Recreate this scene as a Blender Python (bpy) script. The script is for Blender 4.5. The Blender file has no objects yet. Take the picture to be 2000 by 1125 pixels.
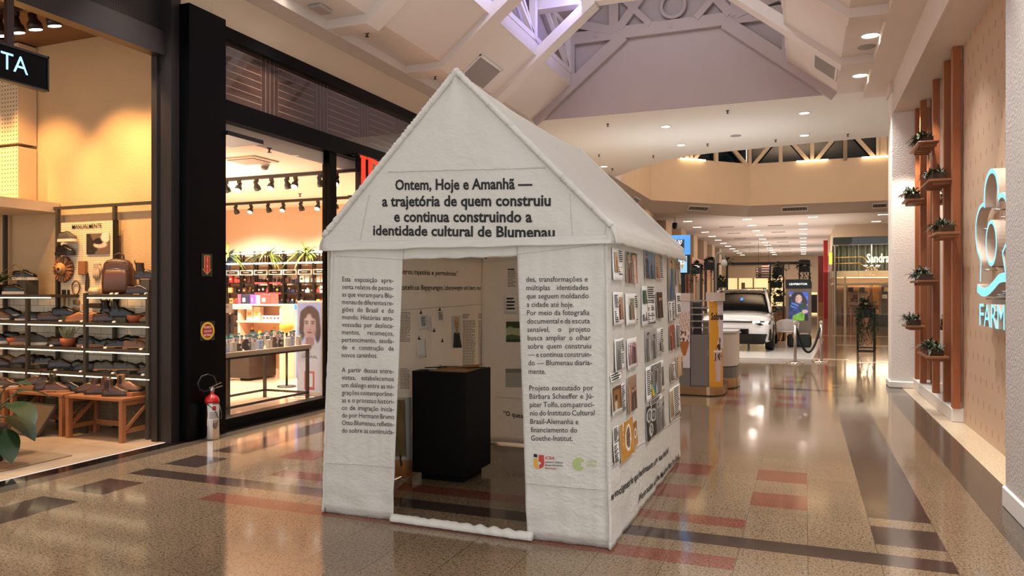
import bpy, bmesh, math, random
from mathutils import Vector, Matrix, noise
R = random.Random(7)
PI = math.pi
sc = bpy.context.scene
COL = sc.collection
# ---------------------------------------------------------------- camera (eye 1.6 m, mall axis = +Y)
F, V0, H = 1443.0, 572.5, 1.6
TH = math.atan(571 / F); CT, ST = math.cos(TH), math.sin(TH)
cam = bpy.data.cameras.new('camera'); camo = bpy.data.objects.new('camera', cam); COL.objects.link(camo)
camo.location = (0, 0, H); camo.rotation_euler = (PI / 2, 0, TH)
cam.sensor_width = 36; cam.lens = F / 2000 * 36; cam.shift_y = 0.005; cam.clip_start = .05; cam.clip_end = 300
sc.camera = camo
sc.view_settings.view_transform = 'Standard'; sc.view_settings.look = 'None'
sc.view_settings.gamma = 1; sc.view_settings.use_curve_mapping = False
sc.view_settings.exposure = 0.2
sc.cycles.max_bounces = 6; sc.cycles.diffuse_bounces = 4; sc.cycles.glossy_bounces = 3
sc.cycles.transmission_bounces = 4; sc.cycles.transparent_max_bounces = 8
sc.cycles.caustics_reflective = False; sc.cycles.caustics_refractive = False
sc.cycles.sample_clamp_indirect = 6
w = bpy.data.worlds.new('world'); sc.world = w; w.use_nodes = True
w.node_tree.nodes['Background'].inputs[0].default_value = (.96, .97, 1, 1)
w.node_tree.nodes['Background'].inputs[1].default_value = 1.38

def light(name, kind, loc, energy, color=(1, .84, .68), size=.3, rot=(0, 0, 0), spread=PI, sy=None, angle=None, blend=.5):
    d = bpy.data.lights.new(name, kind); d.energy = energy; d.color = color
    if kind == 'AREA':
        d.shape = 'RECTANGLE' if sy else 'DISK'; d.size = size; d.spread = spread
        if sy: d.size_y = sy
    elif kind == 'SPOT':
        d.shadow_soft_size = size; d.spot_size = angle or 1.2; d.spot_blend = blend
    else: d.shadow_soft_size = size
    o = bpy.data.objects.new(name, d); COL.objects.link(o); o.location = loc; o.rotation_euler = rot
    return o
def aim(o, tgt):
    o.rotation_euler = (Vector(tgt) - Vector(o.location)).to_track_quat('-Z', 'Y').to_euler()
WARM = (1, .80, .60); NEUT = (1, .95, .90); AMB = (1, .58, .24)
# ------- light of the mall hall: rows of ceiling downlights (lamp bodies are built below), then added fill
DOWN = [(.88, y) for y in (-2.9, -.8, 1.3, 3.4, 5.45, 7.5, 9.6, 11.75, 13.84)] + [(-5.85, y) for y in (-2.9, -.8, 1.3, 3.4, 5.45, 7.45)]
SOFF = [(-2.86, 16.5), (0, 16.3), (0, 18.62), (-2.86, 18.7), (-5.44, 21.05), (-5.4, 16.6), (-5.4, 18.7)]
for x, y in DOWN: light('downlight_glow', 'AREA', (x, y, 5.27), 26, NEUT, .22, spread=1.3)
for x, y in SOFF: light('downlight_glow', 'AREA', (x, y, 5.27), 44, NEUT, .2, spread=2.3)
for y in (3.5, 8, 12.4): light('hall_added_fill', 'AREA', (-2.43, y, 4.3), 16, (.84, .93, 1), 4.5, (PI, 0, 0), sy=2.5)  # added fill lifting the ceiling brightness from mid-height, no fixtures here
light('soffit_added_fill', 'AREA', (-2.4, 17.6, 3.6), 30, (.88, .95, 1), 4.5, (PI, 0, 0), sy=2)  # added fill brightening the flat soffit from below, not a real fitting
light('tent_roof_added_fill', 'AREA', (-2.43, 6.5, 8.5), 270, (.90, .94, 1), 1.0, sy=9)  # added cool fill from above for the tent roof, no lamp hangs there
# ------- LED wash in the roof void (violet on the left side of the skylight)
for y in (8.2, 10.4, 12.6): light('void_wash', 'AREA', (-3.7, y, 6.75), 19, (.36, .35, 1), .12, (0, 1.35, 0), sy=1.5)
light('void_wash', 'AREA', (-2.4, 12.95, 7.0), 9, (.84, .80, 1), 2.4, (1.9, 0, 0), sy=.2)
# ------- shoe shop: warm track spots; perfume shop: bright tracks
for x, y, e in ((-8.75, 5.3, 120), (-7.55, 5.3, 150), (-6.95, 5.3, 90), (-9.8, 5.2, 120)):
    o = light('shoe_shop_spot', 'SPOT', (x, y, 4.45), e * 2.1, AMB, .06, angle=1.2, blend=.7); aim(o, (x + .05, 6.4, 2.5))
light('shoe_shop_fill', 'AREA', (-8.3, 3.9, 4.5), 42, AMB, 1.4, sy=1.4, spread=2.2)
for x, y in ((-8.7, 9.2), (-10.4, 9.2), (-12.2, 9.4), (-7.2, 9.2), (-9, 11.6), (-11.0, 11.6), (-7.2, 11.6)):
    o = light('perfume_shop_spot', 'SPOT', (x, y, 3.22), 520, (1, .83, .68), .04, angle=2.5, blend=.6); aim(o, (x, y + .4, 0))
for x in (-8.0, -9.6, -11.2):
    o = light('perfume_wall_spot', 'SPOT', (x, 10.9, 3.2), 150, (1, .83, .66), .04, angle=1.15, blend=.8); aim(o, (x, 12.9, 1.2))
for x, y in ((-8.4, 8.4), (-9.9, 9.4)): light('perfume_shop_added_fill', 'AREA', (x, y, 2.6), 42, (1, .80, .64), 1.8, (PI, 0, 0), sy=1.8)  # added upward fill for the shop ceiling, without fixtures
# ------- niche beside the pharmacy: recessed spots grazing wall and pillar
for y, e in ((7.9, 40), (11.7, 34), (13.35, 120)):
    light('niche_spot', 'SPOT', (1.56, y, 4.6), e * 2.6, (1, .84, .70), .05, angle=1.15, blend=.25)
# ------- far hall
for y in (36, 43, 51, 60): light('far_hall_added_fill', 'AREA', (-1.2, y, 2.9), 130, (1, .86, .76), 6, (PI, 0, 0), sy=5)  # added upward fill brightening the far ceiling, no lamps at this height
for y in (37.5, 44, 50, 56, 62, 66): light('far_downlight', 'AREA', (-2.35, y + .5, 4.86), 38, (1, .84, .70), .3); light('far_downlight', 'AREA', (-.06, y + .5, 4.86), 38, (1, .84, .70), .3)
light('atrium_added_fill', 'AREA', (-.4, 26.5, 7.4), 420, (1, .86, .74), 3, (PI, 0, 0), sy=3)  # added fill bounced off the atrium ceiling, no such lamp in the hall

# ---------------------------------------------------------------- pixel -> world helpers
def dr(u): return (-F * ST + (u - 1000) * CT, F * CT + (u - 1000) * ST)
def gnd(u, v, z=0.0):
    t = (H - z) / (v - V0); a = dr(u); return Vector((t * a[0], t * a[1], z))
def atY(u, v, Y):
    a = dr(u); t = Y / a[1]; return Vector((t * a[0], Y, H - t * (v - V0)))
def atX(u, v, X):
    a = dr(u); t = X / a[0]; return Vector((X, t * a[1], H - t * (v - V0)))

# ---------------------------------------------------------------- materials
def lin(c):
    if isinstance(c, str): c = tuple(int(c[i:i + 2], 16) / 255 for i in (0, 2, 4))
    return tuple(x / 12.92 if x <= .04045 else ((x + .055) / 1.055) ** 2.4 for x in c[:3]) + (1,)
MATS = {}
def mat(name, c='808080', rough=.5, metal=0, emit=None, es=0, bump=0, bscale=40, var=0, vscale=6, spec=.5, trans=0, coat=0, stretch=None):
    if name in MATS: return MATS[name]
    m = bpy.data.materials.new(name); m.use_nodes = True; nt = m.node_tree; N = nt.nodes; L = nt.links
    b = N['Principled BSDF']; cc = lin(c)
    b.inputs['Base Color'].default_value = cc; b.inputs['Roughness'].default_value = rough
    b.inputs['Metallic'].default_value = metal; b.inputs['Specular IOR Level'].default_value = spec
    if coat: b.inputs['Coat Weight'].default_value = coat; b.inputs['Coat Roughness'].default_value = .06
    if emit: b.inputs['Emission Color'].default_value = lin(emit); b.inputs['Emission Strength'].default_value = es
    if var or bump:
        tc = N.new('ShaderNodeTexCoord'); src = tc.outputs['Object']
        if stretch:
            mp = N.new('ShaderNodeMapping'); mp.inputs['Scale'].default_value = stretch; L.new(src, mp.inputs[0]); src = mp.outputs[0]
    if var:
        n = N.new('ShaderNodeTexNoise'); n.inputs['Scale'].default_value = vscale; n.inputs['Detail'].default_value = 5; L.new(src, n.inputs[0])
        mx = N.new('ShaderNodeMix'); mx.data_type = 'RGBA'; L.new(n.outputs[0], mx.inputs[0])
        mx.inputs[6].default_value = tuple(x * (1 - var) for x in cc[:3]) + (1,); mx.inputs[7].default_value = tuple(min(1, x * (1 + var)) for x in cc[:3]) + (1,)
        L.new(mx.outputs[2], b.inputs['Base Color'])
    if bump:
        n2 = N.new('ShaderNodeTexNoise'); n2.inputs['Scale'].default_value = bscale; n2.inputs['Detail'].default_value = 4; L.new(src, n2.inputs[0])
        bp = N.new('ShaderNodeBump'); bp.inputs['Strength'].default_value = bump; bp.inputs['Distance'].default_value = .02
        L.new(n2.outputs[0], bp.inputs['Height']); L.new(bp.outputs[0], b.inputs['Normal'])
    MATS[name] = m; return m
class NT:
    """small helper for hand-made node materials"""
    def __init__(s, name, rough=.5):
        s.m = bpy.data.materials.new(name); s.m.use_nodes = True; s.t = s.m.node_tree; s.N = s.t.nodes; s.b = s.N['Principled BSDF']; s.b.inputs['Roughness'].default_value = rough; MATS[name] = s.m
        g = s.N.new('ShaderNodeTexCoord'); s.obj = g.outputs['Object']
        sp = s.N.new('ShaderNodeSeparateXYZ'); s.l(s.obj, sp.inputs[0]); s.x, s.y, s.z = sp.outputs
    def l(s, a, b): s.t.links.new(a, b)
    def math(s, op, a, b=None, c=None):
        n = s.N.new('ShaderNodeMath'); n.operation = op
        for i, v in enumerate((a, b, c)):
            if v is None: continue
            if isinstance(v, (int, float)): n.inputs[i].default_value = v
            else: s.l(v, n.inputs[i])
        return n.outputs[0]
    def noise(s, scale, detail=3, vec=None):
        n = s.N.new('ShaderNodeTexNoise'); n.inputs['Scale'].default_value = scale; n.inputs['Detail'].default_value = detail; s.l(vec or s.obj, n.inputs[0]); return n.outputs[0]
    def mix(s, f, a, b):
        n = s.N.new('ShaderNodeMix'); n.data_type = 'RGBA'
        for i, v in ((0, f), (6, a), (7, b)):
            if isinstance(v, (int, float)): n.inputs[i].default_value = v
            elif isinstance(v, tuple): n.inputs[i].default_value = v
            else: s.l(v, n.inputs[i])
        return n.outputs[2]
    def ramp(s, f, stops):
        n = s.N.new('ShaderNodeValToRGB'); e = n.color_ramp.elements
        while len(e) < len(stops): e.new(.5)
        for k, (p, c) in enumerate(stops): e[k].position = p; e[k].color = lin(c)
        s.l(f, n.inputs[0]); return n.outputs[0]
    def grid(s, a, off, size, wid):
        """1 on joint lines"""
        q = s.math('FRACT', s.math('DIVIDE', s.math('SUBTRACT', a, off), size))
        d = s.math('ABSOLUTE', s.math('SUBTRACT', q, .5)); return s.math('GREATER_THAN', d, .5 - wid / size)
    def bump(s, h, st=.3, dist=.01):
        n = s.N.new('ShaderNodeBump'); n.inputs['Strength'].default_value = st; n.inputs['Distance'].default_value = dist; s.l(h, n.inputs['Height']); s.l(n.outputs[0], s.b.inputs['Normal'])
    def color(s, c): s.l(c, s.b.inputs['Base Color'])
def granite(name, base, speck1, speck2, rough=.10, joints=True, wy=.405):
    k = NT(name, rough)
    n1 = k.noise(95, 4); n2 = k.noise(55, 3); n3 = k.noise(1.3, 4)
    c = k.ramp(n1, [(.34, speck1), (.45, base), (.56, base), (.70, speck2)])
    c = k.mix(k.math('MULTIPLY', k.math('GREATER_THAN', n2, .58), .7), c, lin(speck1))
    c = k.mix(k.math('MULTIPLY', n3, .28), c, lin(speck1))
    if joints:
        j = k.math('MAXIMUM', k.grid(k.x, .02 + .2 - .2, .4, .0022), k.math('MULTIPLY', k.grid(k.y, 4.845, wy, .0018), .5))
        wn = k.N.new('ShaderNodeTexWhiteNoise'); wn.noise_dimensions = '2D'
        cb = k.N.new('ShaderNodeCombineXYZ'); k.l(k.math('FLOOR', k.math('DIVIDE', k.math('SUBTRACT', k.x, .02), .4)), cb.inputs[0]); k.l(k.math('FLOOR', k.math('DIVIDE', k.math('SUBTRACT', k.y, 4.845), wy)), cb.inputs[1])
        k.l(cb.outputs[0], wn.inputs['Vector'])
        c = k.mix(k.math('MULTIPLY', wn.outputs['Value'], .16), c, lin(speck1))
        c = k.mix(k.math('MULTIPLY', j, .75), c, lin('3a322b'))
    k.color(c); k.b.inputs['Specular IOR Level'].default_value = .36
    return k.m
M_BEIGE = granite('beige_granite', '846f57', '483a2e', '9f8a70')
M_BROWN = granite('brown_granite', '43362f', '2a211e', '54463f')
M_RED = granite('red_granite', '7c4a3b', '502e25', '90604f')
M_DARK = granite('dark_granite', '4e463f', '2c2723', '6b635a')
M_CREAM = granite('cream_marble', 'd9c6a8', 'b79f7d', 'ece0c8', .12, False)
M_GREYM = granite('grey_marble', '574c40', '332b25', '7a6d5e', .12, False)
M_BLACKM = mat('black_marble', '17120f', .08)
M_FARB = granite('far_granite', '8c7861', '5a4a3c', 'a8957c', .1)
def plaster(name, c, sc_=60, st=.25, var=.05):
    return mat(name, c, .75, bump=st, bscale=sc_, var=var, vscale=2)
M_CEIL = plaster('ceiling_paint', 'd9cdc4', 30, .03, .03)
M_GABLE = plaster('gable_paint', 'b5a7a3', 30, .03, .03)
M_CREAMW = plaster('cream_paint', 'd9c4a9', 30, .03, .04)
M_WHITEP = plaster('rough_white_paint_lit', 'ece5dd', 42, .32, .04)  # pillar paint made lighter for the brightly lit far pillar
M_WHITEN = plaster('rough_white_paint_shaded', 'c6bfb8', 42, .4, .05)  # same white paint, the near pillar's shade put into the colour
M_WHITE = mat('white_paint', 'e8e4de', .5)
M_BLACK = mat('black_metal', '0d0c0d', .35)
M_BLACKF = mat('black_front', '020203', .35, spec=.12)
M_FRAME = mat('dark_frame', '221d1c', .4)
M_STUCCO = plaster('tan_stucco', 'cba77b', 80, .4, .06)
M_STEEL = mat('brushed_steel', 'b9b2aa', .28, 1)
M_CHROME = mat('chrome', 'd8d4d0', .08, 1)
M_WOOD = mat('red_wood', 'a5623a', .4, var=.3, vscale=9, stretch=(12, 12, .7), bump=.1, bscale=30)
M_OAK = mat('bench_wood', '97603a', .4, var=.25, vscale=8, stretch=(.8, 10, 10))
M_INK = mat('black_ink', '141212', .7)
M_MIRROR = mat('mirror_glass', 'cfc9c2', .02, 1)
M_TERRA = mat('terracotta', 'a4532f', .7, var=.15, vscale=20)
M_LEAF = mat('leaf_green', '3f5a2c', .5, var=.4, vscale=12)
M_LEAFD = mat('dark_leaf', '37432d', .5, var=.5, vscale=12)
M_LED = mat('led_strip', 'ffffff', .5, emit='ffe6b0', es=3.6)
M_LAMP = mat('lamp_glow', 'ffffff', .5, emit='fff1de', es=9)
def glass(name, tint=(1, 1, 1, 1), f=.07, rough=.01):
    m = bpy.data.materials.new(name); m.use_nodes = True; N = m.node_tree.nodes; L = m.node_tree.links
    N.remove(N['Principled BSDF']); t = N.new('ShaderNodeBsdfTransparent'); t.inputs[0].default_value = tint
    g = N.new('ShaderNodeBsdfGlossy'); g.inputs['Roughness'].default_value = rough
    x = N.new('ShaderNodeMixShader'); x.inputs[0].default_value = f
    L.new(t.outputs[0], x.inputs[1]); L.new(g.outputs[0], x.inputs[2]); L.new(x.outputs[0], N['Material Output'].inputs[0]); MATS[name] = m; return m
M_GLASS = glass('clear_glass', (.97, .97, .96, 1), .05)
M_SMOKE = glass('smoked_glass', (.10, .09, .09, 1), .06)
# colour-attribute picture materials (prints, screens)
def picmat(name, emit=0, rough=.5):
    m = bpy.data.materials.new(name); m.use_nodes = True; N = m.node_tree.nodes; L = m.node_tree.links; b = N['Principled BSDF']
    a = N.new('ShaderNodeVertexColor'); a.layer_name = 'Col'; b.inputs['Roughness'].default_value = rough
    if emit:
        b.inputs['Base Color'].default_value = (.01, .01, .01, 1); L.new(a.outputs[0], b.inputs['Emission Color']); b.inputs['Emission Strength'].default_value = emit
    else: L.new(a.outputs[0], b.inputs['Base Color'])
    MATS[name] = m; return m
M_PRINT = picmat('photo_print'); M_SCREEN = picmat('lit_screen', 1.0, .15); M_LITPANEL = picmat('backlit_print', .75, .2)

# ---------------------------------------------------------------- mesh builder
def wmat(o):
    m = Matrix.LocRotScale(o.location, o.rotation_euler, o.scale)
    return wmat(o.parent) @ m if o.parent else m
class MB:
    def __init__(s): s.v = []; s.f = []; s.mi = []; s.sm = []
    def add(s, vs, fs, mi=0, sm=False):
        b = len(s.v); s.v += [tuple(p) for p in vs]
        for f in fs: s.f.append([b + i for i in f]); s.mi.append(mi); s.sm.append(sm)
    def box(s, a, b, mi=0):
        x0, y0, z0 = [min(a[i], b[i]) for i in range(3)]; x1, y1, z1 = [max(a[i], b[i]) for i in range(3)]
        s.add([(x0, y0, z0), (x1, y0, z0), (x1, y1, z0), (x0, y1, z0), (x0, y0, z1), (x1, y0, z1), (x1, y1, z1), (x0, y1, z1)],
              [(0, 3, 2, 1), (4, 5, 6, 7), (0, 1, 5, 4), (1, 2, 6, 5), (2, 3, 7, 6), (3, 0, 4, 7)], mi); return s
    def bbox(s, a, b, r=.01, mi=0, n=3):
        """box with rounded vertical edges and chamfered rims"""
        x0, y0, z0 = [min(a[i], b[i]) for i in range(3)]; x1, y1, z1 = [max(a[i], b[i]) for i in range(3)]
        r = min(r, (x1 - x0) / 2.01, (y1 - y0) / 2.01, (z1 - z0) / 2.01)
        def ring(ins):
            o = []
            for cx, cy, a0 in ((x1 - r, y1 - r, 0), (x0 + r, y1 - r, 90), (x0 + r, y0 + r, 180), (x1 - r, y0 + r, 270)):
                for k in range(n + 1):
                    q = math.radians(a0 + 90 * k / n); o.append((cx + (r - ins) * math.cos(q), cy + (r - ins) * math.sin(q)))
            return o
        rs = [[(x, y, z) for x, y in ring(i)] for i, z in ((r * .6, z0), (0, z0 + r * .6), (0, z1 - r * .6), (r * .6, z1))]
        s.loft(rs, mi, caps=True, sm=False); return s
    def hexa(s, p, mi=0):
        s.add(p, [(0, 3, 2, 1), (4, 5, 6, 7), (0, 1, 5, 4), (1, 2, 6, 5), (2, 3, 7, 6), (3, 0, 4, 7)], mi); return s
    def bar(s, p, q, w, h, mi=0, up=(0, 0, 1)):
        p, q = Vector(p), Vector(q); d = (q - p).normalized(); u = Vector(up)
        if abs(d.dot(u)) > .98: u = Vector((0, 1, 0))
        r = d.cross(u).normalized() * w / 2; u = r.cross(d).normalized() * h / 2
        s.hexa([p - r - u, p + r - u, q + r - u, q - r - u, p - r + u, p + r + u, q + r + u, q - r + u], mi); return s
    def loft(s, rings, mi=0, caps=False, sm=True, closed=True):
        n = len(rings[0]); vs = [p for r in rings for p in r]; fs = []
        for i in range(len(rings) - 1):
            for j in range(n if closed else n - 1):
                k = (j + 1) % n; fs.append((i * n + j, i * n + k, (i + 1) * n + k, (i + 1) * n + j))
        if caps: fs += [tuple(range(n))[::-1], tuple(range((len(rings) - 1) * n, len(rings) * n))]
        s.add(vs, fs, mi, sm); return s
    def tube(s, pts, r, n=8, mi=0, caps=True):
        pts = [Vector(p) for p in pts]; rings = []; up = None
        for i, p in enumerate(pts):
            d = (pts[min(i + 1, len(pts) - 1)] - pts[max(i - 1, 0)]).normalized()
            if up is None: up = Vector((0, 0, 1)) if abs(d.z) < .9 else Vector((1, 0, 0))
            x = d.cross(up).normalized(); up = x.cross(d).normalized()
            rr = r[i] if isinstance(r, (list, tuple)) else r
            rings.append([p + (x * math.cos(2 * PI * k / n) + up * math.sin(2 * PI * k / n)) * rr for k in range(n)])
        s.loft(rings, mi, caps); return s
    def lathe(s, prof, c=(0, 0, 0), n=20, mi=0, axis='z', caps=True):
        rings = []
        for r, h in prof:
            ring = []
            for k in range(n):
                a = 2 * PI * k / n; x, y = r * math.cos(a), r * math.sin(a)
                ring.append({'z': (c[0] + x, c[1] + y, c[2] + h), 'y': (c[0] + x, c[1] + h, c[2] - y), 'x': (c[0] + h, c[1] + x, c[2] + y)}[axis])
            rings.append(ring)
        s.loft(rings, mi, caps); return s
    def ball(s, c, r, n=12, mi=0, sq=(1, 1, 1)):
        rings = []
        for i in range(1, n // 2):
            a = PI * i / (n // 2); rings.append([(c[0] + r * sq[0] * math.sin(a) * math.cos(2 * PI * k / n), c[1] + r * sq[1] * math.sin(a) * math.sin(2 * PI * k / n), c[2] - r * sq[2] * math.cos(a)) for k in range(n)])
        s.loft(rings, mi, True); return s
    def prism(s, poly, fn, d, mi=0, sm=False):
        """poly 2-D, fn(a, b, depth) -> 3-D"""
        n = len(poly); vs = [fn(a, b, 0) for a, b in poly] + [fn(a, b, d) for a, b in poly]
        fs = [tuple(range(n)), tuple(range(n, 2 * n))[::-1]] + [(i, i + n, (i + 1) % n + n, (i + 1) % n) for i in range(n)]
        s.add(vs, fs, mi, sm); return s
    def quad(s, p, mi=0): s.add(p, [tuple(range(len(p)))], mi); return s
    def grid(s, fn, nu, nv, mi=0, sm=True):
        vs = [fn(i / nu, j / nv) for j in range(nv + 1) for i in range(nu + 1)]
        fs = [(j * (nu + 1) + i, j * (nu + 1) + i + 1, (j + 1) * (nu + 1) + i + 1, (j + 1) * (nu + 1) + i) for j in range(nv) for i in range(nu)]
        s.add(vs, fs, mi, sm); return s
    def mesh(s, name, mats):
        me = bpy.data.meshes.new(name); me.from_pydata(s.v, [], s.f)
        for m in (mats if isinstance(mats, (list, tuple)) else [mats]): me.materials.append(m)
        me.polygons.foreach_set('material_index', s.mi); me.polygons.foreach_set('use_smooth', s.sm); me.update()
        return me
    def build(s, name, mats, parent=None, fix=True, label=None):
        me = s.mesh(name, mats)
        if fix:
            bm = bmesh.new(); bm.from_mesh(me); bmesh.ops.recalc_face_normals(bm, faces=bm.faces); bm.to_mesh(me); bm.free()
        o = bpy.data.objects.new(name, me); COL.objects.link(o)
        if parent:
            o.parent = parent; o.matrix_local = wmat(parent).inverted(); 
        if label: o['label'] = label
        return o
def solid(o, th, off=0):
    m = o.modifiers.new('thick', 'SOLIDIFY'); m.thickness = th; m.offset = off; return o
def tag(o, label, cat, group=None):
    o['label'] = label; o['category'] = cat
    if group: o['group'] = group
    return o
def thing(name, label, cat, loc=(0, 0, 0), group=None):
    o = bpy.data.objects.new(name, None); COL.objects.link(o); o.location = loc; o.empty_display_size = .1
    return tag(o, label, cat, group)
def struct(o):
    o['kind'] = 'structure'; return o
def dup(root, loc=None, rz=None, label=None, group=None, scale=None):
    def cp(o, par):
        c = o.copy(); COL.objects.link(c)
        if par: c.parent = par
        for ch in o.children: cp(ch, c)
        return c
    r = cp(root, None)
    if loc is not None: r.location = loc
    if rz is not None: r.rotation_euler = (0, 0, rz)
    if scale is not None: r.scale = scale
    if label: r['label'] = label
    if group: r['group'] = group
    return r
ORD = 'first second third fourth fifth sixth seventh eighth ninth tenth eleventh twelfth thirteenth fourteenth fifteenth sixteenth seventeenth eighteenth nineteenth twentieth'.split()
def nth(i): return ORD[i] if i < 20 else (ORD[i - 20] + ' past the twentieth' if i < 40 else 'number %d' % (i + 1))

# ---------------------------------------------------------------- text as mesh (built-in font)
TC = {}
def word(s, bold=0.0):
    k = (s, bold)
    if k not in TC:
        cu = bpy.data.curves.new('t', 'FONT'); cu.body = s; cu.size = 1; cu.offset = bold; cu.resolution_u = 2
        ob = bpy.data.objects.new('t', cu); COL.objects.link(ob)
        me = bpy.data.meshes.new_from_object(ob)
        vs = [(v.co.x, v.co.y) for v in me.vertices]; fs = [tuple(p.vertices) for p in me.polygons]
        bpy.data.objects.remove(ob); bpy.data.curves.remove(cu); bpy.data.meshes.remove(me)
        xs = [v[0] for v in vs] or [0, .3]
        TC[k] = (vs, fs, min(xs), max(xs))
    return TC[k]
CAP = .729
def add_line(mb, s, fn, W, h, bold=0.0, just=False, mi=0):
    """lay string s on [0,W] x cap height h ; fn(x, y) -> 3-D"""
    if just and ' ' in s:
        ws = s.split(' '); ms = [word(q, bold) for q in ws]; k = h / CAP
        tot = sum(m[3] - m[2] for m in ms); sx = k * .95; g = (W - tot * sx) / (len(ws) - 1)
        if g < .18 * k: sx *= (W - .2 * k * (len(ws) - 1)) / (tot * sx); g = .2 * k
        x = 0
        for m in ms:
            mb.add([fn(x + (a - m[2]) * sx, b * k) for a, b in m[0]], m[1], mi); x += (m[3] - m[2]) * sx + g
    else:
        m = word(s, bold); k = h / CAP; sx = W / (m[3] - m[2])
        mb.add([fn((a - m[2]) * sx, b * k) for a, b in m[0]], m[1], mi)
def lines_on(mb, rows, n, x0, x1, h, gap=0.0):
    """small unreadable body copy: n rows of dashes between heights, rows=(fn) ; fn(a in 0..1, y)"""
    pass
def pic(name, nu, nv, fn, place, m, parent=None, label=None):
    """picture: fn(u,v)->rgb (v up), place(u,v)->3-D"""
    mb = MB(); mb.grid(place, nu, nv, 0, False); o = mb.build(name, m, parent, fix=False, label=label); me = o.data
    ca = me.color_attributes.new('Col', 'FLOAT_COLOR', 'POINT'); arr = []
    for j in range(nv + 1):
        for i in range(nu + 1):
            arr += list(lin(fn(i / nu, j / nv)))
    ca.data.foreach_set('color', arr); return o
def hx(s): return tuple(int(s[i:i + 2], 16) / 255 for i in (0, 2, 4))
def mixc(a, b, t): t = max(0, min(1, t)); return tuple(x + (y - x) * t for x, y in zip(a, b))
def ell(u, v, cx, cy, rx, ry, soft=.08):
    """soft-edged ellipse mask"""
    d = math.hypot((u - cx) / rx, (v - cy) / ry); return max(0, min(1, (1 - d) / soft + .5))

# ================================================================ FLOOR (one mesh, inlaid tiles)
def floor_tone(x, y):
    if x < -6.16: return 6                       # black sill
    if x < -5.98: return 5                       # grey marble strip
    if x > 1.54: return 4
    if x > 1.22: return 5
    q = (y - 4.945) % 8.2; yf = min(q, 8.2 - q); X = abs(x + 2.38)
    if yf < .105 and X < 3.2: return 1
    if .30 < yf < .51 and X < 2.0: return 2
    if 2.8 < X < 3.2 and (.29 < yf < .69 or yf > .89): return 1
    if y > 4.9 and (1.995 < X < 2.398 or 1.19 < X < 1.59) and (.90 < yf < 1.31 or 1.71 < yf < 2.12): return 2
    return 0
xs = sorted(set([-6.36, -6.16, -5.98, 1.22, 1.54, 1.83] + [round(-2.38 + k * q, 3) for k in (-1, 1) for q in (3.2, 2.8, 2.398, 1.995, 1.59, 1.19)]))
ys = {-3.0, 17.62}
for k in range(-1, 3):
    c0 = 4.945 + 8.2 * k
    for q in (.105, .30, .51, .29, .69, .89, .90, 1.31, 1.71, 2.12):
        for sgn in (-1, 1):
            yy = round(c0 + sgn * q, 3)
            if -3 < yy < 17.62: ys.add(yy)
ys = sorted(ys)
mb = MB()
for i in range(len(xs) - 1):
    for j in range(len(ys) - 1):
        a, b, c, d = xs[i], xs[i + 1], ys[j], ys[j + 1]
        mb.quad([(a, c, 0), (b, c, 0), (b, d, 0), (a, d, 0)], floor_tone((a + b) / 2, (c + d) / 2))
fl = struct(mb.build('floor', [M_BEIGE, M_BROWN, M_RED, M_DARK, M_CREAM, M_GREYM, M_BLACKM], fix=False))
mb = MB(); mb.quad([(-9, 17.62, 0), (9, 17.62, 0), (9, 72, 0), (-9, 72, 0)])
for a, b, c, d in (((-9, 19.2), (1.0, 19.2), (1.0, 19.6), (-9, 19.6)), ((.9, 18.6), (1.3, 18.6), (6, 22.4), (6, 22.8)), ((.9, 24.6), (9, 24.6), (9, 25.1), (.9, 25.1)), ((.4, 30), (9, 30), (9, 30.6), (.4, 30.6))):
    mb.quad([(p[0], p[1], .002) for p in (a, b, c, d)], 1)
struct(mb.build('floor_far', [M_FARB, M_CREAM], fix=False))
mb = MB(); mb.quad([(-14, -1, .003), (-6.36, -1, .003), (-6.36, 6.6, .003), (-14, 6.6, .003)])
k = NT('shop_concrete', .3); k.color(k.mix(k.math('MAXIMUM', k.grid(k.x, -7.0, 1.15, .004), k.grid(k.y, 5.55, 1.15, .004)), k.ramp(k.noise(3, 5), [(.3, 'a98c6e'), (.7, 'bda284')]), lin('7d6448')))
struct(mb.build('floor_shoe_shop', k.m, fix=False))
mb = MB(); mb.quad([(-18, 6.6, .003), (-6.36, 6.6, .003), (-6.36, 14, .003), (-18, 14, .003)])
struct(mb.build('floor_perfume_shop', mat('pale_porcelain', 'cfb49a', .12), fix=False))

# ================================================================ CEILING
XC = -2.43
def ceil_prof(x):                                   # profile height of the bay panels
    X = abs(x - XC)
    return 5.3 if X > 2.97 else 5.3 + (2.97 - X) * .80
mb = MB()
RIBS = [-2.2, -.05, 2.1, 4.25, 6.4, 8.55, 10.7, 12.85, 15.0]
for sd in (-1, 1):
    xw = XC + sd * (3.92 if sd < 0 else 3.83); xf = XC + sd * 2.97; xt = XC + sd * 2.17
    zt = 5.3 + .8 * .8
    for a, b in zip(RIBS[:-1], RIBS[1:]):
        mb.box((xw, a, 5.3), (xf, b, 5.36))
        mb.hexa([(xf, a, 5.3), (xt, a, zt), (xt, b, zt), (xf, b, 5.3), (xf, a, 5.4), (xt, a, zt + .1), (xt, b, zt + .1), (xf, b, 5.4)])
        mb.box((xt, a, zt), (xt - sd * .05, b, 6.22))    # upstand of the void
struct(mb.build('ceiling', M_CEIL))
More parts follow.
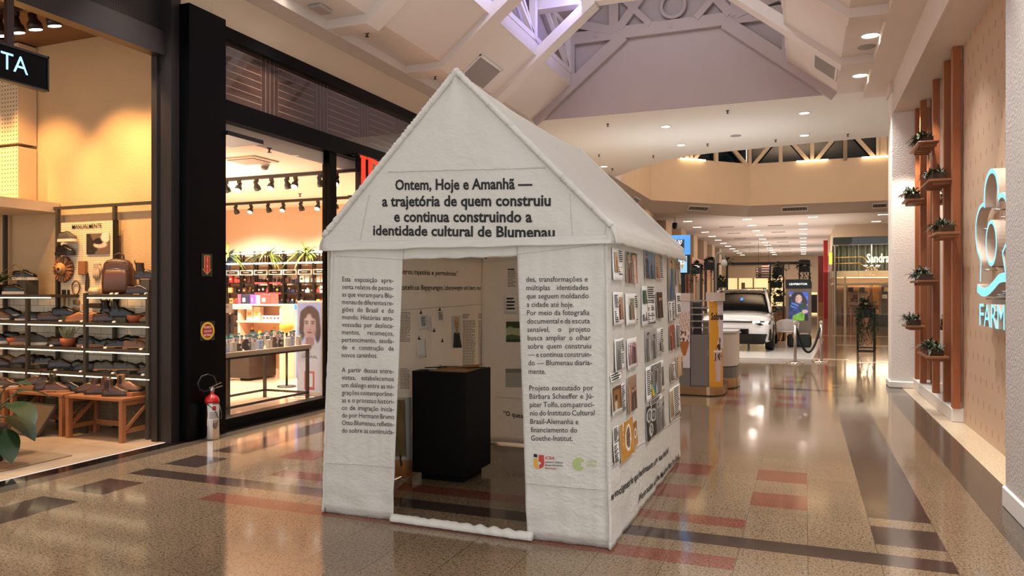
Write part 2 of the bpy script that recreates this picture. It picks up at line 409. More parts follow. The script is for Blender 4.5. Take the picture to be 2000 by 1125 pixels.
for k, yr in enumerate(RIBS[:-1]):                   # ribs hang below the panels and cross the void as rafters
    mb = MB()
    for sd in (-1, 1):
        xw = XC + sd * (3.92 if sd < 0 else 3.75); xf = XC + sd * 2.97; xe = XC + sd * 1.02
        y0, y1 = yr - .16, yr + .16; zb = 5.176
        mb.box((xw, y0, zb), (xf, y1, 5.31))
        za, zz = 5.178, 5.178 + 1.95 * .8
        mb.hexa([(xf, y0, za), (xe, y0, zz), (xe, y1, zz), (xf, y1, za), (xf, y0, za + .22), (xe, y0, zz + .22), (xe, y1, zz + .22), (xf, y1, za + .22)])
    mb.box((XC - 2.2, yr - .12, 6.78), (XC + 2.2, yr + .12, 6.98))
    struct(mb.build('ceiling_rib', M_CEIL))
mb = MB()
mb.box((-6.36, -3, 5.17), (-6.02, 14.96, 5.312)); mb.box((1.0, -3, 5.17), (1.41, 14.96, 5.312))
struct(mb.build('trim_1', M_CEIL))                  # bands along the shop fronts
# gable wall closing the bays and the roof above
mb = MB()
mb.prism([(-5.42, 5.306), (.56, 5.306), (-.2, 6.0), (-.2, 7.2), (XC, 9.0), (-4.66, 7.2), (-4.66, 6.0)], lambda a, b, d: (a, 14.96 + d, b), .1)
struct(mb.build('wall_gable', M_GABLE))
mb = MB()
for sd in (-1, 1):
    x0, x1 = XC + sd * 2.3, XC
    mb.hexa([(x0, -3, 7.2), (x1, -3, 9.02), (x1, 15.1, 9.02), (x0, 15.1, 7.2), (x0, -3, 7.3), (x1, -3, 9.12), (x1, 15.1, 9.12), (x0, 15.1, 7.3)])
    mb.box((x0, -3, 6.2), (x0 + sd * .05, 15.1, 7.3))
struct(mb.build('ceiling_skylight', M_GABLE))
# timber-style trusses
def truss(y, name):
    mb = MB(); up = (0, 1, 0); cnt = [0]
    def b(p, q, w=.17): cnt[0] += 1; d = .10 + .0035 * cnt[0]; mb.bar((p[0], y, p[1]), (q[0], y, q[1]), w * 1.22, d, up=up)
    b((-4.62, 6.92), (-.24, 6.92), .2)
    for sd in (-1, 1):
        X = lambda q: XC + sd * q
        b((X(2.12), 5.95), (X(2.12), 7.2), .14); b((X(2.97), 5.28), (X(1.0), 6.85), .2)
        b((X(2.2), 7.1), (X(0), 8.86), .2); b((X(1.95), 7.2), (X(1.2), 6.98), .14)
        b((X(1.2), 6.95), (X(1.2), 8.0), .16); b((X(1.1), 7.0), (X(.35), 7.95), .14)
        b((X(.45), 7.0), (X(1.15), 7.75), .1)
    n = 28
    for r0, r1 in ((.2, .27),):
        prof = []
        rings = [[(XC + .0 + r * math.cos(2 * PI * k / n), y + yy, 7.33 + r * math.sin(2 * PI * k / n)) for r, yy in ((r0, -.06), (r1, -.06), (r1, .05), (r0, .05))] for k in range(n + 1)]
        mb.loft(rings)
    for x in (-4.0, XC - .05, -.9):
        mb.box((x - .035, y - .07, 6.885), (x + .035, y - .05, 6.955))
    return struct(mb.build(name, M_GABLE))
truss(14.88, 'ceiling_truss')
for k, yy in enumerate((12.85, 10.7)):               # lighter side trusses along the void
    pass
M_VOID = mat('void_panel', '8d86a8', .6)
for sd in (-1, 1):
    mb = MB(); x = XC + sd * 2.15
    for a, b in zip(RIBS[4:-1], RIBS[5:]):
        mb.bar((x, a, 6.24), (x, b, 6.24), .08, .1); mb.bar((x, a, 7.1), (x, b, 7.1), .08, .1)
        mb.bar((x, a + .3, 7.1), (x, b - .2, 6.26), .07, .07, up=(1, 0, 0)); mb.bar((x, a + .9, 7.1), (x, b - .2, 6.26), .07, .07, up=(1, 0, 0))
        mb.box((x - .06, b - .28, 6.2), (x + .06, b - .16, 7.2))
    struct(mb.build('ceiling_side_truss', M_CEIL))
# flat soffit with the curved front of the round hall
edge = [(3.2, 19.4), (1.84, 19.46), (.34, 19.63), (-.86, 19.84), (-2.14, 20.07), (-2.97, 20.29), (-3.75, 20.9), (-4.52, 21.7), (-5.64, 23.12), (-5.64, 24)]
mb = MB(); mb.prism([(-9, 15.0), (3.2, 15.0)] + edge + [(-9, 24)], lambda a, b, d: (a, b, 5.3 + d), .3)
struct(mb.build('ceiling_soffit', plaster('soffit_paint', 'e3dcd3', 30, .03, .03)))
drum = [(-5.67, 22.5), (-5.67, 29.39), (-2.14, 32.83), (3.0, 32.87), (6.5, 29.4), (6.5, 19)]
mb = MB()
for (a, b), (c, d) in zip(drum[:-1], drum[1:]):
    L = Vector((c - a, d - b, 0)).normalized(); n = Vector((-L.y, L.x, 0))       # outward
    o = n * .15
    mb.hexa([(a, b, 5.3), (c, d, 5.3), (c + o.x, d + o.y, 5.3), (a + o.x, b + o.y, 5.3), (a, b, 6.98), (c, d, 6.98), (c + o.x, d + o.y, 6.98), (a + o.x, b + o.y, 6.98)])
struct(mb.build('wall_drum', M_CREAMW))
mb = MB()
ring2 = [(-6.1, 22.5), (-6.1, 29.57), (-2.32, 33.25), (3.1, 33.3), (7.2, 29.6), (7.2, 19)]
for i in range(len(drum) - 1):
    p, q, r, t = drum[i], drum[i + 1], ring2[i + 1], ring2[i]
    mb.quad([(*p, 5.3), (*q, 5.3), (*r, 4.88), (*t, 4.88)])
struct(mb.build('wall_drum_skirt', plaster('skirt_paint', 'b9a999', 30, .03, .03)))
mb = MB(); mb.quad([(-9, 22, 4.885), (9, 29, 4.885), (9, 72, 4.885), (-9, 72, 4.885)])
mb.v = [(-6.1, 29.57, 4.885), (-2.32, 33.25, 4.885), (9, 33.3, 4.885), (9, 72, 4.885), (-9, 72, 4.885), (-9, 22, 4.885), (-6.1, 22, 4.885)]; mb.f = [[0, 1, 2, 3, 4, 5, 6]]
struct(mb.build('ceiling_far', M_CEIL, fix=False))
# clerestory truss above the drum, dark glass, night outside
M_NIGHT = mat('night_glass', '0b1d28', .08)
for i in range(1, 4):
    p, q = Vector((*drum[i], 0)), Vector((*drum[i + 1], 0)); L = (q - p); n = Vector((-L.y, L.x, 0)).normalized()
    mb = MB(); W = L.length; d = L.normalized(); up = n
    def at(s, z): return p + d * s + Vector((0, 0, z)) + n * .05
    fans = [(2.05, -1, -1)] if i == 1 else ([(2.44, 1.22, 3.68), (4.89, 3.68, 5.1)] if i == 2 else [(1.2, 0, 2.44), (3.64, 2.44, 4.9)])
    if i == 1: fans = [(1.95, .7, 3.2)]
    for sm, s0, s1 in fans:
        mb.bar(at(s0, 6.98), at(s0, 8.4), .15, .12, up=up); mb.bar(at(s1, 6.98), at(s1, 8.4), .15, .12, up=up); mb.bar(at(sm, 6.98), at(sm, 8.4), .15, .1, up=up)
        mb.bar(at(s0 + .1, 8.3), at(sm - .1, 7.0), .15, .1, up=up); mb.bar(at(s1 - .1, 8.3), at(sm + .1, 7.0), .15, .1, up=up)
    if i == 1: mb.bar(at(3.3, 8.3), at(W - .12, 7.0), .15, .1, up=up)
    if i == 2: mb.bar(at(.12, 7.0), at(1.2, 8.3), .15, .1, up=up)
    mb.bar(at(W, 6.98), at(W, 8.4), .16, .13, up=up); mb.bar(at(0, 7.0), at(W, 7.0), .06, .16)
    struct(mb.build('trim_clerestory', M_CREAMW))
    mb = MB(); g = n * .25
    mb.quad([tuple(p + g + Vector((0, 0, 6.9))), tuple(q + g + Vector((0, 0, 6.9))), tuple(q + g + Vector((0, 0, 9))), tuple(p + g + Vector((0, 0, 9)))])
    struct(mb.build('window_%d' % (i + 1), M_NIGHT, fix=False))
    for b, (sm, s0, s1) in enumerate(fans):
        u = d * .60; m1 = MB(); m1.bar(at(sm, 7.04) - u - n * .14, at(sm, 7.04) + u - n * .14, .08, .06)
        o = m1.build('light_bar', mat('truss_led', 'ffffff', emit='ffd9a6', es=4.5))
        tag(o, 'glowing warm light bar under a truss fan, %s on the %s facet' % (nth(b), ('', 'slanting left', 'straight back', 'right')[i]), 'ceiling light', 'light bars under the clerestory trusses')
mb = MB(); mb.prism([(-9, 18), (9, 18), (9, 36), (-9, 36)], lambda a, b, d: (a, b, 8.9 + d), .1); struct(mb.build('ceiling_atrium', M_CREAMW))

# ================================================================ RIGHT SIDE: pillars, niche, patterned wall
def bumpbox(name, a, b, m, cuts=0): 
    mb = MB(); mb.box(a, b); return mb.build(name, m)
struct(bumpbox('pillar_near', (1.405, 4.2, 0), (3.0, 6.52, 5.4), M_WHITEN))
mb = MB(); mb.bbox((1.385, 4.18, 0), (3.0, 6.545, .15), .012); struct(mb.build('baseboard_near_pillar', M_WHITE))
mb = MB(); mb.bbox((1.37, 14.02, 0), (3.4, 14.52, 5.32), .02); struct(mb.build('pillar_far', M_WHITEP))
mb = MB(); mb.bbox((1.335, 13.98, 0), (3.4, 14.55, .11), .02); struct(mb.build('baseboard_far_pillar', M_WHITE))
mb = MB(); mb.box((1.345, 13.97, 5.0), (1.6, 14.56, 5.31)); struct(mb.build('trim_2', M_CEIL))
k = NT('diamond_wallpaper', .7)                      # cream paper with a brown diamond motif
PY, PZ = .27, .25
fy = k.math('DIVIDE', k.y, PY); row = k.math('FLOOR', k.math('DIVIDE', k.z, PZ))
sh = k.math('MULTIPLY', k.math('MODULO', k.math('ABSOLUTE', row), 2), .5)
du = k.math('ABSOLUTE', k.math('MULTIPLY', k.math('SUBTRACT', k.math('FRACT', k.math('ADD', fy, sh)), .5), PY))
dv = k.math('ABSOLUTE', k.math('MULTIPLY', k.math('SUBTRACT', k.math('FRACT', k.math('DIVIDE', k.z, PZ)), .5), PZ))
dd = k.math('ADD', k.math('DIVIDE', du, .036), k.math('DIVIDE', dv, .052))
m1 = k.math('MULTIPLY', k.math('LESS_THAN', dd, 1.0), k.math('GREATER_THAN', dd, .45))
hatch = k.math('MULTIPLY', k.math('GREATER_THAN', k.math('FRACT', k.math('MULTIPLY', k.math('ADD', k.y, k.z), 28)), .72), .22)
c = k.mix(hatch, lin('c9af95'), lin('ab8e74')); c = k.mix(k.math('MULTIPLY', m1, .8), c, lin('a5765a')); k.color(c)
mb = MB(); mb.box((1.83, 4, 0), (2.2, 10.66, 5.3)); struct(mb.build('wall_right', k.m))
mb = MB(); mb.box((1.83, 10.66, .16), (1.9, 14.02, 4.72)); struct(mb.build('window_1', mat('niche_mirror', 'cdbfb2', .05, .85)))
mb = MB(); mb.box((1.9, 10.66, 0), (2.2, 15, 5.3)); struct(mb.build('wall_niche', M_CREAMW))
mb = MB(); mb.box((1.44, -3, 4.66), (2.2, 14.02, 4.74)); mb.box((1.40, -3, 4.655), (1.44, 14.02, 5.3)); struct(mb.build('ceiling_niche', M_CEIL))
mb = MB(); mb.bbox((1.70, 10.55, 0), (1.84, 14.02, .17), .01); struct(mb.build('baseboard_niche', M_WHITE))
mb = MB(); mb.quad([(1.83, 15.0, 0), (9, 15.0, 0), (9, 15.0, 5.3), (1.83, 15.0, 5.3)]); struct(mb.build('wall_right_return', M_CREAMW, fix=False))

# ================================================================ LEFT SIDE: shop fronts
XL = -6.32
mb = MB()
mb.box((-6.5, 6.1, 0), (-6.14, 6.64, 4.72))
struct(mb.build('pillar_black', M_BLACKF))
mb = MB(); mb.box((-6.52, 6.0, 4.70), (-6.345, 6.66, 5.312)); struct(mb.build('trim_6', M_CREAMW))
mb = MB()                                             # shoe shop portal
mb.box((-6.5, 5.99, 0), (-6.28, 6.12, 5.3)); mb.box((-6.5, -3, 4.14), (-6.36, 6.02, 4.4)); mb.box((-6.53, 5.96, 0), (-6.45, 6.0, 4.2))
for y in (-.6, 1.3, 3.2, 5.05): mb.box((-6.48, y - .05, 4.4), (-6.38, y + .05, 5.3))
mb.box((-6.5, -3, 4.98), (-6.36, 6.02, 5.3))
struct(mb.build('door_1', M_FRAME))
k = NT('dark_mesh', .4); k.color(k.mix(k.math('MAXIMUM', k.grid(k.y, 0, .03, .006), k.grid(k.z, 0, .03, .006)), lin('0c0a09'), lin('2a2522')))
mb = MB(); mb.quad([(-6.44, -3, 4.4), (-6.44, 6.0, 4.4), (-6.44, 6.0, 5.0), (-6.44, -3, 5.0)]); struct(mb.build('window_5', k.m, fix=False))
mb = MB(); mb.box((-6.62, -3, 5.3), (-6.34, 17, 5.6)); mb.box((-6.5, 6.64, 4.68), (-6.34, 15.02, 5.31)); struct(mb.build('wall_left', M_CREAMW))
# perfume shop front: sill, posts, head, dark slatted transom
mb = MB(); mb.box((-6.45, 6.64, 0), (-6.27, 15, .13)); mb.box((-6.42, 6.64, 3.62), (-6.27, 15, 3.86)); mb.box((-6.42, 6.64, 4.56), (-6.24, 15, 4.7))
for a, b in ((6.62, 6.70), (8.84, 9.0), (11.6, 11.75), (14.0, 15.0)): mb.box((-6.42, a, 0), (-6.29, b, 3.7))
struct(mb.build('window_6', M_BLACKF))
mb = MB()
for a, b in ((6.70, 8.84), (11.75, 14.0)): mb.box((-6.36, a, .13), (-6.345, b, 3.62))
mb.build('window_7', M_GLASS)['kind'] = 'structure'
k = NT('brown_slats', .05)
q = k.math('FRACT', k.math('DIVIDE', k.math('SUBTRACT', k.y, 6.7), 1.08)); vert = k.math('GREATER_THAN', q, .70)
ln = k.math('MAXIMUM', k.math('MULTIPLY', k.grid(k.z, 0, .092, .005), k.math('LESS_THAN', q, .70)), k.math('MULTIPLY', k.grid(k.y, 6.7 + 1.08 * .70, .081, .004), vert))
k.color(k.mix(ln, k.mix(vert, lin('402b23'), lin('36241d')), lin('7f6555'))); k.b.inputs['Specular IOR Level'].default_value = .9; k.b.inputs['Coat Weight'].default_value = 1; k.b.inputs['Coat Roughness'].default_value = .03
mb = MB(); mb.box((-6.40, 6.64, 3.86), (-6.33, 15, 4.56)); struct(mb.build('wall_transom', k.m))
# shoe shop room
mb = MB(); mb.box((-14, 6.5, 0), (-6.5, 6.6, 4.75)); o = struct(mb.build('wall_shoe_shop', M_STUCCO))
k = NT('white_brick_tile', .25)
bz = k.math('FLOOR', k.math('DIVIDE', k.z, .085)); off = k.math('MULTIPLY', k.math('MODULO', bz, 2), .11)
j = k.math('MAXIMUM', k.grid(k.z, 0, .085, .004), k.grid(k.math('ADD', k.math('ADD', k.x, k.y), off), 0, .22, .003))
k.color(k.mix(j, k.ramp(k.noise(5), [(.3, 'd9cbb4'), (.7, 'e9dfcd')]), lin('a3906f'))); k.bump(k.math('SUBTRACT', 1, j), .5, .006)
mb = MB(); mb.box((-14, 6.47, 0), (-6.6, 6.51, 1.56)); struct(mb.build('wall_tiled', k.m))
mb = MB(); mb.box((-6.605, 6.08, 0), (-6.46, 6.5, 1.34)); struct(mb.build('trim_tiled_jamb', k.m))
mb = MB(); mb.box((-6.60, 6.085, 1.34), (-6.47, 6.5, 4.75)); struct(mb.build('trim_jamb', M_STUCCO))
mb = MB(); mb.box((-14, -3, 4.72), (-6.5, 6.6, 4.8)); mb.box((-10.2, 5.75, 4.69), (-9.1, 6.2, 4.73), 1); struct(mb.build('ceiling_shoe_shop', [mat('brown_ceiling', '6b4a30', .7), mat('ceiling_slot', '1c130d', .6)]))
mb = MB(); mb.quad([(-12.5, -3, 0), (-12.5, 6.5, 0), (-12.5, 6.5, 4.75), (-12.5, -3, 4.75)]); struct(mb.build('wall_shoe_shop_rear', M_STUCCO, fix=False))
# perforated light column at the far left of the wall
k = NT('perforated_panel', .6); pr = .052
cx = k.math('SUBTRACT', k.math('FRACT', k.math('DIVIDE', k.x, pr)), .5); cz = k.math('SUBTRACT', k.math('FRACT', k.math('DIVIDE', k.z, pr)), .5)
dot = k.math('LESS_THAN', k.math('ADD', k.math('MULTIPLY', cx, cx), k.math('MULTIPLY', cz, cz)), .035)
k.color(k.mix(dot, lin('dcc39d'), lin('6e4f30')))
pa = atY(43, 300, 6.3)
mb = MB(); mb.box((-12.4, 6.25, 2.68), (pa.x, 6.49, 3.42)); mb.box((-12.4, 6.25, 3.46), (pa.x, 6.49, 4.7)); struct(mb.build('wall_perforated', k.m))
mb = MB(); mb.box((-12.4, 5.72, 2.60), (-8.63, 6.49, 2.72)); struct(mb.build('trim_light_shelf', mat('shelf_paint', 'dcc8ab', .6)))
light('cove_light', 'AREA', (-9.9, 6.12, 2.76), 5, (1, .72, .16), 2.0, (PI, 0, 0), sy=.12)
# perfume shop room
YB = 13.0
mb = MB(); mb.box((-18, YB, 0), (-6.45, YB + .1, 3.6)); struct(mb.build('wall_perfume_shop', plaster('pink_beige', 'dcbfa4', 30, .02, .03)))
mb = MB(); mb.box((-18, 6.66, 3.45), (-6.405, YB, 3.8)); struct(mb.build('ceiling_perfume_shop', plaster('pink_white', 'f6e6d8', 30, .02, .02)))
mb = MB(); mb.box((-18.1, 6.6, 0), (-18, YB, 3.6)); mb.box((-18, 6.6, 0), (-6.52, 6.66, 4.7)); struct(mb.build('wall_perfume_side', mat('shop_side', 'cdb59d', .6)))

# ================================================================ FAR HALL walls
M_FW = plaster('far_wall', 'd2b79a', 20, .02, .04)
mb = MB(); mb.box((-9, 23, 0), (-8.8, 72, 5)); 
for y in (29, 33.5, 38, 42.5, 47, 51.5, 56): mb.box((-8.8, y, 0), (-5.8, y + 1.6, 4.9))
struct(mb.build('wall_far_left', M_FW))
mb = MB(); mb.box((-9, 70, 0), (9, 70.2, 5)); struct(mb.build('wall_back', M_FW))
mb = MB(); mb.box((-9, 15.1, 0), (-6.3, 23, 5.3)); struct(mb.build('wall_left_far', M_CREAMW))
mb = MB(); mb.box((1.36, 39.0, 4.3), (9, 39.2, 4.9)); mb.box((1.36, 39.2, 3.9), (1.5, 53, 4.9)); struct(mb.build('wall_right_far', M_CREAMW))
mb = MB(); mb.box((7.0, 15, 0), (7.2, 40, 5.3)); mb.box((4.0, 39.0, 0), (7.2, 39.2, 4.5)); struct(mb.build('wall_right_hall', M_FW))

# ================================================================ EXHIBITION TENT (white cloth house)
k = NT('white_cloth', .85)
n1 = k.noise(7, 4); n2 = k.noise(26, 3); n3 = k.noise(420, 2)
k.color(k.mix(k.noise(2.2, 4), lin('e8e4db'), lin('f1eee7')))
mpn = k.N.new('ShaderNodeMapping'); mpn.inputs['Scale'].default_value = (1, 1, 1.7); k.l(k.obj, mpn.inputs[0]); mpn.inputs['Rotation'].default_value = (.3, .2, .4)
wr = k.math('ABSOLUTE', k.math('SUBTRACT', k.noise(9, 5, mpn.outputs[0]), .5)); wr2 = k.math('ABSOLUTE', k.math('SUBTRACT', k.noise(22, 3, mpn.outputs[0]), .5))
k.bump(k.math('ADD', k.math('ADD', k.math('MULTIPLY', n1, .9), k.math('MULTIPLY', wr, .9)), k.math('ADD', k.math('MULTIPLY', wr2, .35), k.math('MULTIPLY', n3, .015))), .75, .02)
tl = k.N.new('ShaderNodeBsdfTranslucent'); tl.inputs[0].default_value = lin('f0ede4'); mxs = k.N.new('ShaderNodeMixShader'); mxs.inputs[0].default_value = .42
k.l(k.b.outputs[0], mxs.inputs[1]); k.l(tl.outputs[0], mxs.inputs[2]); k.l(mxs.outputs[0], k.N['Material Output'].inputs[0])
k.b.inputs['Specular IOR Level'].default_value = .15
M_CLOTH = k.m
M_SEAM = mat('cloth_seam', 'c9c5bc', .9, bump=.8, bscale=90)
YF, YBK, XTL, XTR, ZE = 4.50, 7.25, -3.22, -1.14, 1.95
XPK, ZPK = -2.165, 3.07
def fb(x, y, z): return noise.noise((x, y, z))
def front_y(x, z):
    """cloth surface of the front wall"""
    low = max(0, 1 - z / .55)
    return YF + .012 * fb(x * 7, z * .7, 3.1) + .005 * fb(x * 17, z * 2, 8) + low * .018 * fb(x * 6, z * 7, 5) + .02 * (z < 0)
def gable_y(x, z):
    s = max(0, 1 - abs(x - XPK) / .28) * max(0, (z - 2.5) / .55)
    return YF - .03 + .006 * fb(x * 5, z * 6, 1.3) + .003 * fb(x * 14, z * 15, 4) + s * .010 * math.sin((x - XPK) / (.05 + max(0, 3.1 - z)) * 9 + 2 * fb(x * 3, z, 2))
def side_x(y, z):
    low = max(0, 1 - z / .6)
    return XTR + .012 * fb(y * 6, z * .7, 9) + .005 * fb(y * 15, z * 2, 2) + low * (.009 * fb(y * 4, z * 4, 7) + .02)
def inner_x(y, z): return XTL + .02 * fb(y * 5, z * .5, 4) + .006 * fb(y * 13, z * .9, 6)
tent = thing('exhibition_tent', 'white cloth house shaped exhibition tent standing on the tiled mall floor', 'tent', (-2.18, 5.85, 0))
def cloth(name, fn, nu, nv, label=None, th=.004):
    mb = MB(); mb.grid(fn, nu, nv); o = mb.build(name, M_CLOTH, tent, fix=False, label=label); solid(o, th); return o
# front wall : left and right door panels, head band
pl = [atY(650, 476, YF), atY(787, 476, YF), atY(632, 1003, YF), atY(768, 1018, YF)]
pr = [atY(1009, 470, YF), atY(1183, 470, YF), atY(1030, 1059, YF), atY(1192, 1076, YF)]
def panel(c):
    def fn(u, v):
        x = (c[2].x + (c[3].x - c[2].x) * u) * (1 - v) + (c[0].x + (c[1].x - c[0].x) * u) * v; z = .004 + v * 1.95
        return (x, front_y(x, z) + (.02 if v < .02 else 0), z)
    return fn
cloth('front_panel', panel(pl), 40, 90, 'left door panel printed with the first half of the introduction')
cloth('front_panel', panel(pr), 44, 90, 'right door panel printed with the end of the text and two logos')
cloth('head_band', lambda u, v: (-2.66 + u * 1.06, front_y(-2.66 + u * 1.06, 1.9) + .012 + .01 * fb(u * 9, v * 3, 2), 1.84 + .02 * fb(u * 6, 0, 1) * (1 - v) + v * .13), 40, 8)
# gable
def gable(u, v):
    z = 1.93 + (ZPK - 1.93) * v; hw = min(1.06, 1.06 * (ZPK + .01 - z) / (ZPK - 2.0)) + .004
    x = XPK + (u * 2 - 1) * hw
    return (x, gable_y(x, z), z)
cloth('gable_panel', gable, 70, 60)
mb = MB()
mb.grid(lambda u, v: (XTL - .02 + u * (XTR - XTL + .05), YF - .048 + .01 * v + .006 * fb(u * 12, v * 2, 3), 1.905 + .01 * fb(u * 9, 1, 1) * (1 - v) + v * .055), 80, 6)
o = mb.build('gable_hem', M_CLOTH, tent, fix=False); solid(o, .006)
# roof slopes with hem
def roof(sd):
    def fn(u, v):
        y = 4.445 + u * (7.36 - 4.445); xe = .0 + 1.06
        if v <= .86:
            q = v / .86; x = XPK + sd * xe * q; z = ZPK + .01 - (ZPK - 2.0) * q - .05 * math.sin(PI * q) * math.sin(PI * u) ** .7 - .03 * math.sin(PI * u) * (1 - q)
            z += .008 * fb(y * 3, q * 4, 5 + sd) + .004 * fb(y * 9, q * 9, sd)
        else:
            q = (v - .86) / .14; x = XPK + sd * (xe + .03 * math.sin(q * PI * .6)); z = 2.0 - .09 * q + .012 * fb(y * 7, q, 2) * q
        return (x, y, z)
    return fn
cloth('roof_slope', roof(1), 60, 50); cloth('roof_slope', roof(-1), 40, 40)
def rake(y, r, ruffle):
    mb = MB()
    for sd in (-1, 1):
        n = 150; pts = []; rr = []
        for i in range(n + 1):
            q = i / n; x = XPK + sd * 1.06 * q; z = ZPK + .01 - (ZPK - 2.0) * q + .006
            pts.append((x, y, z)); rr.append(r * (1 + ruffle * fb(i * .9, sd * 3, 1) + .3 * ruffle * fb(i * .25, sd, 8)))
        mb.tube(pts, rr, 10)
    mb.ball((XPK, y, ZPK + .012), r * 1.25, 12)
    return mb.build('rake_piping', M_CLOTH, tent)
rake(4.46, .021, .5); rake(7.35, .02, .2)
for sd in (-1, 1):
    mb = MB(); cx0 = XPK + sd * 1.045
    mb.loft([[(cx0 + .062 * .8 * r_ * math.cos(a), 4.497 + .045 * r_ * math.sin(a), z) for a in [2 * PI * k_ / 14 for k_ in range(14)]] for z, r_ in ((1.905, .95), (1.93, 1.0), (1.97, .98), (2.01, .85), (2.045, .45))], caps=True)
    mb.build('eave_corner', M_CLOTH, tent)
# side and back walls
def sidefn(u, v): y = YF - .012 + u * (YBK - YF + .04); z = .004 + v * 1.96; return (side_x(y, z), y, z)
cloth('side_wall', sidefn, 80, 70, 'right side wall hung with photo prints')
cloth('side_wall', lambda u, v: (inner_x(YF + u * (YBK - YF), v * 1.97) - (.05 * max(0, 1 - v * 3)), YF + u * (YBK - YF), .004 + v * 1.97), 70, 40)
cloth('back_wall', lambda u, v: (XTL + u * (XTR - XTL), YBK + .012 * fb(u * 9, v, 5), .02 + v * 1.95), 60, 30)
cloth('back_gable', lambda u, v: (XPK + (u * 2 - 1) * 1.04 * (1 - v), YBK + .05, 1.95 + v * 1.1), 16, 16)
# piping along the upright corners, rolled cloth threshold, seams
for c0, c1 in ((pl[2], pl[0]), (pr[3], pr[1])):
    mb = MB(); n = 60; mb.tube([(c0.x + (c1.x - c0.x) * i / n, front_y(c0.x, 1.95 * i / n) - .002, .01 + 1.93 * i / n) for i in range(n + 1)], [.011 * (1 + .4 * fb(i * .8, c0.x, 1)) for i in range(n + 1)], 8)
    mb.build('corner_piping', M_CLOTH, tent)
mb = MB(); rings = []
for i in range(61):
    q = i / 60; x = -2.68 + q * 1.05; y = 4.50 - .02 * q; h = .026 * (1 + .28 * fb(i * .35, 2, 1)); wd = .04 * (1 + .2 * fb(i * .3, 7, 1))
    rings.append([(x, y + wd * math.cos(a) * (1.2 if math.sin(a) < 0 else 1), .003 + h + h * math.sin(a)) for a in [2 * PI * j / 10 for j in range(10)]])
mb.loft(rings, caps=True); mb.build('threshold_roll', M_CLOTH, tent)
def seam_front(p, q, fy, r=.0035):
    n = 40; pts = []
    for i in range(n + 1):
        a = p + (q - p) * (i / n); pts.append((a.x, fy(a.x, a.z) - .004, a.z + .004 * fb(i * .4, a.x, 2)))
    mb = MB(); mb.tube(pts, [r * (1 + .5 * fb(i * 1.3, 3, 3)) for i in range(n + 1)], 6); mb.build('seam', M_SEAM, tent)
seam_front(atY(758, 336, 4.47), atY(1066, 328, 4.47), gable_y)
seam_front(atY(722, 380, 4.47), atY(704, 470, 4.47), gable_y, .0025); seam_front(atY(1113, 378, 4.47), atY(1119, 462, 4.47), gable_y, .0015)
seam_front(atY(640, 903, YF), atY(771, 912, YF), front_y); seam_front(atY(1027, 943, YF), atY(1182, 957, YF), front_y)
seam_front(atY(655, 500, YF), atY(786, 507, YF), front_y, .0025); seam_front(atY(1010, 497, YF), atY(1168, 478, YF), front_y, .002)
mb = MB()
n = 60; pts = [atX(1185 + 141 * i / n, 912 - (912 - 815) * i / n, XTR) for i in range(n + 1)]
mb.tube([(side_x(p.y, p.z) + .004, p.y, p.z) for p in pts], [.004 * (1 + .5 * fb(i * .9, 1, 3)) for i in range(n + 1)], 6)
mb.build('seam', M_SEAM, tent)
# ---- lettering on the cloth
def px_line(mb, s, x0, y0, x1, y1, h, Y, fy, bold=0, just=False, eps=.0045, mi=0):
    p, q = atY(x0, y0, Y), atY(x1, y1, Y); hw = h * Y / dr((x0 + x1) / 2)[1]; W = (q - p).length; d = (q - p) / W
    def fn(a, b):
        r = p + d * a; z = r.z + b; return (r.x, fy(r.x, z) - eps, z)
    add_line(mb, s, fn, W, hw, bold, just, mi)
for s, a, b, c, d, hh in (('Ontem, Hoje e Amanhã —', 772, 371, 1040, 369, 20), ('a trajetória de quem construiu', 747, 403, 1076, 402, 20.5),
                      ('e continua construindo a', 770, 433, 1040, 434, 20.5), ('identidade cultural de Blumenau', 729, 459, 1084, 464, 19.5)):
    mb = MB(); px_line(mb, s, a, b, c, d, hh * 1.08, 4.47, gable_y, .028); mb.build('title_line', M_INK, tent)
LEFT = ['Esta exposição apre-', 'senta relatos de pesso-', 'as que vieram para Blu-', 'menau de diferentes re-', 'giões do Brasil e do', 'mundo. Histórias atra-', 'vessadas por desloca-', 'mentos, recomeços,', 'pertencimento, sauda-', 'de e construção de', '*novos caminhos.', '', 'A partir dessas entre-', 'vistas, estabelecemos', 'um diálogo entre as mi-', 'grações contemporâne-', 'as e o processo históri-', 'co de imigração inicia-', 'do por Hermann Bruno', 'Otto Blumenau, refletin-', 'do sobre as continuida-']
for i, s in enumerate(LEFT):
    if not s: continue
    mb = MB(); y = 550 + i * 14.75; x1 = 768.5 + i * .15
    if s[0] == '*': px_line(mb, s[1:], 669, y, 738, y + 1.5, 9.8, YF, front_y, .002)
    else: px_line(mb, s, 669.5 - (.0 if i < 12 else .3), y - .5, x1, y + 2.5, 9.8, YF, front_y, .002, True)
    mb.build('text_line', M_INK, tent)
RIGHT = ['des, transformações e', 'múltiplas identidades', 'que seguem moldando', '*a cidade até hoje.|92', 'Por meio da fotografia', 'documental e da escuta', 'sensível, o projeto', 'busca ampliar o olhar', 'sobre quem construiu', '— e continua construin-', 'do — Blumenau diaria-', '*mente.|33', '', 'Projeto executado por', 'Bárbara Scheeffer e Jú-', 'piter Tolfo, com patrocí-', 'nio do Instituto Cultural', '*Brasil-Alemanha e|94', '*financiamento do|91', '*Goethe-Institut.|82']
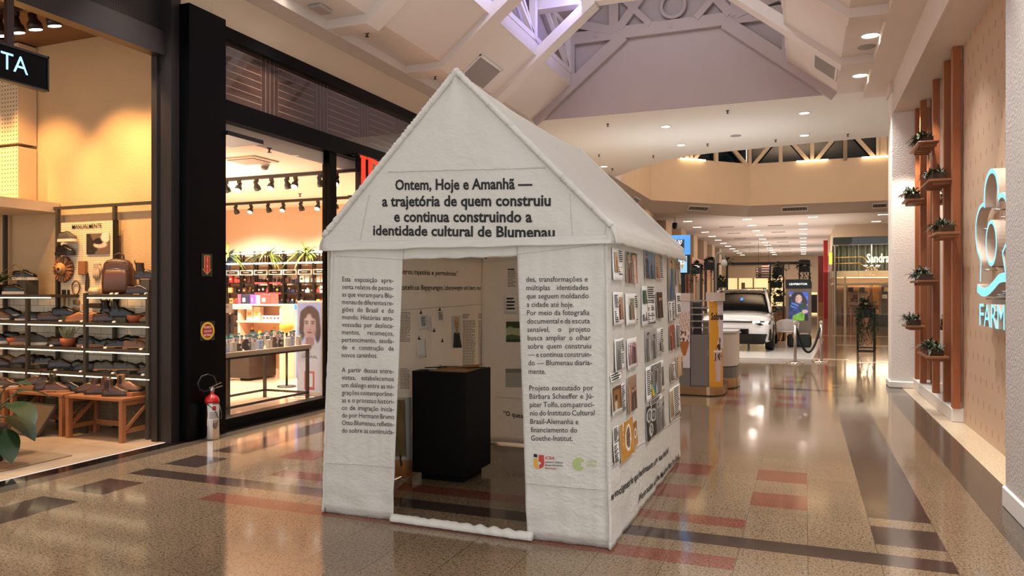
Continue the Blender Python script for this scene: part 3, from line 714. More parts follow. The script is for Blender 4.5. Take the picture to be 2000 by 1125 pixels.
for i, s in enumerate(RIGHT):
    if not s: continue
    mb = MB(); y = 550.5 + i * 16.3; x0 = 1028 + i * .5; x1 = 1148 + i * .85
    if s[0] == '*':
        s, wd = s[1:].split('|'); px_line(mb, s, x0, y, x0 + int(wd), y + .5, 10.8, YF, front_y, .003)
    else: px_line(mb, s, x0, y, x1, y - .5, 10.8, YF, front_y, .003, True)
    mb.build('text_line', M_INK, tent)
# logos near the foot of the right panel
def plate(mb, poly, mi=0, eps=.0045):
    """poly of pixel corners on the front cloth"""
    pts = [atY(a, b, YF) for a, b in poly]; mb.quad([(p.x, front_y(p.x, p.z) - eps, p.z) for p in pts], mi)
def arcpts(cx, cy, r, a0, a1, n=12): return [(cx + r * math.cos(math.radians(a0 + (a1 - a0) * k / n)), cy + r * math.sin(math.radians(a0 + (a1 - a0) * k / n))) for k in range(n + 1)]
mb = MB()
plate(mb, [(1043, 886), (1050, 887), (1050, 893), (1043, 892)], 0)
plate(mb, [(1043.5, 895), (1050.5, 895), (1050.5, 902)] + arcpts(1051.5, 903, 2, 180, 90, 4) + [(1052, 917)] + arcpts(1054, 905, 11, 110, 180, 8), 1)
plate(mb, [(1053, 888), (1063, 888.5)] + arcpts(1053, 904, 11, -5, 85, 8) + [(1054, 907.5)] + arcpts(1054, 903, 4, 80, 10, 5) + [(1057, 902), (1053, 901)], 2)
for s, y, x1, hh, mi, bo in (('ICBA', 896.5, 1084, 6, 2, .02), ('Instituto Cultural', 903.5, 1100, 3.6, 0, .01), ('Brasil-Alemanha', 909.5, 1100, 3.6, 0, .01), ('Blumenau', 915.5, 1087, 3.6, 2, .01)):
    px_line(mb, s, 1066, y, x1, y + .8, hh, YF, front_y, bo, mi=mi)
mb.build('cultural_institute_logo', [M_INK, mat('logo_orange', 'd99a2b'), mat('logo_red', 'b5392b')], tent)
mb = MB(); cx, cy = 1131, 906
for r0, r1, a0, a1 in ((9.5, 12.3, 40, 330), (5.6, 8, 40, 330), (1.8, 4, 0, 360)):
    n = 20; o_ = arcpts(cx, cy, r1, a0, a1, n); i_ = arcpts(cx, cy, r0, a0, a1, n)
    for q in range(n): plate(mb, [o_[q], o_[q + 1], i_[q + 1], i_[q]])
px_line(mb, 'GOETHE', 1146, 904, 1165, 904.5, 6, YF, front_y, .0); px_line(mb, 'INSTITUT', 1146, 911.5, 1165, 912, 5.4, YF, front_y, 0)
mb.build('language_institute_logo', mat('logo_green', '9fb85a'), tent)
# slanting questions along the foot of the side wall
def side_line(mb, s, x0, y0, x1, y1, h, bold=.02, X=XTR, fx=side_x, sg=1):
    p, q = atX(x0, y0, X), atX(x1, y1, X); hw = h * X / dr((x0 + x1) / 2)[0]; W = (q - p).length; d = (q - p) / W
    def fn(a, b):
        r = p + d * a; z = r.z + b; return (fx(r.y, z) + sg * .006, r.y, z)
    add_line(mb, s, fn, W, hw, bold)
mb = MB(); side_line(mb, 'ue você gostaria que lembrassem sobre sua história?', 1187, 979, 1303, 883, 13.5); mb.build('question_line', M_INK, tent)
mb = MB(); side_line(mb, '„Woran sollen sich die Menschen über Ihre Gesch', 1240, 982, 1322, 893, 12)
mb.build('question_line', M_INK, tent)
# ---- inside: lettering on left and back walls
def ix(y, z): return inner_x(y, z)
mb = MB(); side_line(mb, 'ntros, trajetórias e permanências."', 783, 535, 893, 538.5, 9.5, .015, XTL, ix); mb.build('wall_text', M_INK, tent)
mb = MB(); side_line(mb, 'tsteht aus Begegnungen, Lebenswegen und dem, was bleibt."', 784, 566, 956, 566, 9.5, .012, XTL, ix); mb.build('wall_text', M_INK, tent)
def by(x, z): return YBK - .012
mb = MB(); px_line(mb, '“O que', 983.5, 811, 1016, 816, 9.5, YBK - .012, by, .02); mb.build('wall_text', M_INK, tent)
mb = MB(); px_line(mb, 'a s', 1017, 816, 1030, 818, 9.5, YBK - .012, by, .02); mb.build('wall_text', M_INK, tent)
def copyrows(mb, x0, y0, x1, y1, n, th, wall, words=5, dy=0, mi=0):
    """small print: rows of short ink dashes on a wall given by fn(px, py)->3-D"""
    for i in range(n):
        y = y0 + (y1 - y0) * i / max(1, n - 1); x = x0; full = x1 - R.random() * (x1 - x0) * (.35 if R.random() < .2 else .06)
        while x < full - .2:
            l = min(full - x, (x1 - x0) / words * R.uniform(.5, 1.3)); yy = y + dy * (x - x0)
            mb.quad([wall(x, yy + th), wall(x + l, yy + th + dy * l), wall(x + l, yy + dy * l), wall(x, yy)], mi); x += l + (x1 - x0) * .035
def wl(u, v):
    p = atX(u, v, XTL); return (inner_x(p.y, p.z) + .008, p.y, p.z)
def wb(u, v):
    p = atY(u, v, YBK - .012); return (p.x, p.y - .004, p.z)
mb = MB(); copyrows(mb, 781, 610, 799, 666, 20, 1.0, wl, 4); mb.build('wall_text', M_INK, tent)
mb = MB(); copyrows(mb, 781, 720, 798, 758, 14, 1.0, wl, 4); mb.build('wall_text', M_INK, tent)
mb = MB(); copyrows(mb, 902, 614, 917, 620, 3, 1.2, wl, 3); mb.build('wall_text', M_INK, tent)
mb = MB(); copyrows(mb, 902, 626, 928, 712, 36, .85, wl, 5); mb.build('wall_text', M_INK, tent)
mb = MB(); copyrows(mb, 934, 613, 946, 620, 3, 1.2, wl, 3); mb.build('wall_text', M_INK, tent)
mb = MB(); copyrows(mb, 934, 626, 951, 712, 36, .85, wl, 4); mb.build('wall_text', M_INK, tent)
mb = MB(); copyrows(mb, 992, 525, 1005, 526, 1, 2.5, wb, 2); mb.build('wall_text', M_INK, tent)
mb = MB(); copyrows(mb, 992, 530, 1008, 559, 12, .9, wb, 4); mb.build('wall_text', M_INK, tent)
mb = MB(); n = 50
mb.tube([(inner_x(y, z) + .006, y, z) for y, z in [(p.y, p.z) for p in [atX(785 + 180 * i / n, 605 - 12 * i / n, XTL) for i in range(n + 1)]]], .003, 6); mb.build('seam', M_SEAM, tent)
mb = MB(); mb.tube([tuple(atY(968 + 60 * i / n, 776 + i * 3 / n, YBK - .016)) for i in range(n + 1)], .003, 6)
mb.build('seam', M_SEAM, tent)

# ================================================================ PRINTS
def rnd_people(seed, bg, cols, n=5, heads='c08a6a', grain=.12):
    q = random.Random(seed); F_ = []
    for i in range(n):
        cx = q.uniform(.1, .9); top = q.uniform(.45, .85); F_.append((cx, top, q.uniform(.06, .14), hx(q.choice(cols)), q.uniform(.8, 1.1)))
    b0, b1 = hx(bg[0]), hx(bg[1])
    def f(u, v):
        c = mixc(b1, b0, v); nz = noise.noise((u * 5 + seed, v * 6, seed)) * .5 + noise.noise((u * 13, v * 14 + seed, 2)) * .35
        c = mixc(c, hx(cols[seed % len(cols)]), max(0, nz) * .7)
        for cx, top, r, co, s in F_:
            if v < top and abs(u - cx) < r * 1.6 * (1 - .3 * (v / top)): c = mixc(co, (0, 0, 0), .35 * (u < cx) + .25 * abs(nz))
            if math.hypot((u - cx) / r, (v - top - r * .6) / (r * 1.1)) < .8: c = hx(heads) if v < top + r * .9 else (.12, .09, .08)
        g = 1 + grain * noise.noise((u * 40, v * 40, seed)); return tuple(min(1, max(0, x * g)) for x in c)
    return f
def grey(f):
    def g(u, v): l = sum(f(u, v)) / 3; return (l, l * .99, l * .97)
    return g
def bowl(u, v):
    c = mixc(hx('c28a35'), hx('b17a2c'), noise.noise((u * 6, v * 6, 1)) + .5)
    c = mixc(c, hx('f0ebe2'), ell(u, v, .62, .52, .26, .36)); c = mixc(c, hx('5c3a22'), ell(u, v, .62, .52, .19, .28))
    if ell(u, v, .62, .52, .17, .25) > .4 and noise.noise((u * 24, v * 24, 3)) > .12: c = hx('b88a5a') if noise.noise((u * 30, v * 30, 5)) > 0 else hx('4f5d2a')
    return c
def plates(u, v):
    c = (.09, .09, .09)
    for cx, cy, r in ((.3, .7, .26), (.75, .62, .24), (.45, .25, .24)):
        c = mixc(c, (.75, .75, .74), ell(u, v, cx, cy, r, r * .8)); c = mixc(c, (.2, .2, .2), ell(u, v, cx, cy, r * .7, r * .56)); c = mixc(c, (.55, .55, .54), ell(u, v, cx, cy, r * .4, r * .32))
    return c
def rainbow(f):
    C = [hx(s) for s in ('c23b3b', 'd98a35', 'd9c83a', '4c9a4a', '3a5fb5', '7a4a9a')]
    def g(u, v):
        if u < .38 and v < .42 - .3 * u: return C[min(5, int((u + v * .4) / .55 * 6))]
        return f(u, v)
    return g
def doorway(u, v):
    c = hx('8a5f2e') if (.15 < u < .85 and v < .85) else hx('5d3a1c')
    if .38 < u < .62 and v < .62: c = hx('2a1c12')
    for cx, co in ((.4, 'd8d2c4'), (.55, 'b8a890')):
        if abs(u - cx) < .07 and v < .34: c = hx(co)
        if math.hypot(u - cx, (v - .38) * 1.2) < .05: c = hx('a8785a')
    return c
def side_patch(a, b, c, d, off):
    """rect in the zoom of the side wall -> bilinear patch hovering 'off' in front of the cloth"""
    u0, v0, u1, v1 = 1180 + a / 2.5, 470 + b / 2.5, 1180 + c / 2.5, 470 + d / 2.5; um = (u0 + u1) / 2
    y0, y1 = atX(u0, v0, XTR).y, atX(u1, v0, XTR).y; zt, zb = atX(um, v0, XTR).z, atX(um, v1, XTR).z
    def fn(u, v):
        y = y0 + (y1 - y0) * u; z = zb + (zt - zb) * v; curl = .006 * (1 - v) ** 2 + .006 * abs(u - .5) * (1 - v)
        return (side_x(y, z) + off + curl, y, z)
    return fn
M_PAPER = mat('print_paper', 'e9e6df', .8)
def side_print(label, sheet, photos, caps=()):
    root = None
    s = sheet or photos[0][:4]
    mb = MB(); mb.grid(side_patch(*s, .008), 6, 8)
    root = mb.build('photo_print', M_PAPER, None, fix=False); tag(root, label, 'print', 'cloth prints pinned to the tent side'); solid(root, .002, 1)
    for p in photos: pic('photo', 26, 36, p[4], side_patch(*p[:4], .0115), M_PRINT, root)
    if caps:
        mb = MB()
        for a, b, c, d in caps:
            n = max(2, int((d - b) / 9))
            pf = side_patch(a, b, c, d, .0125)
            for i in range(n):
                v0 = 1 - i / n; v1 = v0 - .5 / n; e = 1 - R.random() * .3
                mb.quad([pf(0, v1), pf(e, v1), pf(e, v0), pf(0, v0)])
        mb.build('caption', M_INK, root, fix=False)
PP = rnd_people
GR = ['3b3a38', '7c7a76', 'b5b2ac', '201f1e']
side_print('print sheet with narrow sepia photo left of its caption, top row near the corner', (32, 38, 85, 195), [(39, 55, 57, 155, PP(1, ('cbb9a0', 'b58a5e'), ['a86a3e', 'd0c2ac', '6b4a32'], 2))], [(60, 50, 81, 110), (60, 128, 81, 172)])
side_print('photo print of people in red skirts, second print in the top row', None, [(98, 58, 150, 207, PP(2, ('4f5a34', '8a5a44'), ['a5382e', 'b5553f', 'd2b8a0', '6b2a25'], 9))])
side_print('blue photo print of a harbour street, third print in the top row', None, [(190, 52, 236, 186, PP(3, ('7f9db5', '3f5a6e'), ['3a5a78', '8aa4b5', 'b0703f', '2c3a48'], 4))])
side_print('print sheet with a portrait and slanting caption at its right, fourth in the top row', (243, 60, 282, 190), [(243, 62, 266, 185, PP(4, ('d2b89a', '9a6a42'), ['6a4428', 'c49a72', 'd8c8b0'], 1))], [(267, 66, 281, 185)])
side_print('tall photo print of a person in blue denim by the far roof corner', None, [(304, 90, 335, 290, PP(5, ('c8a87a', '5a6a5a'), ['4a6a95', '5f7da3', '3a4a3a'], 2))])
side_print('photo print of two people in blue, farthest print under the roof corner', None, [(340, 102, 368, 212, PP(6, ('a8844e', '6a7a8a'), ['5f83b5', '7a94ad', 'd0c4b0'], 3))])
side_print('print sheet with caption left of a brown photo, second row near the corner', (35, 250, 88, 410), [(62, 275, 84, 385, PP(7, ('b59a7a', '8a4a38'), ['8a3a30', 'c8a890', '5a4030'], 3))], [(39, 265, 58, 330), (39, 345, 58, 402)])
side_print('print sheet with a garden photo between blank paper and caption, second row', (97, 258, 150, 412), [(116, 282, 136, 385, PP(8, ('8a8a6a', '7a5a48'), ['a08a74', '5a6a44', '8a5a4a'], 3))], [(138, 270, 154, 330), (138, 345, 154, 402)])
side_print('pair of small photos, one green and one grey, left of a long caption', (176, 222, 241, 412), [(178, 243, 200, 308, PP(9, ('2f5a3a', '22402c'), ['3f7a4e', '1f3a2a', '6a9a74'], 2)), (178, 325, 200, 392, grey(PP(10, ('6a6a68', '3a3a38'), GR, 3)))], [(203, 225, 240, 285), (203, 290, 240, 408)])
side_print('dark photo print of a candle lit night crowd', None, [(248, 252, 278, 378, PP(11, ('3a2418', '1a1210'), ['7a3f22', '2a1a14', 'a8642e'], 5))])
side_print('text sheet hanging under the print of the person in denim', (310, 298, 338, 394), [], [(313, 302, 321, 390), (325, 302, 335, 390)]) if False else None
def text_sheet(label, s, caps):
    mb = MB(); mb.grid(side_patch(*s, .008), 6, 8); root = mb.build('text_sheet', M_PAPER, None, fix=False); tag(root, label, 'print', 'cloth prints pinned to the tent side'); solid(root, .002, 1)
    mb = MB()
    for a, b, c, d in caps:
        n = max(2, int((d - b) / 9)); pf = side_patch(a, b, c, d, .0125)
        for i in range(n):
            v0 = 1 - i / n; v1 = v0 - .5 / n; e = 1 - R.random() * .3; mb.quad([pf(0, v1), pf(e, v1), pf(e, v0), pf(0, v0)])
    mb.build('caption', M_INK, root, fix=False)
text_sheet('narrow text sheet hanging below the tall denim print', (309, 298, 338, 394), [(312, 303, 321, 390), (325, 303, 336, 390)])
text_sheet('white text sheet curling at its foot below the farthest top print', (344, 256, 371, 364), [(348, 270, 366, 300), (348, 312, 366, 350)])
side_print('curled print sheet of a sepia doorway photo with caption, third row near the corner', (43, 478, 88, 636), [(50, 490, 72, 630, grey(PP(12, ('b5a894', '6a5a4a'), ['8a6a52', 'c4b49c', '4a3a2e'], 2)))], [(74, 486, 86, 540), (74, 550, 86, 600)])
side_print('print sheet with a purple toned family photo, third row', (103, 475, 155, 622), [(107, 498, 151, 602, PP(13, ('c4b8c8', '7a6a9a'), ['6a5aa0', 'b88a7a', 'd8d0d0', '4a3a5a'], 6))])
side_print('black and white photo print of a street scene, centre of the tent side', None, [(193, 430, 247, 582, grey(PP(14, ('b8b4ae', '4a4a48'), GR, 4)))])
side_print('small black and white photo of a standing figure with slanting caption', (249, 428, 280, 550), [(250, 448, 268, 540, grey(PP(15, ('d0ccc4', 'a8a49c'), ['1a1a1a', '3a3a38'], 1)))], [(270, 432, 279, 545)])
side_print('photo print with a red brick wall, third row at the far end', None, [(313, 412, 338, 532, PP(16, ('a8442e', '8a3a2a'), ['b5553f', 'd0a890', '5a2a20'], 3))])
side_print('narrow grey photo with captions beside the red brick print', (342, 410, 362, 522), [(344, 412, 356, 520, grey(PP(17, ('9a9a94', '5a5a56'), GR, 2)))], [(357, 415, 362, 515)])
text_sheet('small line of text alone under the curled sheet', (21, 642, 72, 682), [(23, 646, 70, 680)])
side_print('print of a wooden house entrance with caption at its right', (26, 708, 92, 838), [(28, 712, 70, 825, doorway)], [(73, 706, 90, 835)])
side_print('photo print of two women in brown dresses, fourth row', None, [(103, 660, 152, 832, PP(18, ('a08468', '7a5040'), ['8a4a3a', 'c49a7a', '5a3a2e', 'b5806a'], 4))])
side_print('print sheet with a grey photo crossed by a rainbow flag', (194, 600, 285, 762), [(220, 602, 270, 748, rainbow(grey(PP(19, ('8a8a86', '3a3a38'), GR, 5)))), (273, 615, 284, 705, grey(PP(20, ('7a7a76', '3a3a38'), GR, 2)))], [(197, 632, 217, 755)])
text_sheet('slanting text line below the rainbow flag print', (213, 745, 274, 788), [(215, 749, 272, 785)])
side_print('cream photo print of a monument at the far end of the fourth row', None, [(345, 555, 375, 662, PP(21, ('d8c4a0', 'a88a64'), ['8a6a4a', 'c4a880', '6a4a34'], 2))])
side_print('small print sheet left of the cream monument print', (318, 598, 342, 686), [(318, 600, 327, 684, PP(22, ('a89a80', '6a5a4a'), ['7a6a4a', '8a4a3a'], 1))], [(328, 602, 340, 680)])
side_print('black and white photo print of round plates on a dark table', None, [(195, 797, 243, 960, plates)], )
side_print('black and white photo print of a market beside the plates', None, [(252, 770, 288, 917, grey(PP(23, ('c4c0b8', '7a7874'), GR, 6)))])
side_print('ochre photo print of a stew bowl, largest print at the bottom', None, [(66, 878, 132, 1060, bowl)])
side_print('small ochre photo of a plate beside the stew bowl print', None, [(134, 882, 155, 997, lambda u, v: mixc(mixc(hx('b8863c'), hx('8a5a2c'), v), hx('ece0cc'), ell(u, v, .5, .5, .35, .22) - ell(u, v, .5, .5, .24, .14)))])
text_sheet('long text strip left of the stew bowl print', (36, 908, 62, 1084), [(38, 912, 60, 985), (38, 1000, 60, 1080)])
side_print('print sheet with a brown portrait and caption, lowest at the far end', (314, 712, 362, 862), [(315, 733, 335, 858, PP(24, ('c8b494', '8a6a4a'), ['6a4a34', 'b58a6a'], 1))], [(338, 715, 360, 850)])

# ---- inside the tent: pinned notes, prints, pedestal
def in_patch(u0, v0, u1, v1, wall, off=.012):
    def fn(u, v):
        p = Vector(wall(u0 + (u1 - u0) * u, v1 + (v0 - v1) * v))
        return (p.x + (off if wall is wl else 0) + .012 * (1 - v) ** 2 * (wall is wl), p.y - (off if wall is wb else 0), p.z)
    return fn
def in_note(label, q, wall, rows=5, name='paper_note'):
    mb = MB(); mb.grid(in_patch(*q, wall), 5, 6); o = mb.build(name, M_PAPER, None, fix=False); tag(o, label, 'note', 'notes pinned inside the tent'); solid(o, .002, 1)
    if rows:
        mb = MB(); pf = in_patch(*q, wall, .0145)
        for i in range(rows):
            v0 = .85 - .7 * i / rows; mb.quad([pf(.15, v0 - .35 / rows), pf(.15 + .7 * R.uniform(.6, 1), v0 - .35 / rows), pf(.82, v0), pf(.15, v0)])
        mb.build('writing', M_INK, o, fix=False)
in_note('handwritten note with dark lines pinned highest on the inner left wall', (815, 614, 829, 642), wl, 8)
in_note('narrow pale note hanging right of the dark lined note', (831, 616, 838, 647), wl, 9)
in_note('small square note under its clip, right of the narrow note', (849, 607, 860, 628), wl, 5)
in_note('blank paper note hanging lowest on the inner left wall', (808, 663, 826, 698), wl, 0)
in_note('white information sheet high on the inner back wall', (987, 576, 1011, 613), wb, 4)
for i, (u, v, d) in enumerate(((818, 612, 'on the dark lined note'), (854, 606, 'on the small square note'), (845, 647, 'alone on the cloth below the small square note'), (859, 667, 'alone and lowest on the inner left wall'), (814, 662, 'on the blank note'))):
    p = Vector(wl(u, v)); mb = MB(); mb.prism([(-.014, -.006), (.014, -.006), (.006, .012), (-.006, .012)], lambda a, b, dd: (p.x + .006 + dd, p.y + a, p.z + b), .012); mb.tube([(p.x + .012, p.y - .008, p.z + .01), (p.x + .012, p.y - .006, p.z + .028), (p.x + .012, p.y + .006, p.z + .028), (p.x + .012, p.y + .008, p.z + .01)], .002, 6)
    tag(mb.build('binder_clip', M_BLACK), 'small black binder clip %s' % d, 'clip', 'clips on the inner left wall')
def portrait(u, v):
    c = hx('d8d4cc'); c = mixc(c, hx('1c1c22'), 1 if (v < .48 and abs(u - .5) < .30 + .18 * (.48 - v) / .48) else 0)
    c = mixc(c, hx('c9a27c'), ell(u, v, .5, .76, .26, .22)); c = mixc(c, hx('cf9f80'), ell(u, v, .5, .72, .17, .16)); c = mixc(c, hx('b98a70'), ell(u, v, .5, .52, .10, .08))
    for e in (.42, .58): c = mixc(c, hx('4a3428'), ell(u, v, e, .745, .03, .012, .5))
    c = mixc(c, hx('9a4a44'), ell(u, v, .5, .645, .05, .012, .5)); c = mixc(c, hx('d9b98a'), ell(u, v, .5, .90, .2, .07)); return c
o = pic('portrait_print', 30, 60, portrait, in_patch(880, 617, 898, 679, wl, .004), M_PRINT); tag(o, 'printed portrait of a fair haired person in a dark jacket on the inner left wall', 'print'); solid(o, .002)
def landscape(u, v):
    c = mixc(hx('c8c09a'), hx('a8a884'), v); c = mixc(c, hx('5a6a34'), 1 if v < .32 + .05 * math.sin(u * 6) else 0); c = mixc(c, hx('3a4622'), 1 if v < .14 else 0)
    if v > .72 + .14 * noise.noise((u * 6, v * 6, 2)): c = hx('3f4a26')
    return c
o = pic('landscape_print', 30, 30, landscape, in_patch(989, 628, 1034, 668, wb, .004), M_PRINT); tag(o, 'printed green landscape photo on the inner back wall', 'print'); solid(o, .002)
o = pic('document_print', 24, 24, lambda u, v: hx('8d8876') if v > .78 else mixc(hx('bdb8aa'), hx('8a8578'), .5 * (math.sin(v * 50) > .6)), in_patch(988, 720, 1032, 756, wb, .004), M_PRINT); tag(o, 'faded printed document low on the inner back wall', 'print'); solid(o, .002)
def chair_pic(u, v):
    c = hx('d9d4c8')
    if v < .22: c = mixc(hx('a8622e'), hx('c89a64'), v / .22)
    if .25 < v and u < .72 - .25 * max(0, v - .85) and v < .97: c = mixc(hx('a08a5e'), hx('7d6844'), .5 + .5 * noise.noise((u * 4, v * 4, 1)))
    if .30 < v < .52 and u < .55: c = hx('8a7450')
    if .12 < v < .27 and abs(u - .40 - .2 * (.27 - v)) < .05: c = hx('2a1a12')
    return c
o = pic('chair_print', 30, 50, chair_pic, in_patch(764, 776, 800, 930, wl, .006), M_PRINT); tag(o, 'large print of a beige armchair at the foot of the inner left wall', 'print'); solid(o, .002)
M_PED = mat('black_laminate', '040405', .5, spec=.2)
ped = thing('display_pedestal', 'black box pedestal inside the white tent, topped with papers', 'pedestal', (-2.87, 5.83, 0))
mb = MB(); mb.bbox((-3.125, 5.57, .07), (-2.62, 6.1, .935), .004); mb.build('body', M_PED, ped)
mb = MB(); mb.box((-3.07, 5.64, 0), (-2.68, 6.03, .07)); mb.build('plinth', M_PED, ped)
mb = MB(); mb.hexa([(-2.98, 5.60, .936), (-2.63, 5.62, .936), (-2.66, 6.06, .936), (-2.95, 6.02, .936), (-2.98, 5.60, .942), (-2.63, 5.62, .942), (-2.66, 6.06, .942), (-2.95, 6.02, .942)])
mb.hexa([(-2.86, 5.86, .943), (-2.65, 5.88, .958), (-2.67, 6.05, .962), (-2.84, 6.05, .948), (-2.86, 5.86, .946), (-2.65, 5.88, .962), (-2.67, 6.05, .966), (-2.84, 6.05, .952)])
tag(mb.build('cardboard_sheet', mat('cardboard', '9a6f42', .85, var=.12)), 'brown cardboard sheet lying on the black pedestal', 'cardboard')
for i, (x, y, a, t) in enumerate(((-3.03, 5.70, .2, 'nearest the front edge'), (-3.02, 5.86, -.15, 'behind the first'), (-2.97, 5.98, .4, 'at the back edge'))):
    mb = MB(); c_, s_ = math.cos(a), math.sin(a); z = .9445 + i * .002
    mb.prism([(-.07, -.05), (.07, -.05), (.07, .05), (-.07, .05)], lambda p, q, d: (x + p * c_ - q * s_, y + p * s_ + q * c_, z + d), .0015)
    tag(mb.build('paper_sheet', M_PAPER), 'white paper sheet on the pedestal, %s' % t, 'paper', 'papers on the pedestal')
mb = MB(); mb.tube([(-3.06, 5.68, .953), (-2.98, 5.75, .953), (-2.94, 5.86, .953)], .005, 8); tag(mb.build('pen', M_BLACK), 'black pen lying on the papers of the pedestal', 'pen')

# ================================================================ SHOE SHOP FITTINGS
M_SHELF = mat('shelf_metal', '3a322b', .45); M_POST = mat('post_metal', '3d3830', .4)
SY0, SY1 = 6.04, 6.44
PX_ = [-6.66, -7.61, -8.57, -9.53]
SZ = [1.585, 1.268, .975, .694]
unit = thing('shelving_unit', 'dark metal shelving unit with light strips along the tiled shop wall', 'shelf', (-8.1, 6.24, 0))
for i, x in enumerate(PX_):
    mb = MB(); mb.box((x - .02, SY0 - .02, 0), (x + .02, SY0 + .02, 1.6)); mb.build('front_post', M_POST, unit)
    mb = MB(); mb.box((x - .02, SY1 - .04, 0), (x + .02, SY1, 2.66)); mb.build('rear_post', M_POST, unit)
mb = MB(); mb.box((-9.6, SY1 - .035, 2.63), (-6.62, SY1, 2.665)); mb.build('top_rail', M_POST, unit)
for r, z in enumerate(SZ):
    bays = ((-7.59, -6.64), (-9.53, -8.15)) if r == 0 else ((-7.61, -6.62), (-8.57, -7.61), (-9.53, -8.57))
    for a, b in bays:
        mb = MB(); mb.box((a + .01, SY0 - .015, z - .035), (b - .01, SY1 - .03, z)); sh = mb.build('shelf', M_SHELF, unit)
        mb = MB(); mb.box((a + .02, SY0 - .02, z - .045), (b - .02, SY0 - .005, z - .034)); mb.build('light_strip', M_LED, sh)
mb = MB(); mb.box((-7.63, SY0 - .02, 1.0), (-7.59, SY0 + .02, 1.6))
mb = MB(); mb.box((-9.55, SY1 - .03, .47), (-6.62, SY1, .51)); mb.build('lower_rail', M_POST, unit)

# ---- shoe models (toe along +x)
def shoe_meshes(kind):
    L = {'oxford': .30, 'sneaker': .29, 'loafer': .295, 'boot': .30, 'lace_boot': .31}[kind]
    zs = {'sneaker': .034}.get(kind, .02)
    S = [(0, .020, .050), (.012, .030, .062), (.05, .036, .066), (.10, .034, .064), (.135, .035, .078), (.17, .039, .072), (.205, .044, .056), (.245, .044, .042), (.275, .034, .034), (.292, .018, .022), (.30, .003, .008)]
    S = [(x, w_, h * 1.22) for x, w_, h in S]
    if kind == 'loafer': S = [(x, w, h * (.86 if .09 < x < .2 else 1)) for x, w, h in S]
    up = MB(); rings = []
    for x, w_, h in S:
        x *= L / .30; rings.append([(x, w_ * math.copysign(abs(math.cos(a)) ** .75, math.cos(a)), zs + h * abs(math.sin(a)) ** .8) for a in [PI * k / 10 for k in range(11)]])
    up.loft(rings, closed=False)
    if 'boot' in kind:
        rg = []
        for z, a, b, cx in ((.035, .085, .037, .09), (.06, .066, .037, .076), (.085, .052, .036, .066), (.12, .048, .037, .060), (.165, .052, .040, .056), (.168, .048, .036, .056), (.13, .042, .031, .058)):
            rg.append([(cx + a * math.cos(q), b * math.sin(q), zs + z) for q in [2 * PI * k / 14 for k in range(14)]])
        up.loft(rg)
    out = [(x * L / .30 + (.004 if x > .25 else 0) - (.004 if x < .02 else 0), w_ + .005) for x, w_, h in S]
    poly = [(x, y) for x, y in out] + [(x, -y) for x, y in out[::-1]]
    so = MB(); so.prism(poly, lambda a, b, d: (a, b, zs * (1 if kind == 'sneaker' else .55) * 0 + (0 if kind == 'sneaker' else .008) + d), zs - (0 if kind == 'sneaker' else .006))
    if kind != 'sneaker':
        hp = [(x, y) for x, y in poly if x < .08 * L / .3]; so.prism(hp, lambda a, b, d: (a, b, d), .012)
        so.prism([(x, y) for x, y in poly if x > .15], lambda a, b, d: (a, b, .002 + d), .008)
    ex = []
    if 'boot' not in kind:
        li = MB(); li.add([(.062 + .052 * math.cos(q), .026 * math.sin(q), zs + .081 + .005 * math.cos(q)) for q in [2 * PI * k / 14 for k in range(14)]], [tuple(range(14))]); ex.append(('lining', li))
    if kind in ('oxford', 'sneaker', 'lace_boot'):
        la = MB()
        zb = [(.125, .096), (.143, .094), (.161, .088), (.178, .082)] if kind != 'lace_boot' else [(.12, .098), (.132, .088), (.148, .08), (.164, .074), (.18, .067)]
        for x, z in zb: la.tube([(x - .004, -.020, zs + z - .012), (x, -.010, zs + z), (x + .002, .010, zs + z), (x - .002, .020, zs + z - .012)], .0028, 5)
        ex.append(('laces', la))
    if kind in ('boot', 'lace_boot'):
        t = MB(); t.tube([(.006, -.006, zs + .155), (.002, -.006, zs + .195), (.002, .006, zs + .195), (.006, .006, zs + .155)], .004, 6); ex.append(('pull_tab', t))
    if kind == 'boot':
        g = MB()
        for sd in (-1, 1): g.prism([(.045, .07), (.085, .07), (.08, .16), (.05, .16)], lambda a, b, d: (a, sd * (.0375 + d), zs + b), .002)
        ex.append(('elastic_panel', g))
    if kind == 'loafer':
        g = MB(); g.tube([(.155, -.039, zs + .035), (.152, -.026, zs + .072), (.15, 0, zs + .082), (.152, .026, zs + .072), (.155, .039, zs + .035)], .005, 6); ex.append(('strap', g))
    return up, so, ex
SHOES = {}
def shoe(kind, upm, som, loc, rz, label, group, name=None):
    if kind not in SHOES:
        up, so, ex = shoe_meshes(kind); SHOES[kind] = (up.mesh('upper', [M_BLACK]), so.mesh('sole', [M_BLACK]), [(n, m.mesh(n, [M_BLACK])) for n, m in ex])
    u, s, ex = SHOES[kind]
    o = thing(name or {'oxford': 'derby_shoe', 'boot': 'ankle_boot', 'lace_boot': 'lace_up_boot'}.get(kind, kind), label, 'shoe', loc, group); o.rotation_euler = (0, 0, rz)
    def ch(n, me, m):
        c = bpy.data.objects.new(n, me); COL.objects.link(c); c.parent = o; c.material_slots[0].link = 'OBJECT'; c.material_slots[0].material = m
    o.scale = (.93, 1, 1); ch('upper', u, upm); ch('sole', s, som)
    for n, me in ex: ch(n, me, M_LINING if n == 'lining' else (M_LACE if n in ('laces',) else upm if n != 'elastic_panel' else M_LINING))
    return o
M_LINING = mat('shoe_lining', '2a1c14', .8); M_LACE = mat('shoe_lace', '4a3a2e', .7)
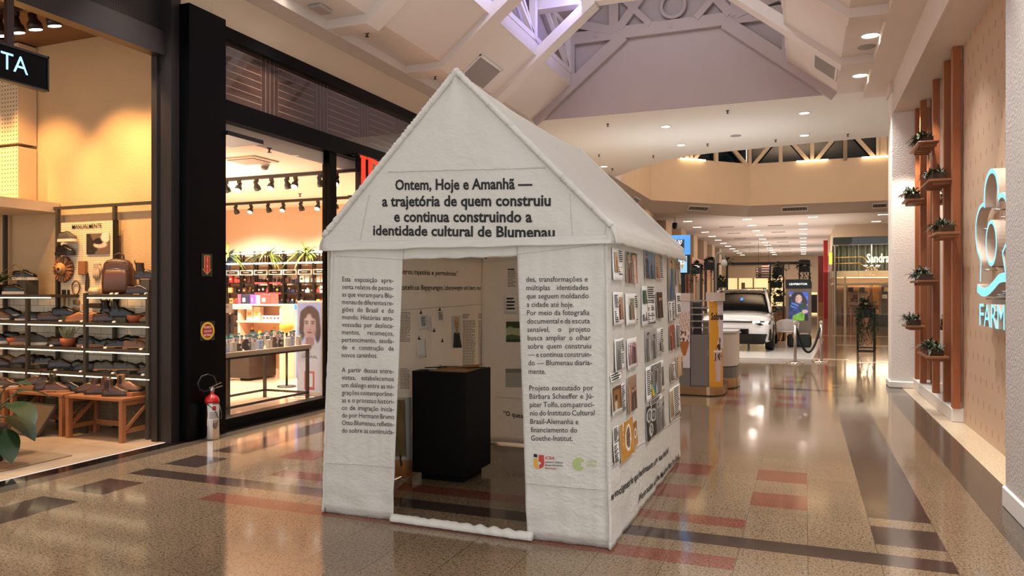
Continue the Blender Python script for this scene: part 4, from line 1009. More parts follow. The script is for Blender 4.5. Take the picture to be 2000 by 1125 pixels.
SC = {'black': mat('black_leather', '15110f', .3), 'brown': mat('brown_leather', '4a2c1a', .32), 'tan': mat('tan_leather', '7a5030', .4), 'cognac': mat('cognac_leather', '8a4f26', .35), 'dark brown': mat('dark_brown_leather', '2e1c12', .3), 'olive': mat('olive_leather', '38301e', .35), 'grey': mat('grey_knit', '4a443a', .7)}
SOLE = {'dark': mat('dark_sole', '1a120d', .5), 'white': mat('white_sole', 'd8c8b0', .6), 'tan': mat('tan_sole', 'a8784c', .6)}
shelfname = ['on the top shelf', 'on the second highest shelf', 'on the third highest shelf', 'on the lowest shelf', 'on the wooden benches']
ROWS = {
 0: [(33, 1, 'sneaker', 'black', 'white', 0), (52, 1, 'sneaker', 'black', 'white', .175), (275, 1, 'oxford', 'dark brown', 'dark', 0), (291, 1, 'boot', 'dark brown', 'dark', .17)],
 1: [(4, 1, 'oxford', 'tan', 'white', 0), (22, 1, 'oxford', 'black', 'white', .045), (53, -1, 'oxford', 'black', 'white', 0), (74, -1, 'loafer', 'black', 'white', 0), (101, 1, 'oxford', 'brown', 'dark', 0), (129, 1, 'oxford', 'black', 'dark', .06), (152, -1, 'oxford', 'cognac', 'tan', 0), (180, -1, 'oxford', 'cognac', 'tan', 0), (210, 1, 'oxford', 'brown', 'dark', 0), (224, 1, 'boot', 'black', 'dark', .06), (242, 1, 'boot', 'black', 'dark', .06), (277, -1, 'oxford', 'tan', 'dark', 0), (296, -1, 'oxford', 'tan', 'dark', 0)],
 2: [(1, 1, 'sneaker', 'black', 'white', 0), (12, -1, 'sneaker', 'black', 'white', .02), (48, 1, 'sneaker', 'brown', 'tan', 0), (68, 1, 'sneaker', 'black', 'white', .02), (78, 1, 'sneaker', 'grey', 'white', .0), (100, -1, 'loafer', 'brown', 'dark', 0), (115, -1, 'loafer', 'brown', 'dark', 0), (157, -1, 'sneaker', 'black', 'tan', 0), (180, 1, 'sneaker', 'black', 'tan', 0), (208, -1, 'loafer', 'black', 'tan', 0), (226, -1, 'loafer', 'black', 'tan', 0), (246, -1, 'oxford', 'black', 'tan', .03), (270, 1, 'loafer', 'tan', 'tan', 0), (291, 1, 'oxford', 'tan', 'dark', .02)],
 3: [(2, 1, 'oxford', 'brown', 'dark', 0), (18, 1, 'oxford', 'tan', 'dark', .03), (42, -1, 'oxford', 'brown', 'dark', .045), (62, -1, 'oxford', 'dark brown', 'tan', .045), (77, -1, 'loafer', 'black', 'tan', .045), (97, 1, 'oxford', 'brown', 'dark', 0), (122, 1, 'oxford', 'dark brown', 'dark', .02), (148, -1, 'oxford', 'black', 'dark', 0), (166, -1, 'oxford', 'black', 'dark', 0), (186, -1, 'loafer', 'black', 'dark', .02), (212, 1, 'oxford', 'olive', 'tan', .02), (238, 1, 'oxford', 'black', 'tan', .02), (250, 1, 'loafer', 'olive', 'tan', .03), (272, -1, 'oxford', 'dark brown', 'dark', 0), (292, -1, 'oxford', 'brown', 'dark', 0)]}
KN = {'oxford': 'derby shoe', 'boot': 'ankle boot', 'lace_boot': 'lace up boot', 'sneaker': 'sneaker', 'loafer': 'slip on shoe'}
M_TAGW = mat('price_tag', 'e0d8c8', .6)
def put(u, dr_, kind, c, so, riser, z, y, i, where, group, spread=.66, rz0=.62):
    x = atY(u, 600, y).x; rz = rz0 if dr_ > 0 else rz0 + PI
    L = .15; ox, oy = x - L * math.cos(rz), y - L * math.sin(rz)
    lb = '%s %s, toe pointing %s, %s from the left %s' % (c, KN[kind], 'right' if dr_ > 0 else 'left', nth(i), where)
    shoe(kind, SC[c], SOLE[so], (ox, oy, z + riser), rz, lb, 'shoes in the shoe shop')
M_RISER = mat('grey_riser', '4a443a', .6)
nris = 0
for r, row in ROWS.items():
    for i, (u, d_, kind, c, so, ri) in enumerate(sorted(row)):
        y = 6.20 + (.07 if i % 2 else -.02); put(u, d_, kind, c, so, ri + .001, SZ[r], y, i, shelfname[r], 'x')
        if ri >= .02:
            x = atY(u, 600, y).x; mb = MB(); hw = .075 if ri > .1 else .10
            mb.bbox((x - hw, y - .07, SZ[r]), (x + hw, y + .10, SZ[r] + ri), .004)
            tag(mb.build('display_riser', M_RISER), 'grey display block under the %s from the left %s' % (nth(i) + ' shoe', shelfname[r]), 'riser', 'grey display blocks on the shelves')
            nris += 1
for r, us in {0: (210, 220, 278), 1: (45, 110, 152, 215, 283), 2: (92, 155, 198, 268), 3: (45, 100, 150, 213, 272)}.items():
    for q, u in enumerate(us):
        p = atY(u, 600, SY0 - .03); mb = MB(); mb.hexa([(p.x - .02, SY0 + .01, SZ[r] + .001), (p.x + .02, SY0 + .01, SZ[r] + .001), (p.x + .02, SY0 + .03, SZ[r] + .001), (p.x - .02, SY0 + .03, SZ[r] + .001), (p.x - .02, SY0 + .015, SZ[r] + .016), (p.x + .02, SY0 + .015, SZ[r] + .016), (p.x + .02, SY0 + .03, SZ[r] + .02), (p.x - .02, SY0 + .03, SZ[r] + .02)])
        tag(mb.build('price_tag', M_TAGW), 'tiny pale price tag, %s from the left %s' % (nth(q), shelfname[r]), 'price tag', 'price tags on the shelf edges')

# ---- benches with perforated sides
m = bpy.data.materials.new('perforated_sheet'); m.use_nodes = True; MATS['perforated_sheet'] = m
N = m.node_tree.nodes; Lk = m.node_tree.links; b_ = N['Principled BSDF']; b_.inputs['Base Color'].default_value = lin('6e5f4c'); b_.inputs['Metallic'].default_value = .6; b_.inputs['Roughness'].default_value = .4
tc = N.new('ShaderNodeTexCoord'); vo = N.new('ShaderNodeTexVoronoi'); vo.inputs['Scale'].default_value = 55; vo.inputs['Randomness'].default_value = 0
mp = N.new('ShaderNodeMapping'); mp.inputs['Rotation'].default_value = (.78, .78, .0); Lk.new(tc.outputs['Object'], mp.inputs[0]); Lk.new(mp.outputs[0], vo.inputs['Vector'])
gt = N.new('ShaderNodeMath'); gt.operation = 'GREATER_THAN'; gt.inputs[1].default_value = .42; Lk.new(vo.outputs['Distance'], gt.inputs[0])
tr = N.new('ShaderNodeBsdfTransparent'); ms = N.new('ShaderNodeMixShader'); Lk.new(gt.outputs[0], ms.inputs[0]); Lk.new(tr.outputs[0], ms.inputs[1]); Lk.new(b_.outputs[0], ms.inputs[2]); Lk.new(ms.outputs[0], N['Material Output'].inputs[0])
M_PERF = m
def bench(loc, label):
    o = thing('display_bench', label, 'bench', (0, 0, 0), 'wooden benches under the shelves'); W, D, Hh = .86, .40, .475
    mb = MB(); mb.bbox((0, 0, Hh - .03), (W, D, Hh), .004); mb.build('tabletop', M_OAK, o)
    for x in (.005, W - .055):
        for y in (.005, D - .055): mb = MB(); mb.box((x, y, 0), (x + .05, y + .05, Hh - .03)); mb.build('leg', M_OAK, o)
    for x in (.012, W - .042):
        mb = MB(); mb.box((x, .05, .10), (x + .03, D - .05, .15)); mb.box((x, .05, Hh - .08), (x + .03, D - .05, Hh - .03)); mb.build('side_rail', M_OAK, o)
        mb = MB(); mb.bar((x + .015, .05, .14), (x + .015, D - .05, Hh - .08), .03, .05, up=(1, 0, 0)); mb.build('brace', M_OAK, o)
        mb = MB(); mb.box((x + .013, .05, .10), (x + .015, D - .05, Hh - .05)); mb.build('perforated_panel', M_PERF, o)
    mb = MB(); mb.box((.05, D - .05, .10), (W - .05, D - .02, .16)); mb.build('rear_rail', M_OAK, o)
    mb = MB(); mb.box((.05, D - .03, .10), (W - .05, D - .028, Hh - .03)); mb.build('perforated_panel', M_PERF, o)
    o.location = loc; return o
b0 = bench((-7.585, 5.76, 0), 'wooden display bench nearest the tiled jamb, holding brown boots')
dup(b0, (-8.53, 5.79, 0), label='wooden display bench with the framed mirror leaning on it')
dup(b0, (-9.49, 5.80, 0), label='wooden display bench cut by the left photo edge')
BZ = .476
BR = [(3, -1, 'oxford', 'brown', 'white', 0, 5.97), (15, 1, 'oxford', 'brown', 'white', 0, 6.0), (69, -1, 'boot', 'brown', 'dark', .045, 6.02), (88, -1, 'boot', 'olive', 'dark', 0, 5.98), (113, 1, 'oxford', 'brown', 'tan', 0, 5.93), (140, 1, 'oxford', 'black', 'dark', 0, 6.03), (172, -1, 'lace_boot', 'brown', 'dark', 0, 6.02), (190, -1, 'lace_boot', 'brown', 'dark', 0, 5.95), (229, 1, 'boot', 'brown', 'dark', 0, 5.92), (254, 1, 'boot', 'tan', 'dark', .04, 6.03)]
for i, (u, d_, kind, c, so, ri, y) in enumerate(BR):
    put(u, d_, kind, c, so, ri, BZ, y, i, shelfname[4], 'x', rz0=.45)
    if ri:
        x = atY(u, 600, y).x; mb = MB(); mb.bbox((x - .13, y - .09, BZ), (x + .13, y + .09, BZ + ri - .001), .004)
        tag(mb.build('display_riser', M_OAK), 'flat wooden block under the %s boot on the bench' % ('brown left' if u < 100 else 'tan right'), 'riser', 'wooden blocks on the benches')
# ---- mirror, mat
mr = thing('floor_mirror', 'dark framed floor mirror leaning against the wooden bench', 'mirror', (-8.19, 5.68, 0))
p0, p1 = Vector((-8.47, 5.70, .005)), Vector((-7.90, 5.66, .005)); upv = Vector((.19, .10, .36)).normalized() * .415
ex = (p1 - p0).normalized(); hgt = upv.length; un = upv.normalized(); nrm = ex.cross(un).normalized(); W = (p1 - p0).length
def mf(a, b, d): return tuple(p0 + ex * a + un * b - nrm * d)
mb = MB()
for q in ([(0, 0), (W, 0), (W, .022), (0, .022)], [(0, hgt - .022), (W, hgt - .022), (W, hgt), (0, hgt)], [(0, 0), (.022, 0), (.022, hgt), (0, hgt)], [(W - .022, 0), (W, 0), (W, hgt), (W - .022, hgt)]): mb.prism(q, mf, .025)
mb.build('frame', M_POST, mr)
mb = MB(); mb.prism([(.02, .02), (W - .02, .02), (W - .02, hgt - .02), (.02, hgt - .02)], lambda a, b, d: mf(a, b, .006 + d), .01); mb.build('glass', M_MIRROR, mr)
mb = MB(); mb.bbox((-9.6, 3.2, .004), (-6.67, 5.15, .016), .005); tag(mb.build('entrance_mat', mat('sisal_mat', '9a7a58', .95, var=.2, vscale=60, stretch=(1, 14, 1), bump=.4, bscale=120)), 'tan woven entrance mat inside the shoe shop doorway', 'mat')

# ---- pegboard and the workshop display on it
YB_ = 6.385
k = NT('pegboard', .7); pr = .026
cx = k.math('SUBTRACT', k.math('FRACT', k.math('DIVIDE', k.x, pr)), .5); cz = k.math('SUBTRACT', k.math('FRACT', k.math('DIVIDE', k.z, pr)), .5)
k.color(k.mix(k.math('LESS_THAN', k.math('ADD', k.math('MULTIPLY', cx, cx), k.math('MULTIPLY', cz, cz)), .04), lin('ddc6a2'), lin('5a3d22')))
q0, q1 = atY(119, 437, YB_), atY(221, 640, YB_)
pb = thing('pegboard', 'cream perforated pegboard hung with shoemaking tools', 'board', ((q0.x + q1.x) / 2, YB_, q1.z))
mb = MB(); mb.box((q0.x, YB_, q1.z), (q1.x, YB_ + .02, q0.z + .012)); mb.build('board', k.m, pb)
mb = MB(); mb.box((q1.x, YB_ - .005, q1.z), (q1.x + .03, YB_ + .05, q0.z + .015)); mb.build('edge_frame', M_BLACK, pb)
mb = MB(); px_line(mb, 'MANUALMENTE', 141, 447, 199, 444.5, 8.5, YB_ - .006, lambda x, z: YB_ - .004, .012); mb.build('title', M_INK, pb)
def on_board(u, v, off=0): p = atY(u, v, YB_); return Vector((p.x, YB_ - off, p.z))
PG = 'workshop items on the pegboard'
def peg(name, label, cat, build, m):
    mb = MB(); build(mb); return tag(mb.build(name, m), label, cat, PG)
def handpic(u, v):
    c = mixc(hx('6a5444'), hx('2a2018'), u < .35 + .15 * math.sin(v * 5)); c = mixc(c, hx('c8b49c'), ell(u, v, .62, .45, .3, .16)); c = mixc(c, hx('1a1410'), ell(u, v, .55, .62, .22, .16))
    c = mixc(c, hx('d8c8b4'), ell(u, v, .85, .8, .2, .25)); return mixc(c, hx('7a6450'), .3 * noise.noise((u * 9, v * 9, 1)))
def bp(u, v):
    a, b = on_board(171, 497, .012), on_board(215, 455, .012); return (a.x + (b.x - a.x) * u, a.y, a.z + (b.z - a.z) * v)
o = pic('craft_photo', 24, 24, handpic, bp, M_PRINT); tag(o, 'square photo of hands at work on the pegboard', 'photo', PG); solid(o, .008)
for (u, v, kind, c, so, d) in ((143, 473, 'sneaker', 'grey', 'white', 'upper'), (138, 499, 'sneaker', 'black', 'dark', 'lower')):
    p = on_board(u, v, .075); shoe(kind, SC[c], SOLE[so], (p.x - .14, p.y, p.z), .05, '%s sample sneaker mounted on the pegboard, the %s of two' % (c, d), PG, 'sample_shoe')
def disc(mb):
    p = on_board(128, 526, 0)
    mb.lathe([(.03, -.09), (.075, -.09), (.078, -.08), (.078, -.02)], p, 24, 0, 'y'); mb.lathe([(0.001, -.093), (.075, -.0905)], p, 24, 0, 'y'); mb.lathe([(0.001, -.097), (.018, -.097), (.018, -.085)], p, 12, 1, 'y')
    for i in range(60):
        a = 2 * PI * i / 60; r0, r1 = .08, .15 + .012 * R.random(); d = Vector((math.cos(a), 0, math.sin(a))); t = Vector((-d.z, 0, d.x)) * .006
        q = p + Vector((0, -.055 + .02 * R.random(), 0)); mb.hexa([q + d * r0 - t, q + d * r0 + t, q + d * r1 + t, q + d * r1 - t] + [w_ + Vector((0, .03, 0)) for w_ in (q + d * r0 - t, q + d * r0 + t, q + d * r1 + t, q + d * r1 - t)], 2 if i % 3 else 0)
    mb.lathe([(.078, -.03), (.145, -.03), (.145, -.002), (.078, -.002)], p, 28, 2, 'y')
peg('brush_wheel', 'round leather flap brush wheel on the left side of the pegboard', 'brush wheel', disc, [mat('wheel_wood', 'c08a54', .6), M_BLACK, mat('leather_flap', '7a4a30', .7)])
def slab(u0, v0, u1, v1, d, r=.01):
    def f(mb): a, b = on_board(u0, v1), on_board(u1, v0); mb.bbox((a.x, YB_ - d, a.z), (b.x, YB_ - .001, b.z), r)
    return f
peg('scrub_brush', 'brown upright scrubbing brush block in the middle of the pegboard', 'brush', slab(159, 510, 172, 537, .05), mat('scrub_wood', '8a5a34', .6, var=.3, vscale=60))
def glove(mb):
    c = on_board(192, 533, .02)
    mb.bbox((c.x - .055, c.y - .012, c.z + .02), (c.x + .05, c.y + .018, c.z + .12), .02)
    for i, (dx, ln) in enumerate(((-.05, .10), (-.024, .125), (.004, .12), (.03, .1))): mb.tube([(c.x + dx, c.y, c.z + .05), (c.x + dx + .004, c.y - .004, c.z - .03), (c.x + dx + .006, c.y, c.z + .03 - ln)], [.014, .013, .009], 8)
    mb.tube([(c.x + .045, c.y, c.z + .08), (c.x + .068, c.y, c.z + .04), (c.x + .06, c.y, c.z - .01)], [.015, .013, .009], 8)
peg('work_glove', 'pale grey work glove hanging fingers down on the pegboard', 'glove', glove, mat('glove_cloth', 'a8947c', .8))
def ring_(mb):
    p = on_board(151, 562, .02); mb.tube([(p.x + .065 * math.cos(a) * (1 + .05 * math.sin(3 * a)), p.y, p.z + .082 * math.sin(a)) for a in [2 * PI * k_ / 28 for k_ in range(29)]], .008, 7)
peg('cord_ring', 'thin dark cord ring hanging on the pegboard below the brush wheel', 'cord', ring_, mat('cord', '5a3f2c', .7))
def knife(mb):
    p = on_board(171, 542, .01); mb.prism([(-.03, -.16), (.035, -.16), (.04, -.02), (.025, .05), (.005, .07), (-.01, .03), (-.025, -.06)], lambda a, b, d: (p.x + a, p.y + d - .004, p.z + b), .006); mb.bbox((p.x - .02, p.y - .012, p.z - .37), (p.x + .015, p.y + .004, p.z - .22), .008)
peg('leather_knife', 'dark pointed leather knife hanging in the middle of the pegboard', 'knife', knife, mat('knife_steel', '3a2e26', .4))
def tape(mb):
    p = on_board(193, 568, .045); mb.lathe([(.012, -.07), (.042, -.07), (.042, .07), (.012, .07)], (p.x, p.y, p.z), 18, 0, 'x')
peg('cream_roll', 'cream cloth roll on the pegboard beside the backpack', 'roll', tape, mat('roll_cloth', 'd9bd94', .7))
def pbrush(u, v0, v1, wd, two):
    def f(mb):
        a, b = on_board(u, v0, .015), on_board(u, v1, .015); hb = (a.z - b.z)
        mb.bbox((a.x - wd, a.y - .012, a.z - hb * .30), (a.x + wd, a.y + .01, a.z), .003, 0); mb.bbox((a.x - wd, a.y - .014, a.z - hb * .42), (a.x + wd, a.y + .012, a.z - hb * .30), .003, 1)
        mb.tube([(a.x, a.y, a.z - hb * .4), (a.x, a.y, a.z - hb * .6), (a.x, a.y, b.z)], [wd * .8, wd * .45, wd * .5], 8, 2)
    return f
PBM = [M_BLACK, mat('red_ferrule', '8a2a22', .4), mat('brush_handle', 'b98a54', .5)]
peg('paint_brush', 'flat brush with red collar at the lower left of the pegboard', 'brush', pbrush(127, 566, 597, .024, 0), PBM)
peg('paint_brush', 'slim brush right of the red collared one', 'brush', pbrush(136, 566, 597, .011, 0), [M_BLACK, mat('tin', '8a8278', .3, .8), PBM[2]])
peg('sponge_pad', 'small brown pad above its twin, low on the pegboard', 'pad', slab(146, 586, 157, 595, .03), mat('pad', '7a5c3c', .8, var=.2, vscale=50))
peg('sponge_pad', 'small oval brown pad below its twin, low on the pegboard', 'pad', slab(145, 600, 157, 607, .03, .02), MATS['pad'])
peg('cork_block', 'upright tan block low on the pegboard behind the shelf post', 'block', slab(163, 593, 174, 606, .03), mat('cork', 'b07a48', .8))
peg('shoe_brush', 'dark wide shoe brush low on the pegboard', 'brush', slab(180, 592, 202, 601, .05), mat('dark_bristle', '241812', .7))
peg('metal_file', 'thin upright metal file at the lower right of the pegboard', 'file', slab(207, 579, 210, 604, .012, .003), MATS['tin'])

# ---- backpack on the top shelf
bpk = thing('backpack', 'brown leather backpack standing on the top shelf', 'bag', (0, 0, 0))
M_BAG = mat('bag_leather', '4a2a1a', .38, bump=.15, bscale=60, var=.15); M_BAG2 = mat('bag_leather_light', '5c3621', .36, bump=.12, bscale=60)
mb = MB(); rg = []
for z, w_, d_ in ((.0, .148, .075), (.02, .158, .085), (.12, .163, .09), (.26, .155, .085), (.33, .142, .075), (.365, .115, .06), (.385, .06, .03)):
    rg.append([(w_ * math.copysign(abs(math.cos(a)) ** .5, math.cos(a)), d_ * math.copysign(abs(math.sin(a)) ** .6, math.sin(a)), z) for a in [2 * PI * k_ / 24 for k_ in range(24)]])
mb.loft(rg, caps=True); mb.build('body', M_BAG, bpk)
mb = MB(); rg = []
for z, w_, d_ in ((.02, .125, .02), (.05, .132, .035), (.20, .125, .035), (.255, .11, .025), (.265, .10, .01)):
    rg.append([(w_ * math.copysign(abs(math.cos(a)) ** .4, math.cos(a)), -.082 + d_ * math.copysign(abs(math.sin(a)) ** .6, math.sin(a)), z) for a in [2 * PI * k_ / 20 for k_ in range(20)]])
mb.loft(rg, caps=True); mb.build('front_pocket', M_BAG2, bpk)
mb = MB(); mb.tube([(-.13, -.088, .255), (0, -.098, .275), (.13, -.088, .255)], .005, 6); mb.tube([(-.135, -.05, .30), (-.09, -.07, .355), (0, -.07, .378), (.09, -.07, .355), (.135, -.05, .30)], .004, 6); mb.build('zip', MATS['tin'], bpk)
mb = MB(); mb.tube([(-.05, .03, .375), (-.045, .03, .43), (0, .03, .448), (.045, .03, .43), (.05, .03, .375)], .009, 8); mb.build('handle', M_BAG, bpk)
for sd in (-1, 1): mb = MB(); mb.tube([(sd * .09, .085, .35), (sd * .13, .12, .25), (sd * .15, .11, .12), (sd * .17, .06, .09)], .013, 8); mb.build('strap', M_BAG, bpk)
p = atY(231, 573, 6.2); bpk.location = (p.x, 6.2, SZ[0] + .002); bpk.rotation_euler = (0, 0, .55); bpk.scale = (1.02, 1, 1.05)

# ---- plants
def leaf(mb, base, d, L, w_, droop=.3, mi=0, fold=.15, nseg=5):
    d = Vector(d).normalized(); side = d.cross(Vector((0, 0, 1)));
    if side.length < .05: side = Vector((1, 0, 0))
    side.normalize(); up = side.cross(d); rows = []
    for i in range(nseg + 1):
        q = i / nseg; c = Vector(base) + d * L * q + Vector((0, 0, -droop * L * q * q)); ww = w_ * math.sin(PI * (.12 + .86 * q)) ** .8 * (1 if i < nseg else .05)
        rows.append([c - side * ww + up * fold * ww, c, c + side * ww + up * fold * ww])
    vs = [v for r in rows for v in r]; fs = []
    for i in range(nseg):
        for j in range(2): fs.append((i * 3 + j, i * 3 + j + 1, i * 3 + j + 4, i * 3 + j + 3))
    mb.add(vs, fs, mi, True)
def bush(mb, c, r, n, L, w_, seed=1, sq=(1, 1, .8), mi=0, droop=.4):
    q = random.Random(seed)
    for i in range(n):
        a = q.uniform(0, 2 * PI); e = q.uniform(-.3, 1.3); rr = r * q.uniform(.25, 1) ; d = Vector((math.cos(a) * math.cos(e) * sq[0], math.sin(a) * math.cos(e) * sq[1], math.sin(e) * sq[2]))
        leaf(mb, Vector(c) + d * rr, d + Vector((q.uniform(-.5, .5), q.uniform(-.5, .5), q.uniform(-.3, .5))), L * q.uniform(.7, 1.2), w_ * q.uniform(.7, 1.1), droop, mi, nseg=3)
def pot_plant(u, r, h, z, y, label, kind, seed):
    x = atY(u, 600, y).x; t = thing('potted_plant', label, 'plant', (x, y, z), 'terracotta pots on the shoe shelves')
    mb = MB(); mb.lathe([(r * .62, 0), (r * .95, h * .45), (r, h), (r * .9, h), (r * .85, h * .85), (.001, h * .85)], (x, y, z), 20); mb.build('pot', M_TERRA, t)
    mb = MB(); q = random.Random(seed)
    if kind == 'twigs':
        for i in range(34):
            a = q.uniform(0, 2 * PI); l = q.uniform(.5, 1) * .17; lean = q.uniform(.1, .7); p_ = [Vector((x + r * .4 * math.cos(a), y + r * .4 * math.sin(a), z + h * .8))]
            for s_ in range(4): p_.append(p_[-1] + Vector((math.cos(a) * lean * l / 4 + q.uniform(-.01, .01), math.sin(a) * lean * l / 4 + q.uniform(-.01, .01), l / 4)))
            mb.tube(p_, [.004, .0035, .003, .0025, .001], 5)
            b = p_[2]; mb.tube([b, b + Vector((q.uniform(-.05, .05), q.uniform(-.03, .03), .05))], .0025, 5)
        mb.build('twigs', mat('succulent_twig', '8a8560', .6), t)
    else:
        for i in range(7):
            a = q.uniform(0, 2 * PI); leaf(mb, (x, y, z + h * .85), (math.cos(a), math.sin(a), 1.1), .10 * q.uniform(.6, 1.2), .012, .5)
        mb.build('foliage', M_LEAF, t)
pot_plant(27, .075, .085, SZ[2], 6.13, 'small terracotta pot with a thin seedling on the third shelf', 'leaf', 4)
pot_plant(133, .085, .10, SZ[2], 6.13, 'terracotta pot with bare succulent twigs on the third shelf', 'twigs', 5)
pot_plant(264, .085, .085, SZ[1], 6.17, 'terracotta pot with a tiny sprout on the second shelf', 'leaf', 6)
t = thing('potted_plant', 'strap leaved plant with arching stems on the top shelf at the left photo edge', 'plant', (-9.30, 6.15, SZ[0]))
mb = MB(); mb.lathe([(.06, 0), (.09, .12), (.085, .12), (.001, .1)], (-9.30, 6.15, SZ[0]), 18); mb.build('pot', mat('dark_pot', '2a1a12', .6), t)
mb = MB()
for i in range(13):
    a = -.5 + i * .5; leaf(mb, (-9.30, 6.15, SZ[0] + .1), (math.cos(a), .5 * math.sin(a), 1.0), .42, .03, .5, nseg=7)
mb.build('foliage', M_LEAF, t)
mb = MB()
for dx, hh, ex_ in ((.42, .36, .50), (.46, .37, .53), (.30, .24, .40), (.55, .22, .62)):
    p_ = [(-9.28, 6.12, SZ[0] + .12), (-9.28 + dx * .4, 6.1, SZ[0] + hh * .75), (-9.28 + dx, 6.08, SZ[0] + hh), (-9.28 + ex_, 6.08, SZ[0] + hh - .02), (-9.28 + ex_ + .04, 6.1, SZ[0] + hh * .45)]
    mb.tube(p_, [.006, .005, .004, .004, .002], 5)
mb.build('stems', mat('dry_stem', '7a6a3a', .7), t)
pf = gnd(-30, 905); t = thing('potted_plant', 'dark broad leaved floor plant at the shoe shop entrance, cut by the left photo edge', 'plant', (pf.x, pf.y, 0))
mb = MB(); mb.lathe([(.14, 0), (.18, .35), (.17, .35), (.001, .3)], (pf.x, pf.y, 0), 20); mb.build('pot', MATS['dark_pot'], t)
mb = MB()
for a, e, L, ln in ((-.6, .5, .36, .3), (.0, .2, .42, .34), (.5, .9, .40, .3), (.15, -.1, .3, .3), (-.2, -.5, .3, .28), (1.3, .5, .4, .3), (2.4, .8, .4, .3)):
    b = Vector((pf.x, pf.y, .34)); d = Vector((math.cos(a) * math.cos(e), math.sin(a) * math.cos(e), math.sin(e) + .5)).normalized(); tip = b + d * L
    mb.tube([b, b + d * L * .5 + Vector((0, 0, .04)), tip], .007, 6); leaf(mb, tip, d + Vector((0, 0, -.6)), ln, .12, .5, nseg=7)
mb.build('foliage', mat('broad_leaf', '27391f', .35, var=.3, vscale=8), t)

# ---- shop ceiling spots and the hanging sign
def track_head(p, tgt, label, group, mbody, r=.055, L=.14, drop=.12, glow=None, name='track_spot'):
    o = thing(name, label, 'spotlight', p, group); p = Vector(p); h = p - Vector((0, 0, drop)); d = (Vector(tgt) - h).normalized()
    mb = MB(); mb.bbox((p.x - .03, p.y - .02, p.z - .05), (p.x + .03, p.y + .02, p.z), .005); mb.tube([p - Vector((0, 0, .04)), h], .012, 8); mb.build('bracket', mbody, o)
    mb = MB(); mb.tube([h - d * L * .5, h - d * L * .1, h + d * L * .12, h + d * L * .5], [r * .55, r * .6, r * .95, r], 16); mb.build('housing', mbody, o)
    mb = MB(); mb.tube([h + d * L * .5, h + d * (L * .5 + .004)], r * .85, 16); mb.build('lens', glow or M_LAMP, o)
    return o
M_SPOTB = mat('brown_spot', '2c1a10', .4)
zc = 4.70
for i, (u, v) in enumerate(((103, 40), (66, 40), (32, 48), (0, 68))):
    y = 5.5; p = atY(u, v, y); track_head((p.x, y, 4.665), (p.x + .1, y + .7, 1.5), 'brown track spot over the shoe shop sign, %s from the right' % nth(i), 'track spots of the shoe shop', M_SPOTB, .075, .17, .14)
mb = MB(); mb.box((-11.5, 5.475, 4.66), (-7.4, 5.525, 4.72)); tag(mb.build('lighting_track', M_SPOTB), 'dark lighting track on the brown ceiling of the shoe shop', 'track')
sg = thing('hanging_sign', 'black hanging shop sign with glowing pale blue letters TA', 'sign', (-6.35, 4.2, 3.42))
mb = MB(); mb.bbox((-6.41, 3.2, 3.425), (-6.35, 4.66, 3.73), .004); mb.build('box', M_BLACKF, sg)
mb = MB(); mb.box((-6.415, 3.195, 3.715), (-6.343, 4.668, 3.735)); mb.box((-6.415, 3.195, 3.418), (-6.343, 4.668, 3.432)); mb.box((-6.415, 4.655, 3.42), (-6.343, 4.668, 3.735)); mb.build('trim_frame', M_FRAME, sg)
for y in (3.5, 4.33): mb = MB(); mb.box((-6.40, y - .03, 3.73), (-6.36, y + .03, 4.2)); mb.build('hanger', M_SPOTB, sg)
mb = MB()
for s, a, b in (('T', 4.238, 4.345), ('A', 4.345, 4.475)):
    add_line(mb, s, lambda x, y, a=a: (-6.347, a + x, 3.515 + y), b - a, .155, 0)
mb.build('letters', mat('sign_glow', '9fd0ff', emit='8fc4ff', es=1.1), sg)

# ================================================================ PERFUME SHOP
YS = 12.6
def colmat(hexs, rough=.3): return mat('pack_' + hexs, hexs, rough)
PXP = [413, 441.8, 468.8, 496, 524.6, 552.5, 581.6, 611.3, 640]
PXX = [atY(u, 560, YS).x for u in PXP]
ZR = {n: atY(530, v, YS).z for n, v in (('l1', 494), ('l2', 514), ('sg', 532), ('s1', 552), ('s2', 572), ('s3', 593.5), ('s4', 615), ('s5', 637), ('s6', 660))}
wu = thing('wall_shelving', 'black metal perfume wall shelving with light strips and name plates', 'shelf', ((PXX[0] + PXX[-1]) / 2, 12.78, 0))
for i, x in enumerate(PXX):
    mb = MB(); mb.box((x - .017, YS, 0), (x + .017, YS + .04, ZR['l1'] + .04)); mb.build('post', M_BLACK, wu)
    if i < len(PXX) - 1:
        xm = (x + PXX[i + 1]) / 2; mb = MB(); mb.box((xm - .012, 12.9, 0), (xm + .012, 12.95, ZR['l1'])); mb.build('rear_post', M_BLACK, wu)
for kx in ('s1', 's2', 's3', 's4', 's5', 's6'):
    mb = MB(); mb.box((PXX[0], YS, ZR[kx] - .018), (PXX[-1], 12.95, ZR[kx])); mb.build('shelf', M_BLACK, wu)
M_STRIPL = mat('white_led', 'ffffff', emit='fff2e2', es=5)
for kx in ('l1', 'l2'):
    mb = MB(); mb.box((PXX[0], YS + .02, ZR[kx] - .02), (PXX[-1], YS + .3, ZR[kx])); mb.build('top_board', M_WHITE, wu)
    mb = MB(); mb.box((PXX[0], YS, ZR[kx] - .014), (PXX[-1], YS + .02, ZR[kx] + .014)); mb.build('light_strip', M_STRIPL, wu)
